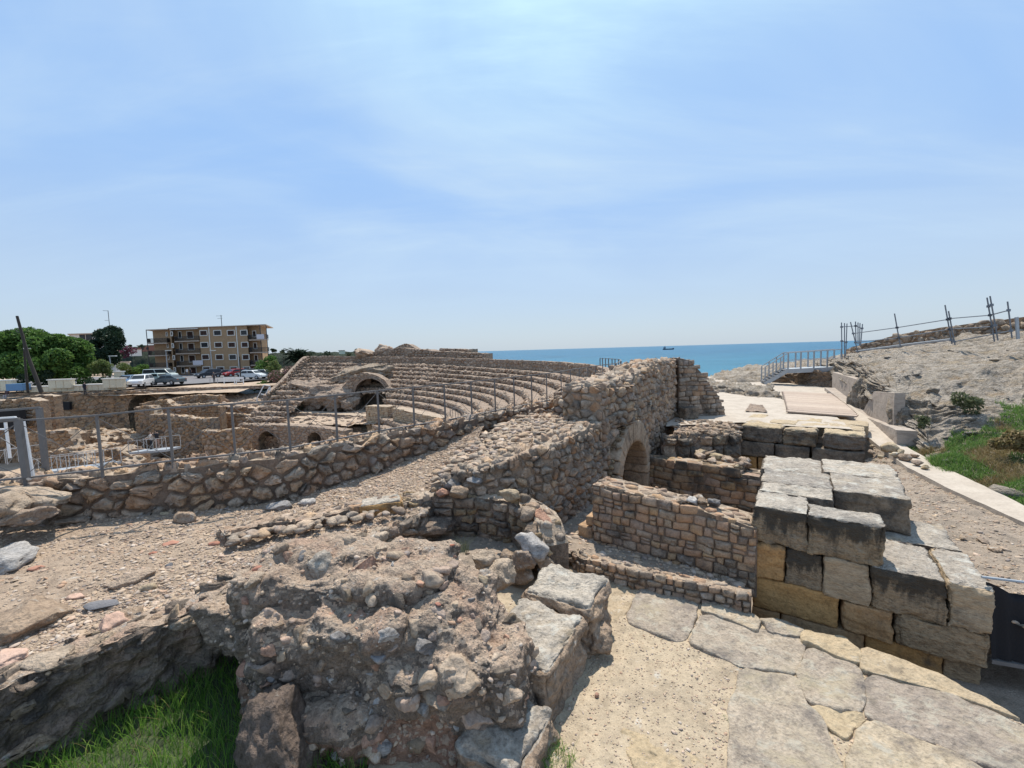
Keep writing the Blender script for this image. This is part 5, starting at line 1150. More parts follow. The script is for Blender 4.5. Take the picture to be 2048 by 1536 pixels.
# guard post frame at far right
gfr = empty('metal_post', P(2035, 676, d=18), 'short galvanised plate post at the right edge beside the scaffold tubes', 'post'); MB().bar(P(2033, 634, d=18), P(2036, 678, d=18), .12, .05).build('plate', M['galv'], gfr)
# ---------------------------------------------------------------- black shade net on a pipe
nt_ = empty('shade_net', P(2010, 1320, z=-3.95), 'black shade net hanging from a steel pipe at the right edge beside the near pier', 'shade net')
a, b = P(1972, 1155, z=-2.98), P(2160, 1178, z=-3.0)
MB().tube([a + (a - b) * .05, b], .018, 8).build('pipe', M['galv'], nt_)
M['net'] = plain('black_net', (.008, .008, .011), .8, bump=.3, sc=40)
n_ = 40; V = []; F = []
for i in range(n_ + 1):
    t = i / n_; q = a.lerp(b, t)
    for j in range(9):
        s = j / 8; sag = (.02 + .13 * min(1, t * 3) ** 1.5 + .05 * t) if j == 0 else 0
        V.append((q.x + .015 * math.sin(t * 40) * s + .06 * s, q.y - .02 * math.sin(t * 37 + s) * s - .05 * s, q.z - .035 - .98 * max(s, sag / .98)))
for i in range(n_):
    for j in range(8): k = i * 9 + j; F.append((k, k + 9, k + 10, k + 1))
mesh('net', V, F, M['net'], nt_, smooth=True)
MB().bar(a + Vector((.06, -.05, -1.05)), b + Vector((.06, -.05, -1.05)), .06, .05).build('bottom_board', M['steel'], nt_)
wall('footing_wall', 'short rough grey footing under the black net', 'wall', [P(1975, 1325, z=-3.95) + Vector((-.1, .25, 0)), P(2160, 1345, z=-3.95) + Vector((0, .25, 0))], -4.0, -3.62, .6, face=('c', .4, .2), mats=('rubble_grey',), budget=20, proud=.02, seed=82)

rock('cliff_boulder', P(1806, 855, d=14.9), (.75, .6, 1.1), 831, 'cliff', None, sub=5, rough=.3, tilt=.1, label='bulging cliff rock against the right end of the concrete facing', cat='rock')
rock('cliff_boulder', P(1727, 806, d=19.9), (.7, .6, 1.0), 832, 'cliff', None, sub=5, rough=.3, tilt=.1, label='rough cliff rock showing between the two concrete facings', cat='rock')
# ================================================================ THE RAILING on the wall
rg = empty('railing', (-2, 12, -2.1), 'long grey metal railing with thin crossed rods on top of the rubble wall', 'railing')
PU = [-80, 50, 205, 346, 471, 581, 675, 759, 829, 891, 944, 991, 1029, 1064, 1094, 1121, 1140, 1158, 1175, 1190, 1205]
kv = [(-80, 972), (50, 960), (205, 943), (346, 925), (471, 912), (581, 899), (675, 881), (759, 864.5), (829, 853), (891, 843), (944, 832.5), (991, 823.5), (1029, 816), (1064, 809), (1094, 803)]
fp = []
for u in PU:
    if u <= 1094:
        zb = -2.12 if u < 300 else -2.05; q = P(u, np.interp(u, *zip(*kv)), z=zb)
    else:
        q = P(u, 700, d=np.interp(u, [1094, 1121, 1160, 1205], [16.8, 18.2, 20.6, 23.8])); q.z = -2.05
    fp.append(q)
H1 = Vector((0, 0, 1.1)); 
fp[0] = fp[1] + (fp[0] - fp[1]).normalized() * 1.6
for a, b in zip(fp[:-1], fp[1:]):
    MB().bar(a + H1, b + H1, .04, .03).build('top_rail', M['steel'], rg)
    MB().bar(a + Vector((0, 0, .04)), b + Vector((0, 0, .04)), .05, .03).build('bottom_rail', M['steel'], rg)
    t0, t1 = Vector((0, 0, .07)), Vector((0, 0, 1.06))
    MB().tube([a + t0, b + t1], .006, 5).tube([a + t1, b + t0], .006, 5).build('tie_rod', M['steel'], rg)
for i, q in enumerate(fp):
    d = (fp[min(i + 1, len(fp) - 1)] - fp[max(i - 1, 0)]).normalized(); n = Vector((-d.y, d.x, 0))
    MB().bar(q - Vector((0, 0, .12)), q + H1, .044, .03, up=tuple(n)).build('post', M['steel'], rg)
r2 = empty('railing', P(1225, 745, d=32), 'curving end of the railing standing against the sea left of the tall wall', 'railing')
cur = [fp[-1] + H1] + [P(u, v, d=d) for u, v, d in [(1232, 727, 26), (1242, 722, 28.5), (1241, 719.5, 30), (1237, 718.5, 31.5), (1230, 718, 33), (1224, 717.5, 34.2), (1217, 717, 35.2), (1211, 716.7, 36), (1205, 716.5, 36.7), (1200, 716.3, 37.3)]]
for a, b in zip(cur[:-1], cur[1:]): MB().bar(a, b, .06, .04).build('top_rail', M['steel'], r2)
for q in cur[1:]: MB().bar(q - Vector((0, 0, 1.35)), q, .07, .05).build('post', M['steel'], r2)
# gate frames at the left
gt = empty('metal_gate', P(60, 955, d=8.3), 'grey flat-bar gate frame with diagonal rods at the left end of the railing', 'gate')
ga = [P(78, 815, d=8.6), P(93, 948, d=8.6)]; gb = [P(38, 838, d=7.7), P(55, 955, d=7.7)]
MB().bar(ga[0], ga[1], .11, .05).build('post', M['steel'], gt); MB().bar(gb[0] + Vector((-.02, 0, 0)), gb[1] + Vector((-.02, 0, .0)), .11, .06).build('post', M['steel'], gt)
MB().bar(ga[0], P(-60, 826, d=8.6), .06, .04).build('top_bar', M['steel'], gt); MB().bar(gb[0], P(-80, 848, d=7.5), .06, .05).build('top_bar', M['steel'], gt)
MB().tube([P(38, 842, d=7.7), P(-30, 900, d=7.6)], .008, 6).tube([P(0, 875, d=8.6), P(88, 930, d=8.6)], .008, 6).build('diagonal_rod', M['steel'], gt)
wf = empty('white_sign_frame', P(50, 950, d=8.1), 'leaning white post of a sign frame behind the grey gate', 'post')
MB().bar(P(42, 842, d=8.0), P(62, 952, d=8.0), .13, .03).build('post', M['white'], wf)
for k in range(7): MB().box(P(49 + k * .6 + 2, 918 + k * 5, d=7.97), (.012, .004, .01)).build('pink_mark', M.setdefault('pink', plain('pink_paint', (.5, .2, .3), .6)), wf)
rock('white_stone', P(62, 956, d=7.8), (.07, .06, .05), 801, 'white_stone', None, sub=3, label='bright white stone at the foot of the white post', cat='stone')
# ================================================================ THE AMPHITHEATRE
arena, _ = patch('arena_ground', [[(-70, 14), (-20, 14), (2, 18)], [(-60, 35), (-20, 35), (0, 35)], [(-62, 52), (-22, 52), (-5, 50)]], -10.2, 60, 60, 'dirt', amp=.25, f=.3, seed=90)
CX, CY = -32.0, 35.0
NR = 14
def ell(th, r_): return np.c_[CX + (20 + 18.6 * r_) * np.cos(th), CY + (14 + 20 * r_) * np.sin(th)]
def ztop(th): return np.interp(np.degrees(th), [-30, -10, 35, 90, 110], [-2.9, -2.75, -2.35, -1.15, -1.1])
st = empty('seating_tiers', (-10, 50, -8), 'curved stone seating tiers of the amphitheatre across the arena', 'seating')
sts = []
def th_at(u, rho):
    ts = np.radians(np.linspace(20, 90, 141)); q = ell(ts, rho); us = 1024 + 860 * q[:, 0] / q[:, 1]; return float(np.degrees(np.interp(-u, -us, ts)))
def visible_range(k):
    return -28, 95.5
for k in range(NR):
    t0, t1 = -28, 90.2 - (NR - k) * .1
    segs = [(t0, t1)] if k >= 7 else [(t0, th_at(738 + k * 5.5, k / NR)), (79 + (7 - k) * -.2, t1)]
    for a, b in segs:
        n = int((b - a) * 3); th = np.radians(np.linspace(a, b, n)); R0, R1 = k / NR, (k + 1) / NR
        zt_ = ztop(th); z0 = -8.1 + (zt_ + 8.1) * k / NR; z1 = -8.1 + (zt_ + 8.1) * (k + 1) / NR
        er = np.clip((np.degrees(th) - 52) / 20, 0, 1)                 # the left half is more ruined
        rows_ = []
        for rr, z, e_ in ((R0, z0 - .1, 0), (R0 + .002, z0 + (z1 - z0) * .5, 1), (R0 + .006, z1, 1.2), (R0 + .02, z1 + .01, .6), ((R0 + R1) / 2, z1 - .03, .7), (R1 + .004, z1 - .05, .3)):
            q = ell(th, rr); V_ = np.c_[q, z]
            nz = fbm(V_, .8, 4, k + 3); V_[:, 2] += nz * e_ * (.11 + .20 * er); q_ = fbm(V_ + 7, 1.1, 4, k + 9)
            out_ = np.c_[np.cos(th), np.sin(th)]; V_[:, :2] += out_ * (q_ * e_ * (.14 + .30 * er))[:, None]
            rows_.append(V_)
        V = np.stack(rows_, 1).reshape(-1, 3); mesh('seat_row', V, gridfaces(n, 6)[:, ::-1], M['cavea'], st)
        # rubble stones in the riser
        m_ = int(n * (2.6 if k > 4 else 2.2)); tt = np.radians(rng.uniform(a, b, m_)); kk = rng.uniform(size=m_)
        zt2 = ztop(tt); za = -8.1 + (zt2 + 8.1) * k / NR; zb2 = -8.1 + (zt2 + 8.1) * (k + 1) / NR
        q = ell(tt, R0 - .003); sts.append(np.c_[q, za + (zb2 - za) * (.08 + .92 * kk)])
sts = np.concatenate(sts); sz = rng.uniform(.10, .23, len(sts)); pebbles('riser_stone', sts, sz, 'caveastone', st, flat=.9)
# rubble on the ruined left half
tt = np.radians(rng.uniform(50, 89.5, 2200)); rr = rng.uniform(.45, 1, 2200); q = ell(tt, rr); zt2 = ztop(tt)
pebbles('fallen_rubble', np.c_[q, -8.1 + (zt2 + 8.1) * np.ceil(rr * NR) / NR], rng.lognormal(math.log(.16), .4, 2200).clip(.08, .5), 'caveastone', st, flat=.6)
def ring(name, lab, t0, t1, rho, zb_, zt_, th_, face, **kw):
    t = np.radians(np.linspace(t0, t1, 40)); return wall(name, lab, 'wall', [tuple(x) for x in ell(t, rho)][::-1], zb_, zt_, th_, face=face, topm='cavea', **kw)
tprof = lambda off: [(i / 20, float(ztop(np.radians(90.5 - 120.5 * i / 20))) + off) for i in range(21)]
ring('top_wall', 'rubble wall curving along the top of the seating tiers', -30, 90.5, 1.02, tprof(-.3), tprof(1.12), .6, ('r', .5, .34), mats=('caveastone',), core='cavea', budget=300, proud=.06, gap=.05, res=.5, seed=91, amp=.05, topamp=.05)
ring('upper_tier_wall', 'upper broken tier walls standing behind the top wall against the sea', 46, 78, 1.12, -2.5, [(0, .2), (.25, .95), (.35, .7), (.6, .12), (1, -.35)], 1.5, ('r', .6, .4), mats=('caveastone',), core='cavea', budget=150, proud=.06, gap=.05, res=.5, seed=92, amp=.2, topamp=.08)
ring('upper_tier_wall', 'highest broken tier wall with ragged top, seen against the horizon', 52, 74, 1.2, -2.5, [(0, .4), (.12, 1.3), (.22, 1.55), (.3, .9), (.31, .6), (.5, .5), (.52, .3), (.6, .3), (.62, .55), (1, .3)], 1.5, ('r', .6, .4), mats=('caveastone',), core='cavea', budget=120, proud=.06, gap=.05, res=.5, seed=93, amp=.25, topamp=.15)
rock('rubble_crag', P(770, 702, d=72), (1.6, 1.3, 1.0), 811, 'caveastone', None, sub=4, rough=.3, label='jagged masonry crag on the highest point of the seating, against the sky', cat='rock')
rock('rubble_crag', P(735, 708, d=70), (2.6, 1.5, .9), 812, 'caveastone', None, sub=4, rough=.3, label='long low masonry crag left of the highest point of the seating', cat='rock')
# end wall climbing the left end of the tiers
e0, e1_ = ell(np.radians([90.8]), .02)[0], ell(np.radians([90.8]), 1.03)[0]
wall('stair_wall', 'sloping rubble wall climbing the left end of the seating tiers', 'wall', [tuple(e0 + (e1_ - e0) * .35), tuple(e1_)][::1], -9, [(0, -5.0), (.35, -3.3), (.8, -.6), (.93, -.05), (1, -.02)], .5, face=('r', .5, .35), mats=('caveastone',), core='cavea', topm='cavea', budget=150, proud=.05, gap=.05, res=.4, seed=94, amp=.05, topamp=.04)
# earth under the tiers, behind them
hp_, _ = patch('tier_fill', [[tuple(ell(np.radians([t]), 1.3)[0]) + (float(ztop(np.radians(t))) - 3,) for t in range(-28, 92, 9)], [tuple(ell(np.radians([t]), 1.03)[0]) + (float(ztop(np.radians(t))) - .6,) for t in range(-28, 92, 9)]], None, 8, 60, 'dirt', amp=.2, f=.5, seed=95)
# vaulted opening with its rubble mass
def archwall(name, lab, uL, uR, vT, vB, d, ox0, ox1, ovT, oB=None, mat='ruin', th=1.2, d1=None, seed=1, stones=('caveastone',), sw=.5, sh=.34, zb=None, n_parts=80, ring_=True):
    """wall seen between two columns of the photograph with one arched opening"""
    d1 = d1 or d; a, b = P(uL, vT[0], d=d), P(uR, vT[-1], d=d1); dv = (b - a); dv.z = 0; Lh = dv.length; dv.normalize()
    def s_at(u):
        k = P(u, 700, d=1); 
        A2 = np.array([[k.x, -dv.x], [k.y, -dv.y]]); t, s = np.linalg.solve(A2, np.array([a.x, a.y])); return s, t
    s0, t0 = s_at(ox0); s1, t1 = s_at(ox1); sc = (s0 + s1) / 2; rad = (s1 - s0) / 2; zt0 = P((ox0 + ox1) / 2, ovT, d=(t0 + t1) / 2).z; zc = zt0 - rad
    zb = zb if zb is not None else P(uL, vB, d=d).z
    hole = lambda s, z: (((s - sc) ** 2 + (z - zc) ** 2 < rad * rad) & (z > zc)) | ((abs(s - sc) < rad) & (z <= zc))
    nrm_ = Vector((dv.y, -dv.x, 0))
    def sk(q): s = (Vector(q) - a).dot(dv); return bool((((s - sc) ** 2 + (q[2] - zc) ** 2) < (rad * 1.12) ** 2 and q[2] > zc) or (abs(s - sc) < rad * 1.08 and q[2] <= zc))
    zs = [(i / (len(vT) - 1), P(uL + (uR - uL) * i / (len(vT) - 1), v, d=d + (d1 - d) * i / (len(vT) - 1)).z) for i, v in enumerate(vT)]
    r_, _, _ = wall(name, lab, 'wall', [a, b], zb, zs, th, topm='cavea', face=('r', sw, sh), mats=stones, core=mat, budget=n_parts, proud=.05, gap=.05, res=.2, seed=seed, amp=.06, topamp=.08, skip=sk, hole=hole)
    # vault: dark interior surface
    n = 13; V = []; F = []
    for j in range(2):
        off = -nrm_ * (.02 + 3.2 * j)
        pr = [(-rad, zb - zc)] + [(-math.cos(math.pi * i / n) * rad, math.sin(math.pi * i / n) * rad) for i in range(n + 1)] + [(rad, zb - zc)]
        V += [a + dv * (sc + x) + off + Vector((0, 0, zc + y - a.z)) for x, y in pr]
    m_ = n + 3; F = [(i, i + 1, m_ + i + 1, m_ + i) for i in range(m_ - 1)] + [tuple(range(m_, 2 * m_))[::-1]]
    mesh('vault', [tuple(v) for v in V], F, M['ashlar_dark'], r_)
    if ring_:
        for i in range(11):
            mb = MB(); t0_, t1_ = math.pi * i / 11, math.pi * (i + 1) / 11; Q = []
            for off in (0, .12):
                for t_, q in ((t0_, rad), (t1_, rad), (t1_, rad * 1.08), (t0_, rad * 1.08)): Q.append(tuple(a + dv * (sc - math.cos(t_) * q) + nrm_ * off + Vector((0, 0, zc + math.sin(t_) * q - a.z))))
            mb.add(Q, [(0, 1, 2, 3), (7, 6, 5, 4), (0, 4, 5, 1), (1, 5, 6, 2), (2, 6, 7, 3), (3, 7, 4, 0)]); mb.build('voussoir', M[mat], r_)
    return r_
archwall('vaulted_gateway', 'big dark vaulted opening in the middle of the seating tiers', 684, 790, (775, 752, 746, 748, 758, 790), 818, 55.5, 705, 768, 757, mat='cavea', th=2.0, seed=96, zb=-7.3)
for i, (u, v, d, s) in enumerate([(668, 790, 56, (3.2, 2.6, 2.2)), (640, 800, 57, (2.6, 2, 1.4)), (728, 744, 61, (4.0, 3, 1.2)), (702, 806, 54.5, (1.1, .8, .9)), (620, 780, 60, (3.5, 2.5, 1.6))]):
    rock('masonry_lump', P(u, v, d=d), s, 820 + i, 'cavea' if i != 2 else 'ruin_grey', None, sub=5, rough=.3, tilt=.15, rz=.2, cat='masonry', label=['ruined masonry mass left of the vaulted opening', 'lower ruined masonry left of the vaulted opening', 'sandy coloured hump of masonry above the vaulted opening', 'fallen block beside the left jamb of the vaulted opening', 'collapsed tiers between the sloping wall and the vaulted opening'][i])
plat, PLG = patch('tier_platform', [[P(560, 846, z=-7.6), P(720, 850, z=-7.6), P(790, 852, z=-7.6)], [P(600, 812, z=-7.2), P(700, 815, z=-7.2), P(790, 812, z=-7.2)]], None, 30, 50, 'dirt', amp=.25, f=.5, seed=97)
p = on_grid(PLG, 500); pebbles('platform_rubble', p, rng.lognormal(math.log(.2), .5, 500).clip(.08, .6), 'caveastone', flat=.5)
for k in range(5):
    wall('lower_tier', 'lower seating tier in front of the vaulted opening, number %s from the top' % ['one', 'two', 'three', 'four', 'five'][k], 'seating', [P(500 - k * 10, 828 + k * 9, d=54 - k * 1.6), P(610, 830 + k * 9, d=53.5 - k * 1.6), P(735 - k * 6 + (k == 4) * 90, 846 + k * 9, d=50.5 - k * 1.6)], -10.2, [(0, -6.9 - k * .45), (1, -7.3 - k * .42)], 1.7, face=('r', .5, .3), mats=('caveastone',), core='cavea', budget=30, proud=.05, gap=.05, res=.35, seed=100 + k, amp=.12, topamp=.10)
bw = dict(mats=('pale_brick',), core='ruin', proud=.03, gap=.03, res=.3, topm='topmortar')
M['pale_brick'] = stone_mat('pale_new_masonry', [(.42, .33, .22), (.46, .37, .26), (.38, .30, .20)], var=.25, fs=14, bump=.3)
wall('restored_wall', 'pale yellowish restored wall of small bricks, left of two below the tiers', 'wall', [P(731, 814, d=47), P(776, 818, d=45.5)], -8.4, -5.65, 1.2, face=('c', .42, .22), end1=('c', .4, .22), budget=90, seed=110, **bw)
wall('restored_wall', 'pale restored brick wall with a sloping top, right of two below the tiers', 'wall', [P(785, 818, d=44), P(884, 838, d=38)], -8.4, [(0, -5.6), (1, -5.9)], 1.2, face=('c', .42, .22), budget=120, seed=111, **bw)
# hoop railing among the tiers at right
hr = empty('stair_railing', P(925, 825, d=36), 'low dark railing of uprights among the seating tiers', 'railing')
q0, q1 = P(900, 812, d=38), P(945, 830, d=33.5)
MB().tube([q0, q1], .03, 5).build('rail', M['steel'], hr)
for k in range(9): q = q0.lerp(q1, k / 8); MB().bar(q - Vector((0, 0, .9)), q, .04, .04).build('upright', M['steel'], hr)
# ---------------------------------------------------------------- podium and ruins on the left
archwall('podium_wall', 'podium wall with a dark low arched passage, left one in view below the lower tiers', 470, 590, (868, 852, 850, 852), 905, 47, 503, 545, 862, th=1.2, d1=45.5, seed=120, zb=-10.3, mat='cavea')
archwall('podium_wall', 'podium wall with an arched doorway, right one below the lower tiers', 590, 690, (852, 856, 862), 900, 45.5, 604, 634, 864, th=1.2, d1=43.5, seed=121, zb=-10.3, mat='cavea')
def rw(lab, pts, vb, th=1.0, st_=('ruin_stone', 'brick_dark', 'caveastone'), core='ruin', sd=1, face=('r', .5, .34), name='ruined_wall', zb=-10.3, bud=60, top=None, ta=.12, **kw):
    """ruined wall: pts (u, v_top, d)"""
    pa = [P(u, v, d=d) for u, v, d in pts]; c = np.r_[0, np.cumsum([(pa[i + 1] - pa[i]).to_2d().length for i in range(len(pa) - 1)])]
    return wall(name, lab, 'wall', pa, zb, [(c_ / c[-1], q.z) for c_, q in zip(c, pa)], th, face=face, top=top, mats=st_, core=core, budget=bud, proud=.05, gap=.04, res=.22, seed=sd, amp=.08, topamp=ta, **kw)
archwall('retaining_wall', 'high brown retaining wall with a broad blind arch below the car park', 98, 335, (790, 787, 787, 784, 782, 784, 790), 880, 56, 246, 312, 788, th=2.5, d1=58, seed=122, zb=-10.3, n_parts=120, sw=.7, sh=.45, stones=('ruin_stone', 'brick_dark'))
rw('tall ruined wall at the left edge with a dark arched recess', [(-60, 800, 44), (0, 802, 44), (62, 797, 44), (78, 803, 44)], 950, sd=123, bud=60)
rw('projecting ruined buttress with a pale corner left of the retaining wall', [(60, 792, 50), (85, 790, 50), (106, 794, 50)], 870, sd=124, bud=40)
rw('low broken wall stepping down in front of the buttress', [(45, 868, 40), (110, 862, 40), (135, 862, 40), (142, 880, 40), (160, 905, 40)], 950, sd=125, bud=40, top=(.5, .4))
rw('tall left side wall of the ruined block, with a narrow arched niche', [(268, 815, 47), (300, 812, 45.5), (308, 830, 45.4)], 910, sd=126, bud=50, top=(.5, .4))
rw('long streaked grey and brown wall of the ruined block', [(300, 829, 45), (345, 832, 44), (395, 838, 43), (420, 838, 42.5)], 915, sd=127, bud=80, core='ruin_grey', top=(.5, .4))
rw('upper back wall of the ruined block', [(278, 808, 50), (330, 800, 50), (345, 812, 50), (420, 806, 50), (440, 815, 50)], 880, sd=128, bud=60, top=(.5, .4))
rw('rubble wall of round stones between the ruined block and the podium', [(402, 862, 41), (440, 864, 41), (480, 856, 42), (505, 862, 43)], 910, sd=129, bud=80, face=('r', .42, .34), top=(.5, .4))
rw('low wall remains under the sandy slope', [(430, 826, 52), (520, 832, 52), (560, 828, 53)], 850, sd=130, bud=40, top=(.6, .4))
rw('broken low wall on the sandy slope, farther', [(440, 795, 62), (480, 790, 62), (520, 806, 60), (545, 812, 58)], 830, sd=131, bud=40, top=(.6, .4), zb=-8)
rw('dark brown low terrace wall below the car park edge', [(352, 785, 58), (400, 780, 59), (455, 788, 60)], 800, sd=132, bud=50, zb=-7)
rw('ragged low ruin in front of the ruined block', [(330, 800, 54), (390, 790, 55), (440, 792, 55)], 830, sd=133, bud=40, top=(.6, .4), zb=-8)
sl, SLG = patch('ruin_slope', [[P(300, 850, z=-9.4), P(400, 845, z=-8.6), P(560, 850, z=-8.2)], [P(340, 812, d=53), P(440, 812, d=54), P(560, 820, d=54)], [P(330, 790, d=59), P(440, 786, d=61), P(560, 788, d=62)]], None, 50, 60, 'dirt', amp=.35, f=.4, seed=134)
p = on_grid(SLG, 700); pebbles('slope_rubble', p, rng.lognormal(math.log(.22), .5, 700).clip(.1, .8), 'caveastone')
# ruined floor with heaps
fl_, FLG = patch('ruin_floor', [[P(60, 965, z=-9.9), P(200, 950, z=-9.9), P(330, 930, z=-10)], [P(90, 880, z=-9.3), P(200, 875, z=-9.3), P(275, 870, z=-9.4)]], None, 50, 50, 'dirt', amp=.5, f=.35, seed=135)
p = on_grid(FLG, 1400); pebbles('ruin_rubble', p + [0, 0, .1], rng.lognormal(math.log(.26), .5, 1400).clip(.1, .9), 'caveastone', flat=.4)
for i, (a, b, vt, d, w_) in enumerate([(92, 140, 868, 42, 2), (150, 205, 868, 47, 2), (155, 215, 882, 44, 2), (95, 170, 905, 36, 2), (160, 205, 895, 39, 2), (200, 262, 905, 38, 2), (215, 270, 880, 44, 2), (120, 190, 925, 33, 1.5), (235, 262, 925, 34, 1.5), (205, 245, 868, 50, 2), (340, 400, 925, 36, 1.2)]):
    rw(['pale slab-topped low ruin, leftmost of the sunken ruins', 'sunken ruin topped with long pale slabs', 'dark low ruin below the long pale slabs', 'broken sunken wall near the white footbridge', 'short sunken wall of thin stones in the middle', 'sunken wall remains left of the visitors', 'low orange-brown wall remains before the retaining wall', 'nearest sunken wall remains behind the white footbridge', 'dark rubble stub under the visitors platform', 'thin slab row at the foot of the retaining wall', 'small wall stub right of the visitors'][i],
       [(a, vt, d), ((a + b) / 2, vt - 5, d), (b, vt + 3, d)], 0, th=w_, sd=140 + i, bud=14, top=(.7, .5), ta=.3, zb=-10.4)
M['offwhite'] = plain('dull_white_metal', (.42, .41, .40), .6)
# white footbridges with railings
def wbridge(lab, a, b, n, h=1.0, deck=True):
    r_ = empty('white_footbridge', a, lab, 'footbridge'); H_ = Vector((0, 0, h)); w_ = Vector((.3, 1.2, 0))
    if deck: para(a, b, w_, .18, 'deck', M['galv'], r_)
    for off in (Vector((0, 0, 0)), w_):
        MB().bar(a + H_ + off, b + H_ + off, .04, .035).build('top_rail', M['offwhite'], r_)
        for k in range(n): 
            q = a.lerp(b, k / (n - 1)) + off; MB().bar(q, q + H_, .035, .03).build('post', M['offwhite'], r_)
            if k < n - 1 and off.length < .1:
                q2 = a.lerp(b, (k + 1) / (n - 1)) + off; MB().bar(q, q2 + H_, .018).build('cross_bar', M['offwhite'], r_)
    return r_
wbridge('white railed footbridge over the sunken ruins behind the grey gate', P(60, 948, d=30), P(205, 930, d=31), 9)
wbridge('white railed viewing platform where two visitors stand', P(258, 905, d=37), P(333, 899, d=36), 5)
wbridge('short white railing at the far left over the ruins', P(-40, 937, d=28), P(42, 925, d=29), 4, deck=False)
pn_ = empty('slanting_roof', P(180, 945, d=20), 'pale slanting metal panel with a dark underside in front of the footbridge', 'roof'); para(P(125, 952, d=17), P(186, 938, d=18), Vector((.15, .9, .15)), .25, 'plate', M['galv'], pn_)
wf2 = empty('white_door_frame', P(10, 860, d=24), 'white rectangular frame before a dark opening at the left edge', 'frame')
for a, b in (((-30, 838), (31, 834)), ((10, 838), (20, 916)), ((-30, 860), (14, 858)), ((31, 834), (32, 862))): MB().bar(P(*a, d=24), P(*b, d=24), .12, .08).build('bar', M['white'], wf2)
M['magenta'] = leafmat('magenta_flowers', [(.10, .05, .06), (.35, .05, .16), (.06, .06, .03)], .3)
M['black'] = plain('opening_shade_black', (.01, .01, .012), .9)
dk = MB(); dk.box((0, 0, 0), (2.6, .3, .95)); mesh('recess_shade_box', dk.v[0] + np.array(tuple(P(-5, 840, d=43))), dk.f, M['black'], None, label='dark recess in the tall ruined wall at the left edge', cat='recess')  # solid black box before the wall, painted as the shade of the recess
wn_ = empty('barred_window', P(130, 811, d=55.9), 'square barred window in the high retaining wall', 'window')
V = [P(121, 804, d=55.75), P(139, 804, d=55.75), P(139, 820, d=55.75), P(121, 820, d=55.75)]; V = [tuple(v) for v in V] + [(v[0], v[1] + .3, v[2]) for v in V]
mesh('opening', V, [(3, 2, 1, 0), (4, 5, 6, 7), (0, 1, 5, 4), (1, 2, 6, 5), (2, 3, 7, 6), (3, 0, 4, 7)], M['black'], wn_)  # solid black box: the shade inside the window is its colour
# ================================================================ CAR PARK, BUILDINGS, TREES, COAST
land, _ = patch('land', [[(-420, 60, -3.85), (-60, 60, -3.85), (-31, 60, -3.95), (-24, 66, -4.5)], [(-420, 110, -3.8), (-60, 112, -3.8), (-34, 112, -3.8), (-20, 100, -8)], [(-700, 300, -6), (-200, 320, -8), (-90, 330, -12), (-50, 340, -23)]], None, 60, 80, 'dirt', amp=.10, f=.2, seed=200)
mesh('car_park', [(-110, 62.5, -3.6), (-50, 61.5, -3.6), (-36, 75, -3.6), (-34, 96, -3.6), (-50, 101, -3.6), (-120, 108, -3.6)], [(0, 1, 2, 3, 4, 5)], M['asphalt'], kind='structure')
# hills of the coast beyond
def hill(name, pts, mat, dback, z0=-23, amp=6, f=.02, seed=1):
    rows = [[(P(u, v, d=d).x * .96, d * .96, z0) for u, v, d in pts], [tuple(P(u, v, d=d)) for u, v, d in pts], [(P(u, v, d=d).x * (1 + dback / d), d + dback, z0) for u, v, d in pts]]
    # rows bulge like a wooded slope
    mid = [((a[0] * .45 + b[0] * .55), (a[1] * .45 + b[1] * .55), a[2] * .28 + b[2] * .72) for a, b in zip(rows[0], rows[1])]
    return patch(name, [rows[0], mid, rows[1], rows[2]], None, 60, 160, mat, amp=amp, f=f, seed=seed, smooth=False)
M['hillm'] = stone_mat('wooded_hillside', [(.060, .085, .055), (.085, .11, .07), (.05, .07, .05)], rnd=False, var=.5, fs=.35, bump=1, bd=4, light=.12, lcol=(.34, .28, .22))
hill('hill', [(-600, 690, 420), (-200, 690, 420), (100, 700, 420), (240, 702, 400), (262, 699, 390), (300, 700, 400), (380, 700, 420), (470, 706, 440), (600, 712, 460)], 'hillm', 300, amp=3, f=.05, seed=211)
hill('headland', [(360, 708, 900), (520, 706, 850), (580, 704, 800), (660, 704, 780), (760, 704, 800), (850, 705, 820), (905, 708, 840)], 'hillm', 500, amp=4, f=.03, seed=212)
def mk(nm, c, **k): return plain(nm, c, **k)
M['bwall'] = stone_mat('yellow_brick_facade', [(.30, .205, .12), (.34, .235, .14)], rnd=False, var=.18, fs=6, bump=.1)
M['cream'] = mk('cream_render', (.62, .54, .40), rough=.9); M['trim'] = mk('white_window_trim', (.66, .62, .56), rough=.8); M['shutter'] = mk('brown_shutter', (.065, .038, .03), rough=.8, spec=.1)
M['glass'] = mk('window_glass', (.02, .022, .026), rough=.25, spec=.35); M['slabm'] = mk('balcony_slab', (.42, .33, .26), rough=.8); M['iron'] = mk('black_iron', (.03, .03, .032), rough=.5)
M['bwhite'] = mk('white_render', (.60, .58, .55), rough=.9); M['rooft'] = mk('red_roof', (.30, .12, .08), rough=.9); M['bluebox'] = mk('blue_plastic', (.10, .20, .34), rough=.5); M['banner'] = mk('white_banner', (.62, .58, .60), rough=.8)
M['brownpole'] = mk('dark_weathered_wood', (.045, .038, .032), rough=.9)
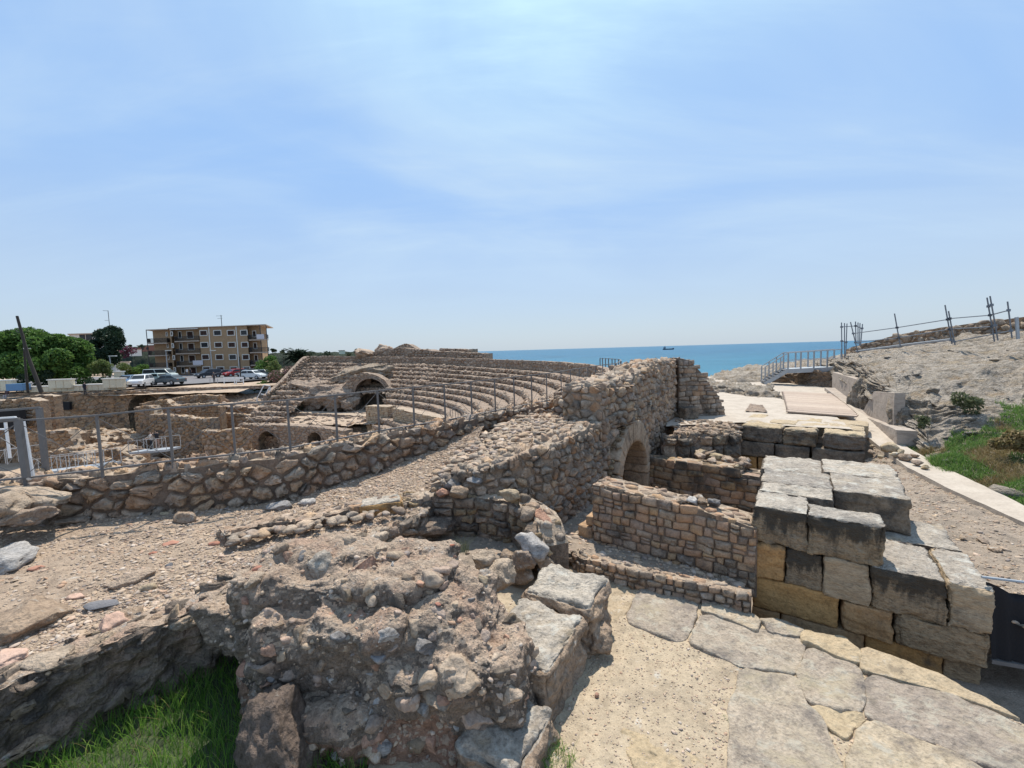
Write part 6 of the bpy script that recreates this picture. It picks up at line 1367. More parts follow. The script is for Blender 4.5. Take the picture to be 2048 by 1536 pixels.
# the apartment block, in its own frame: s along the front, n towards the camera
def seg(a, b):
    d = (b - a); d.z = 0; L_ = d.length; d.normalize(); return a, d, Vector((d.y, -d.x, 0)), L_
FA, FD, FN, FL = seg(P(350, 755, d=101), P(501, 755, d=98.5))
ZB, ZT = -3.7, P(430, 654, d=99.5).z
def s_of(u):
    k = P(u, 700, d=1); t, s = np.linalg.solve(np.array([[k.x, -FD.x], [k.y, -FD.y]]), np.array([FA.x, FA.y])); return s
def z_of(v, u=450): return P(u, v, d=99.5).z
ap = empty('apartment_building', FA + FD * FL / 2, 'four storey yellow brick apartment block with balconies at both ends, above the parked cars', 'building')
def fb_(mb, s0, s1, n0, n1, z0, z1):
    V = [tuple(FA + FD * (s + min(0, n) * .58) + FN * n + Vector((0, 0, z - FA.z))) for s in (s0, s1) for n in (n0, n1) for z in (z0, z1)]
    return mb.add(V, [(0, 1, 3, 2), (4, 6, 7, 5), (0, 4, 5, 1), (2, 3, 7, 6), (0, 2, 6, 4), (1, 5, 7, 3)])
sR = s_of(537); sL = s_of(298); s501 = FL; s4 = s_of(401); s343 = s_of(343)
mb = MB(); fb_(mb, s4, s501, -11, 0, ZB, ZT); fb_(mb, 0, s4, -11, -1.3, ZB, ZT); fb_(mb, s343, 0, -11, .0, ZB, ZT - .1); fb_(mb, sL + .9, s343, -10, -1.0, ZB, ZT - .15); fb_(mb, s501, sR - 1.8, -10, -1.3, ZB, ZT); mb.build('wall', M['bwall'], ap)
mb = MB(); fb_(mb, s343 - .1, s501 + .1, -11.2, .35, ZT, ZT + .15); fb_(mb, s501 + .1, sR, -10.5, .3, ZT - .02, ZT + .18); fb_(mb, sL, s343 - .1, -10.5, .3, ZT - .2, ZT + .0); mb.build('roof_slab', M['slabm'], ap)
for u in (421.5, 476): mb = MB(); s = s_of(u); fb_(mb, s - .1, s + .1, .0, .12, ZB, ZT); mb.build('downpipe', M['trim'], ap)
def win(u0, u1, v0, v1, n=0.0, sh=True, uu=450):
    s0, s1, z1, z0 = s_of(u0), s_of(u1), z_of(v0, (u0 + u1) / 2), z_of(v1, (u0 + u1) / 2)
    mb = MB(); t = .16
    fb_(mb, s0, s1, n, n + .09, z1 - t, z1); fb_(mb, s0, s1, n, n + .11, z0, z0 + t); fb_(mb, s0, s0 + t, n, n + .09, z0 + t, z1 - t); fb_(mb, s1 - t, s1, n, n + .09, z0 + t, z1 - t)
    fr_ = mb.build('window', M['trim'], ap)
    m2 = MB(); fb_(m2, s0 + t, s1 - t, n + .005, n + .03, z0 + t, z1 - t); m2.build('pane', M['glass'], fr_)
    if sh:
        m3 = MB(); k = 3; w_ = (s1 - s0 - 2 * t) / k
        for i in range(k): fb_(m3, s0 + t + w_ * i + .03, s0 + t + w_ * (i + 1) - .03, n + .035, n + .07, z0 + t, z1 - t)
        m3.build('shutter', M['shutter'], fr_)
rowsv = [(660, 671.5), (684, 695.5), (708.5, 720), (733, 744)]
for r_i, (v0, v1) in enumerate(rowsv):
    for c_i, (u0, u1) in enumerate([(402.5, 418), (430, 446), (457, 472.5), (483.5, 498)]):
        win(u0, u1, v0, v1, 0, not ((r_i, c_i) in ((0, 1), (0, 3), (1, 0), (2, 2))))
    win(344.5, 349, v0 + 2, v1, .0, r_i != 1); win(355, 362, v0 + 1, v1 + 4, -1.3, False); win(372, 386, v0 + 1, v1 + 5, -1.3, True)
    win(331, 335, v0 + 2, v1, -1.0, False) if r_i < 4 else None
    win(505, 513, v0 + 1, v1 + 3, -1.3, True)
def balcony(u0, u1, v, n0, dep, banner=None):
    s0, s1, z = s_of(u0), s_of(u1), z_of(v, (u0 + u1) / 2); mb = MB(); fb_(mb, s0, s1, n0, n0 + dep, z - .25, z); b = mb.build('balcony', M['slabm'], ap)
    mb = MB(); n1 = n0 + dep - .05
    fb_(mb, s0, s1, n1 - .05, n1, z + 1.0, z + 1.06)
    k = max(4, int((s1 - s0) / .16))
    for i in range(k + 1): s = s0 + (s1 - s0) * i / k; fb_(mb, s - .02, s + .02, n1 - .04, n1, z, z + 1.0)
    for sd in (s0 + .02, s1 - .02): fb_(mb, sd - .02, sd + .02, n0, n1, z + .1, z + 1.03)
    mb.build('balcony_railing', M['iron'], b)
    if banner: mb = MB(); a_, b_ = s_of(banner[0]), s_of(banner[1]); fb_(mb, a_, b_, n1 + .02, n1 + .05, z + .05, z + 1.1); mb.build('banner', M['banner'], b)
for i, v in enumerate((681, 706, 731)):
    balcony(352, 401, v, -1.3, 1.5, (385, 405) if i == 2 else None); balcony(299, 338, v + 4, -1.0, 1.4); balcony(501, 537, v - 2, -1.3, 1.6, (517, 532) if i == 0 else None)
for u, n in ((298.5, .35), (536.5, .2), (524, .2)): mb = MB(); s = s_of(u); fb_(mb, s - .06, s + .06, n - .1, n, ZB, ZT - .05); mb.build('corner_post', M['iron'], ap)
mb = MB(); fb_(mb, 0, s4, .1, .35, z_of(656), z_of(654.5)); mb.build('awning_box', M['trim'], ap)
q = Vector(FA + FD * s_of(427) + FN * -3); an = MB(); an.tube([(q.x, q.y, ZT), (q.x, q.y, ZT + 3)], .07, 5).bar((q.x - 1.2, q.y, ZT + 2.8), (q.x + .3, q.y, ZT + 2.8), .05).bar((q.x - .9, q.y, ZT + 2.2), (q.x + .3, q.y, ZT + 2.2), .05); an.build('antenna', M['iron'], ap)
# white block behind the pine, and houses on the hill
def house(name, lab, u0, u1, vT, vB, d, mat, dep=12, wins=(), roof=None, rh=0, ant=None):
    a, b = P(u0, vB, d=d), P(u1, vB, d=d); zt, zb = P((u0 + u1) / 2, vT, d=d).z, P((u0 + u1) / 2, vB, d=d).z
    o = empty(name, (a + b) / 2, lab, 'building'); w_ = (b.x - a.x)
    sk = dep * b.x / d
    MB().prism([(a.x, d), (b.x, d), (b.x + sk, d + dep), (a.x + sk, d + dep)], zb, zt).build('wall', M[mat], o)
    MB().prism([(a.x - .5, d - .5), (b.x + .4, d - .5), (b.x + sk + .4, d + dep), (a.x + sk - .5, d + dep)], zt + .003, zt + .3).build('roof', M[roof or 'slabm'], o)
    for (wu, wv, ww, wh) in wins:
        q = P(wu, wv, d=d); f = MB().box((q.x, d - .03, q.z), (ww, .05, wh)).build('window', M['shutter'], o); MB().box((q.x, d - .09, q.z), (ww * .8, .02, wh * .8)).build('pane', M['glass'], f)
    if ant: q = P(ant[0], ant[1], d=d + 2); MB().tube([(q.x, q.y, zt), tuple(q)], .08, 5).bar((q.x - 1.6, q.y, q.z), (q.x, q.y, q.z - .1), .1).bar((q.x - 1.3, q.y, q.z - 3), (q.x, q.y, q.z - 3), .08).build('antenna', M['iron'], o)
    return o
house('apartment_building', 'white apartment block half hidden behind the dark pine at the left', 150, 238, 668, 745, 128, 'bwhite', wins=[(165, 676, .8, 1), (178, 674, .9, 1), (158, 700, .8, 1), (170, 700, .8, 1), (240, 700, .3, 1)], ant=None)
house('stair_tower', 'upper storey of the white block with flat roof and tall antenna, behind the pine', 205, 240, 659, 700, 132, 'bwhite', ant=(216, 621))
house('white_annex', 'low white house right of the dark pine', 232, 262, 725, 750, 118, 'bwhite', wins=[(246, 736, .7, .9)])
house('hill_house', 'long reddish house on top of the wooded hill', 276, 310, 691, 703, 360, 'rooft', wins=[(285, 697, 1, 1), (295, 697, 1, 1)])
house('hill_house', 'pale house on the hill below the reddish one', 258, 284, 699, 712, 330, 'bwhite', roof='rooft')
house('hill_house', 'small villa among far pines left of the seating ridge', 678, 690, 701, 708, 420, 'cream', roof='rooft')
# cream promenade walls
def cw2(lab, u0, u1, v0, v1, d, th=.6):
    a, b = P(u0, v1, d=d), P(u1, v1, d=d); zt, zb = P((u0 + u1) / 2, v0, d=d).z, P((u0 + u1) / 2, v1, d=d).z
    o = empty('promenade_wall', (a + b) / 2, lab, 'wall')
    MB().box(((a.x + b.x) / 2, d + th / 2, (zt + zb) / 2 - .02), ((b.x - a.x) / 2, th / 2, (zt - zb) / 2)).build('panel', M['cream'], o)
    MB().box(((a.x + b.x) / 2, d + th / 2, zt + .05), ((b.x - a.x) / 2 + .1, th / 2 + .1, .07)).build('coping', M['trim'], o)
    nvb = int((b.x - a.x) / .8)
    mb = MB()
    for i in range(1, nvb): mb.box((a.x + (b.x - a.x) * i / nvb, d - .02, (zt + zb) / 2), (.04, .03, (zt - zb) / 2 - .06))
    if nvb > 1: mb.build('rib', M['cream'], o)
cw2('cream promenade wall panel at the left edge, beside a blue box', -60, 25, 762, 782, 57.5); cw2('low cream promenade base wall running behind the two leaning poles', 48, 172, 773, 783, 57.6); cw2('cream promenade wall panel right of the leaning poles', 97, 142, 760, 776, 57.2)
cw2('cream promenade wall panel beside the parked cars', 206, 245, 758, 775, 57.2); cw2('low cream base wall right of the dark standing person', 172, 245, 769, 780, 57.8); cw2('small cream gate pillar behind the promenade wall', 229, 243, 744, 760, 64); cw2('small cream pillar between the green trees', 165, 175, 751, 765, 70)
bx = MB().box(tuple(P(37, 774, d=57) ), (1.1, .5, .45)).build('blue_container', M['bluebox'], label='blue container beside the cream wall panel at the left edge', cat='container')
# stone edge of the car park
wall('parking_kerb_wall', 'long low rubble wall along the edge of the car park', 'wall', [(-75, 57.6), (-50, 58), (-33.5, 60.5)], -4.4, [(0, -3.95), (1, -3.9)], .6, face=('r', .6, .3), mats=('caveastone',), core='cavea', budget=60, proud=.04, gap=.05, res=.5, seed=150)
tp_, _ = patch('terrace_strip', [[(-90, 55.5, -4.35), (-36.5, 57.0, -4.5)], [(-90, 64, -3.75), (-36.5, 66, -3.8)]], None, 8, 60, 'dirt', amp=.1, f=.6, seed=151)
# poles
pp = empty('leaning_pole', P(83, 783, d=53), 'thick dark leaning pole with a cable, left of the green trees', 'pole'); MB().tube([P(83, 785, d=53), P(56, 712, d=53), P(34, 632, d=53)], .22, 8, .13).build('pole', M['brownpole'], pp)
MB().tube([P(38, 660, d=53), P(20, 660, d=53), P(-60, 672, d=53)], .03, 5).build('cable', M['iron'], pp); MB().tube([P(36, 656, d=53), P(31, 661, d=53), P(38, 665, d=53)], .05, 5).build('bracket', M['iron'], pp)
pp = empty('thin_pole', P(56, 783, d=53.5), 'thinner upright pole crossing the thick leaning pole', 'pole'); MB().tube([P(56, 785, d=53.5), P(50, 725, d=53.5), P(47, 668, d=53.5)], .14, 8, .09).build('pole', M['brownpole'], pp); MB().bar(P(47, 697, d=53.4), P(61, 697, d=53.4), .1).build('crossarm', M['trim'], pp)
def lamp(lab, u, vT, vB, d, mat='galv', head=1):
    o = empty('street_lamp', P(u, vB, d=d), lab, 'street lamp', 'street lamps of the car park'); a, b = P(u, vB, d=d), P(u, vT, d=d); b.x = a.x
    MB().tube([a, b], .11, 6, .07).build('pole', M[mat], o)
    if head: MB().box((b.x + .5 * head, b.y, b.z), (.55, .18, .08)).build('lamp_head', M['trim'], o)
lamp('street lamp beside the dark pine', 223, 712, 752, 68); lamp('street lamp in front of the left balconies of the brick block', 336, 701, 750, 92); lamp('street lamp in front of the window rows of the brick block', 425, 701, 750, 93)
o = empty('brown_pole', P(481, 766, d=66), 'slim brown pole standing before the red car', 'pole'); MB().tube([P(482, 767, d=66), P(479, 713, d=66)], .09, 6).build('pole', M['brownpole'], o)
for i, (u, v0, v1) in enumerate([(420, 757, 764), (435, 757, 764)]): MB().tube([P(u, v1 + 3, d=64), P(u, v0, d=64)], .04, 5).build('bollard', M['galv'], label='thin bollard on the car park, %s one' % ('left', 'right')[i], cat='bollard')
# white barrier tables near the hatchback
for i, (u, w_) in enumerate([(459, 10), (480, 7)]):
    a = P(u, 768, d=64); mb = MB()
    for x in (-w_ / 13, w_ / 13): mb.bar((a.x + x, a.y, a.z), (a.x + x, a.y, a.z + .9), .1)
    mb.bar((a.x - w_ / 12, a.y, a.z + .9), (a.x + w_ / 12, a.y, a.z + .9), .08, .3).bar((a.x - w_ / 12, a.y, a.z + .4), (a.x + w_ / 12, a.y, a.z + .4), .06, .1)
    mb.build('white_barrier', M['white'], label='white barrier %s of the brown pole' % ('left', 'right')[i], cat='barrier')
# ---------------------------------------------------------------- cars
def car(lab, u, v, d, az, col, kind='sedan', L_=4.4, cat='car'):
    """az: heading in degrees from +X"""
    cm_ = M.setdefault('car%s' % str(col), plain('car_paint', col, rough=.25, spec=.6, var=.02)); q = P(u, v, d=d); q.z = -3.6
    o = empty('parked_car' if cat == 'car' else 'parked_van', q, lab, cat, 'vehicles in the car park', math.radians(az)); W_ = .88 if kind != 'van' else .98; h = L_ / 2
    if kind == 'sedan': lo = [(-h, .35), (-h, .85), (-h * .93, .98), (h * .55, .92), (h * .93, .78), (h, .6), (h, .35)]; hi = [(-h * .86, .95), (-h * .5, 1.40), (h * .12, 1.44), (h * .5, .92)]
    elif kind == 'hatch': lo = [(-h, .35), (-h, .9), (-h * .95, 1.0), (h * .6, .95), (h * .94, .8), (h, .6), (h, .35)]; hi = [(-h * .97, .98), (-h * .78, 1.5), (h * .12, 1.52), (h * .55, .95)]
    elif kind == 'suv': lo = [(-h, .4), (-h, 1.0), (-h * .96, 1.08), (h * .6, 1.05), (h * .94, .92), (h, .7), (h, .4)]; hi = [(-h * .97, 1.06), (-h * .85, 1.66), (h * .15, 1.68), (h * .55, 1.05)]
    else: lo = [(-h, .4), (-h, 1.1), (-h, 1.2), (h * .7, 1.15), (h * .95, 1.0), (h, .7), (h, .4)]; hi = [(-h, 1.18), (-h * .97, 1.95), (h * .5, 1.95), (h * .82, 1.15)]
    def ext(poly, w0, w1=None, zt=None):
        w1 = w1 if w1 is not None else w0; zs = [p[1] for p in poly]; z0, z1 = min(zs), max(zs); V = []
        for sg in (-1, 1):
            for x, z in poly: V.append((x, sg * (w0 + (w1 - w0) * (z - z0) / max(.01, z1 - z0)), z))
        k = len(poly); return V, [tuple(range(k))[::-1], tuple(range(k, 2 * k))] + [(i, (i + 1) % k, k + (i + 1) % k, k + i) for i in range(k)]
    def bev(ob, w_=.05):
        b_ = ob.modifiers.new('b', 'BEVEL'); b_.width = w_; b_.segments = 2; return ob
    V, F = ext(lo, W_ * .98, W_ * .96); b = mesh('body', V, F, cm_, o, local=True); bev(b, .07)
    V, F = ext(hi, W_ * .93, W_ * .74); bev(mesh('cabin', V, F, cm_, o, local=True), .06)
    zl, zh = hi[0][1] + .06, hi[1][1] - .08
    def lerp2(a, b_, z): t = (z - a[1]) / (b_[1] - a[1]); return a[0] + (b_[0] - a[0]) * t
    wn_ = MB(); xa, xb = lerp2(hi[0], hi[1], zl) + .12, lerp2(hi[0], hi[1], zh) + .12; xc, xd = lerp2(hi[3], hi[2], zh) - .1, lerp2(hi[3], hi[2], zl) - .12
    wz = lambda z: W_ * (.93 + (.74 - .93) * (z - hi[0][1]) / (hi[1][1] - hi[0][1])) + .012
    for sg in (-1, 1):
        for f0, f1 in ((0, .48), (.52, 1)):
            A_, B_ = xa + (xd - xa) * f0, xa + (xd - xa) * f1; C_, D2 = xb + (xc - xb) * f1, xb + (xc - xb) * f0
            V = [(A_, sg * wz(zl), zl), (B_, sg * wz(zl), zl), (C_, sg * wz(zh), zh), (D2, sg * wz(zh), zh)]; mesh('side_window', V, [(0, 1, 2, 3)], M['glass'], o, local=True)
    for nm, p0, p1, sx in (('windscreen', hi[3], hi[2], .015), ('rear_window', hi[0], hi[1], -.015)):
        V = [(lerp2(p0, p1, z) + sx, y * wz(z) * .9, z) for z, y in ((zl, -1), (zl, 1), (zh, 1), (zh, -1))]; mesh(nm, V, [(0, 1, 2, 3)], M['glass'], o, local=True)
    for sx in (-1, 1):
        for sy in (-1, 1):
            k = 14; V = [(sx * h * .62 + .33 * math.cos(6.283 * i / k), sy * W_ * e_, .33 + .33 * math.sin(6.283 * i / k)) for e_ in (.78, 1.0) for i in range(k)]
            wl = mesh('wheel', V, [tuple(range(k)), tuple(range(2 * k - 1, k - 1, -1))] + [(i, k + i, k + (i + 1) % k, (i + 1) % k) for i in range(k)], M['iron'], o, local=True)
            V = [(sx * h * .62 + .19 * math.cos(6.283 * i / k), sy * W_ * 1.012, .33 + .19 * math.sin(6.283 * i / k)) for i in range(k)]; mesh('rim', V, [tuple(range(k))], M['galv'], wl, local=True)
    for sy in (-1, 1):
        MB().box((h - .03, sy * W_ * .72, lo[-2][1] + .05), (.05, .17, .08)).build('headlight', M['trim'], o, local=True); MB().box((-h + .02, sy * W_ * .78, lo[1][1] - .08), (.04, .12, .08)).build('tail_light', M['rooft'], o, local=True)
    return o
WHT, DRK, BLU = (.62, .62, .62), (.035, .04, .05), (.10, .16, .24)
car('white van-like car nearest the cream promenade wall, facing the camera', 283, 771, 60.5, -68, WHT, 'suv', 4.4); car('blue car half hidden behind the white one', 256, 768, 64.5, -75, BLU, 'hatch', 4.1)
car('dark slate sedan parked side-on in front of the long van', 337, 768, 63.5, 172, (.06, .085, .10), 'sedan', 4.6); car('pale green estate car behind the dark sedan', 308, 764, 70, 165, (.28, .36, .34), 'hatch', 4.4)
car('long white van with dark windows behind the sedan', 322, 758, 82, 2, (.50, .55, .53), 'van', 5.4, 'van'); car('black car beneath the left balconies, first of the row by the brick block', 418, 759, 82, -115, DRK, 'suv', 4.3)
car('dark sedan between the black car and the red car', 447, 757, 84, -120, (.04, .045, .055), 'sedan', 4.4); car('red hatchback parked before the brick block', 470, 756, 84, -118, (.32, .03, .03), 'hatch', 4.0)
car('dark hatchback right of the red hatchback', 497, 757, 82, -120, (.03, .035, .04), 'hatch', 4.0); car('white hatchback parked beside the oleander bush', 508, 762, 72, -10, (.60, .62, .62), 'hatch', 4.0); car('grey car half hidden behind the oleander bush', 533, 762, 74, -10, (.20, .22, .24), 'hatch', 4.0)
# ---------------------------------------------------------------- trees
def tree(name, lab, u, vtop, vbot, d, wpx, mat, n=7000, leaf=.16, trunk=.2, cat='tree', group='trees around the car park', squash=None, lob=14, zb=None, tm='brownpole'):
    tp_ = P(u, vtop, d=d); bt = P(u, vbot, d=d); zb_ = zb if zb is not None else bt.z; r = wpx * d / 860 / 2; Hc = (tp_.z - bt.z)
    o = empty(name, (bt.x, bt.y, zb_), lab, cat, group)
    c = np.array([bt.x, bt.y, (tp_.z + bt.z) / 2]); sq = Hc / 2 / r if squash is None else squash
    L_ = rng.normal(size=(lob, 3)); L_ /= np.linalg.norm(L_, axis=1)[:, None]; L_ *= rng.uniform(.45, .8, (lob, 1)); L_[0] = (0, 0, .62); lr = rng.uniform(.26, .46, lob)
    k = rng.integers(lob, size=n); dd = rng.normal(size=(n, 3)); dd /= np.linalg.norm(dd, axis=1)[:, None]; dd[:, 2] = np.abs(dd[:, 2]) * np.where(rng.uniform(size=n) < .75, 1, -1)
    p = (L_[k] + dd * (lr[k] * rng.uniform(.55, 1.08, n))[:, None]) * r * [1, 1, sq] + c
    p = p[fbm(p, 1.6 / r * 2, 3, int(rng.integers(90))) > -.5]; leaves('crown', p, leaf, mat, o)
    mb = MB(); mb.tube([(bt.x, bt.y, zb_ - .3), (bt.x + .1, bt.y, (zb_ + c[2]) / 2), (bt.x, bt.y, c[2])], trunk, 8, trunk * .5)
    for q in L_[:6]: e_ = q * r * [1, 1, sq] * .9 + c; mb.tube([(bt.x, bt.y, c[2] - Hc * .3), tuple(e_)], trunk * .4, 5, trunk * .12)
    mb.build('trunk', M[tm], o); return o
tree('broadleaf_tree', 'big bushy green tree at the left edge behind the poles', 34, 660, 768, 66, 140, 'leaf', 30000, .24, zb=-3.7); tree('broadleaf_tree', 'big bright green tree right of the leaning poles', 124, 664, 770, 64, 112, 'leaf', 30000, .24, zb=-3.7)
tree('broadleaf_tree', 'darker green tree filling the gap between the two big green trees', 76, 676, 768, 69, 100, 'leaf', 20000, .24, zb=-3.7); tree('pine_tree', 'tall dark pine in front of the white apartment block', 218, 657, 738, 88, 76, 'leaf_dark', 22000, .24, zb=-3.7)
tree('small_tree', 'small round tree beside the street lamp', 205, 716, 755, 66, 42, 'leaf_light', 5000, .12, .1, zb=-3.7); tree('small_tree', 'small dark green tree left of the street lamp tree', 180, 722, 758, 68, 36, 'leaf', 4000, .12, .1, zb=-3.7)
tree('tree_clump', 'green treetops behind the small white house', 275, 735, 762, 120, 60, 'leaf', 4000, .3, zb=-3.7); tree('small_tree', 'light green tree right of the brick block', 540, 712, 762, 80, 46, 'leaf', 6000, .15, .1, zb=-3.8)
tree('small_tree', 'yellow green shrub in front of the light green tree', 548, 722, 766, 74, 36, 'leaf_light', 4000, .12, .08, zb=-3.8)
for i, (u, v, d, w_, lb) in enumerate([(545, 698, 240, 14, 'round far pine right of the brick block'), (566, 700, 240, 10, 'small far pine left of the palm'), (655, 703, 240, 40, 'broad umbrella pine above the sloping wall'), (625, 704, 240, 26, 'umbrella pine between the palm and the broad pine'), (713, 699, 230, 10, 'lone umbrella pine left of the ridge crag'), (697, 705, 240, 14, 'low far pine below the lone umbrella pine'), (268, 696, 340, 16, 'far pine left of the reddish hill house'), (284, 689, 350, 12, 'pine crown rising over the reddish hill house'), (262, 690, 330, 10, 'small far pine at the edge of the tall dark pine')]):
    tree('umbrella_pine', lb, u, v, v + (w_ * .42 + 3), d, w_, 'leaf_hill' if i % 2 else 'leaf_dark', 900, .5, .2, group='far pines on the coast', lob=7, zb=P(u, v, d=d).z - 8)
bush('oleander_bush', 'pink flowering oleander left of the sloping stair wall', P(568, 755, d=66), 2.3, 7000, 'flower', group=None, leaf=.11); bush('oleander_bush', 'smaller pink oleander beside the white hatchback', P(540, 764, d=65), 1.1, 2200, 'flower', leaf=.1)
bush('hedge', 'low green hedge along the edge of the car park right of the brown pole', P(520, 770, d=64), 1.3, 2500, 'leaf', leaf=.1)
bush('bougainvillea', 'magenta bougainvillea at the right side of the dark pine', P(252, 700, d=95), 1.9, 2200, 'magenta' if 'magenta' in M else 'flower', leaf=.14)
bush('bush', 'sandy coloured bushes and palms below the hillside, left of the brick block', P(262, 738, d=110), 2.6, 3000, 'leaf_light', leaf=.2)
bush('bush', 'green bushes filling the foot of the hill left of the brick block', P(288, 742, d=112), 3.2, 4000, 'leaf', leaf=.2)
bush('bush', 'dark shrubs behind the cream promenade base wall', P(70, 762, d=60), 2.2, 4000, 'leaf_dark', leaf=.12)
bush('bush', 'dark shrubs behind the cream walls beside the standing person', P(190, 762, d=62), 1.8, 3000, 'leaf_dark', leaf=.12)
# palm
pm = empty('palm_tree', P(596, 760, d=84), 'dense dark green palm left of the sloping wall, against the sky', 'palm tree')
pc = P(597, 715, d=84); MB().tube([(pc.x, pc.y, -6), (pc.x, pc.y, pc.z)], .3, 8).build('trunk', M['brownpole'], pm)
V, F = [], []
for k in range(110):
    a = rng.uniform(0, 6.283); el = rng.uniform(-.3, 1.5); Lf = rng.uniform(2.1, 2.8); pr = None; dirh = np.array([math.cos(a), math.sin(a), 0])
    for s_ in range(14):
        t = (s_ + 1) / 14; q = np.array(tuple(pc)) + dirh * Lf * t * math.cos(el * (1 - .5 * t)) + np.array([0, 0, Lf * (t * math.sin(el) - .32 * t * t)])
        for sg in (-1, 1):
            sd_ = np.array([-dirh[1], dirh[0], 0]) * sg; tip = q + sd_ * .55 * (1 - .5 * t) + dirh * .35 + np.array([0, 0, .12]); n = len(V)
            V += [tuple(q), tuple(q + dirh * .32), tuple(tip)]; F.append((n, n + 1, n + 2))
mesh('fronds', V, F, M['leaf_dark'], pm)
q_ = rng.normal(size=(1500, 3)); q_ = q_ / np.linalg.norm(q_, axis=1)[:, None] * rng.uniform(.3, 1.7, (1500, 1)) * [1, 1, .8] + np.array(tuple(pc)) + [0, 0, .2]; leaves('inner_fronds', q_, .28, 'leaf_dark', pm)
# ---------------------------------------------------------------- people
def person(lab, pt, az, mats, pose='stand', s=1.0):
    sk, sh_, top_, bot_ = [M.setdefault('p' + str(c), plain('clothing', c, rough=.9)) for c in mats]
    hz = .93
    J = {0: (0, 0, .93, .13), 1: (0, 0, 1.15, .13), 2: (0, 0, 1.36, .14), 3: (0, .0, 1.5, .055), 4: (0, .02, 1.62, .085), 5: (0, .02, 1.72, .075), 6: (.17, 0, 1.40, .06), 7: (-.17, 0, 1.40, .06),
         8: (.1, 0, .88, .09), 9: (-.1, 0, .88, .09), 10: (.11, .02, .48, .06), 11: (-.11, .02, .48, .06), 12: (.11, 0, .08, .045), 13: (-.11, 0, .08, .045), 14: (.11, .15, .04, .035), 15: (-.11, .15, .04, .035)}
    arm = {'stand': ((.24, 0, 1.12), (.24, .08, .86)), 'photo': ((.27, .18, 1.25), (.1, .32, 1.52)), 'lean': ((.24, .2, 1.15), (.16, .42, 1.05))}.get(pose, ((.24, 0, 1.12), (.22, .1, .9)))
    J[16] = (*arm[0], .042); J[17] = (*arm[1], .035); J[18] = (-arm[0][0], arm[0][1], arm[0][2], .042); J[19] = (-arm[1][0], arm[1][1], arm[1][2], .035)
    if pose == 'sit':
        for k, v in {10: (.12, .42, .9, .065), 11: (-.12, .42, .9, .065), 12: (.12, .45, .5, .045), 13: (-.12, .45, .5, .045), 14: (.12, .58, .46, .035), 15: (-.12, .58, .46, .035)}.items(): J[k] = v
    E = [(0, 1), (1, 2), (2, 3), (3, 4), (4, 5), (2, 6), (2, 7), (0, 8), (0, 9), (8, 10), (9, 11), (10, 12), (11, 13), (12, 14), (13, 15), (6, 16), (16, 17), (7, 18), (18, 19)]
    me = bpy.data.meshes.new('person'); me.from_pydata([J[i][:3] for i in range(20)], E, []); ob = bpy.data.objects.new('tmp', me); C.objects.link(ob)
    md = ob.modifiers.new('s', 'SKIN'); 
    for i in range(20): me.skin_vertices[0].data[i].radius = (J[i][3], J[i][3] * .85)
    me.skin_vertices[0].data[0].use_root = True; ob.modifiers.new('u', 'SUBSURF').levels = 1
    dg = bpy.context.evaluated_depsgraph_get(); e = ob.evaluated_get(dg); m2 = bpy.data.meshes.new_from_object(e); bpy.data.objects.remove(ob)
    for x in (sk, sh_, top_, bot_): m2.materials.append(x)
    for f in m2.polygons:
        c = f.center; f.material_index = (1 if (c.z > 1.66 or (c.z > 1.56 and c.y < -.01)) else 0) if c.z > 1.46 else 2 if (c.z > .95 and abs(c.x) < .25 and c.y < .25) else 0 if (c.z > .8 and abs(c.x) > .19) or (c.z > .9 and c.y > .25) else 3
        f.use_smooth = True
    o = bpy.data.objects.new('person', m2); C.objects.link(o); o.location = pt; o.rotation_euler.z = az; o.scale = (s, s, s); return tag(o, lab, 'person')
SK = (.42, .27, .2)
wb = P(312, 902, d=37).z
person('visitor in black raising both hands to take a photograph on the white platform', Vector((P(316, 900, d=37.6).x, 37.6, wb)), 1.2, (SK, (.02, .015, .01), (.02, .02, .025), (.35, .22, .17)), 'photo')
person('visitor in a pale top leaning on the rail of the white platform', Vector((P(304, 900, d=37.6).x, 37.6, wb)), 2.6, (SK, (.04, .03, .02), (.55, .48, .42), (.03, .03, .035)), 'lean', .95)
person('dark clothed person standing beside the cream promenade wall', Vector((P(170, 783, d=56.5).x, 56.5, -4.3)), 0, (SK, (.02, .02, .02), (.02, .02, .03), (.03, .03, .04)))
person('person with light clothes sitting against the cream wall at the left edge', Vector((P(14, 783, d=56.8).x, 56.8, -4.9)), 3.4, (SK, (.03, .02, .02), (.1, .06, .06), (.3, .3, .35)), 'sit')
person('person in white in front of the brick block, left of two', Vector((P(375, 756, d=92).x, 92, -3.6)), 0, (SK, (.02, .02, .02), (.6, .6, .6), (.1, .1, .12))); person('person in dark clothes in front of the brick block, right of two', Vector((P(382, 756, d=93).x, 93, -3.6)), 0, (SK, (.02, .02, .02), (.04, .04, .05), (.05, .05, .06)))
person('walker crossing the car park below the black car', Vector((P(429, 767, d=63.5).x, 63.5, -3.6)), 1.5, (SK, (.02, .02, .02), (.05, .05, .06), (.04, .04, .05)))
# ---------------------------------------------------------------- white stair by the stair wall
ws = empty('white_stair', P(525, 795, d=57), 'small white metal stair frame beside the sloping stair wall', 'stair')
for a, b in (((514, 797), (528, 770)), ((526, 799), (540, 772)), ((528, 770), (540, 772)), ((514, 797), (514, 803)), ((540, 772), (540, 782)), ((522, 788), (534, 790))): MB().bar(P(*a, d=57), P(*b, d=57), .1).build('bar', M['white'], ws)
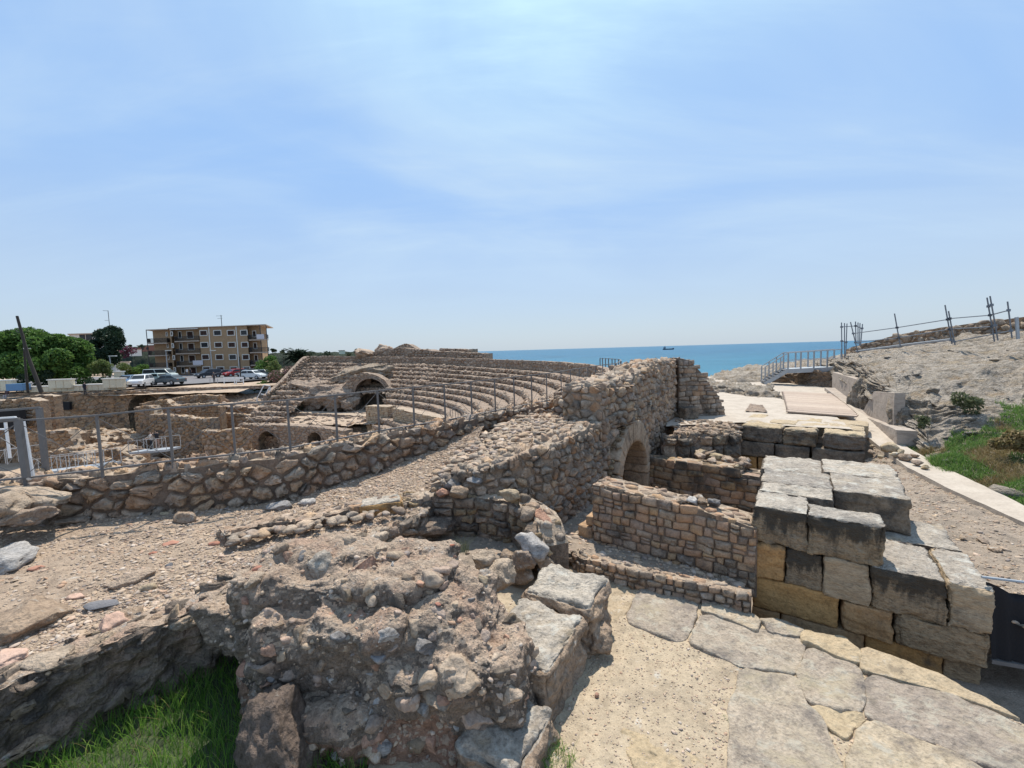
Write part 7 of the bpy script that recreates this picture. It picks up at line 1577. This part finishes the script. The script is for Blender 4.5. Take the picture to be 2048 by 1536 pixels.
# ---------------------------------------------------------------- ship and wake
sh = empty('cargo_ship', P(1337, 697, d=2400), 'small cargo ship far out on the sea near the horizon', 'ship')
q = P(1337, 696.5, d=2400); q.z = -22; Lp = 22 * 2400 / 860 / 2; M['hull'] = plain('ship_hull_blue_grey', (.05, .07, .10), .7); M['ship2'] = plain('ship_superstructure', (.16, .20, .25), .7)
V = [(-Lp, -4, 0), (Lp * .9, -4, 0), (Lp, 0, 7.5), (-Lp, -4.5, 5), (Lp * .85, -4.5, 5.2), (-Lp, 4, 0), (Lp * .9, 4, 0), (-Lp, 4.5, 5), (Lp * .85, 4.5, 5.2), (-Lp * .95, 0, 6)]
V = [(x + q.x, y + q.y, z + q.z) for x, y, z in V]
mesh('hull', V, [(0, 1, 4, 3), (1, 2, 4), (5, 7, 8, 6), (6, 8, 2), (3, 4, 8, 7), (4, 2, 8), (0, 3, 7, 5), (1, 6, 2)], M['hull'], sh)
MB().box((q.x - Lp * .72, q.y, q.z + 9), (5.5, 4, 5)).build('bridge_house', M['ship2'], sh); MB().box((q.x - Lp * .66, q.y, q.z + 16), (2.2, 2, 2.5)).build('funnel', M['ship2'], sh)
MB().box((q.x + Lp * .86, q.y, q.z + 7), (4, 3, 2)).build('forecastle', M['hull'], sh); MB().tube([(q.x - Lp * .6, q.y, q.z + 12), (q.x - Lp * .6, q.y, q.z + 22)], .5, 5).build('mast', M['hull'], sh)
for x in (-.25, .2, .5): MB().box((q.x + Lp * x, q.y, q.z + 6), (Lp * .13, 3.4, .8)).build('hatch', M['ship2'], sh)
a = P(1282, 729, z=-21.94); n = 60; V = []
M['foam'] = plain('sea_foam', (.75, .8, .82), .9)
for i in range(n): t = i / (n - 1); w_ = (math.sin(math.pi * t) ** .6) * (1.0 + .8 * float(fbm(np.array([[t * 9, 0, 0]]), 1, 3, 4)[0])) * 5; V += [(a.x - 12 + 24 * t, a.y - w_, -21.94), (a.x - 12 + 24 * t, a.y + w_, -21.94)]
mesh('boat_wake', V, [(2 * i, 2 * i + 2, 2 * i + 3, 2 * i + 1) for i in range(n - 1)], M['foam'], kind='stuff')
bpy.context.view_layer.update()
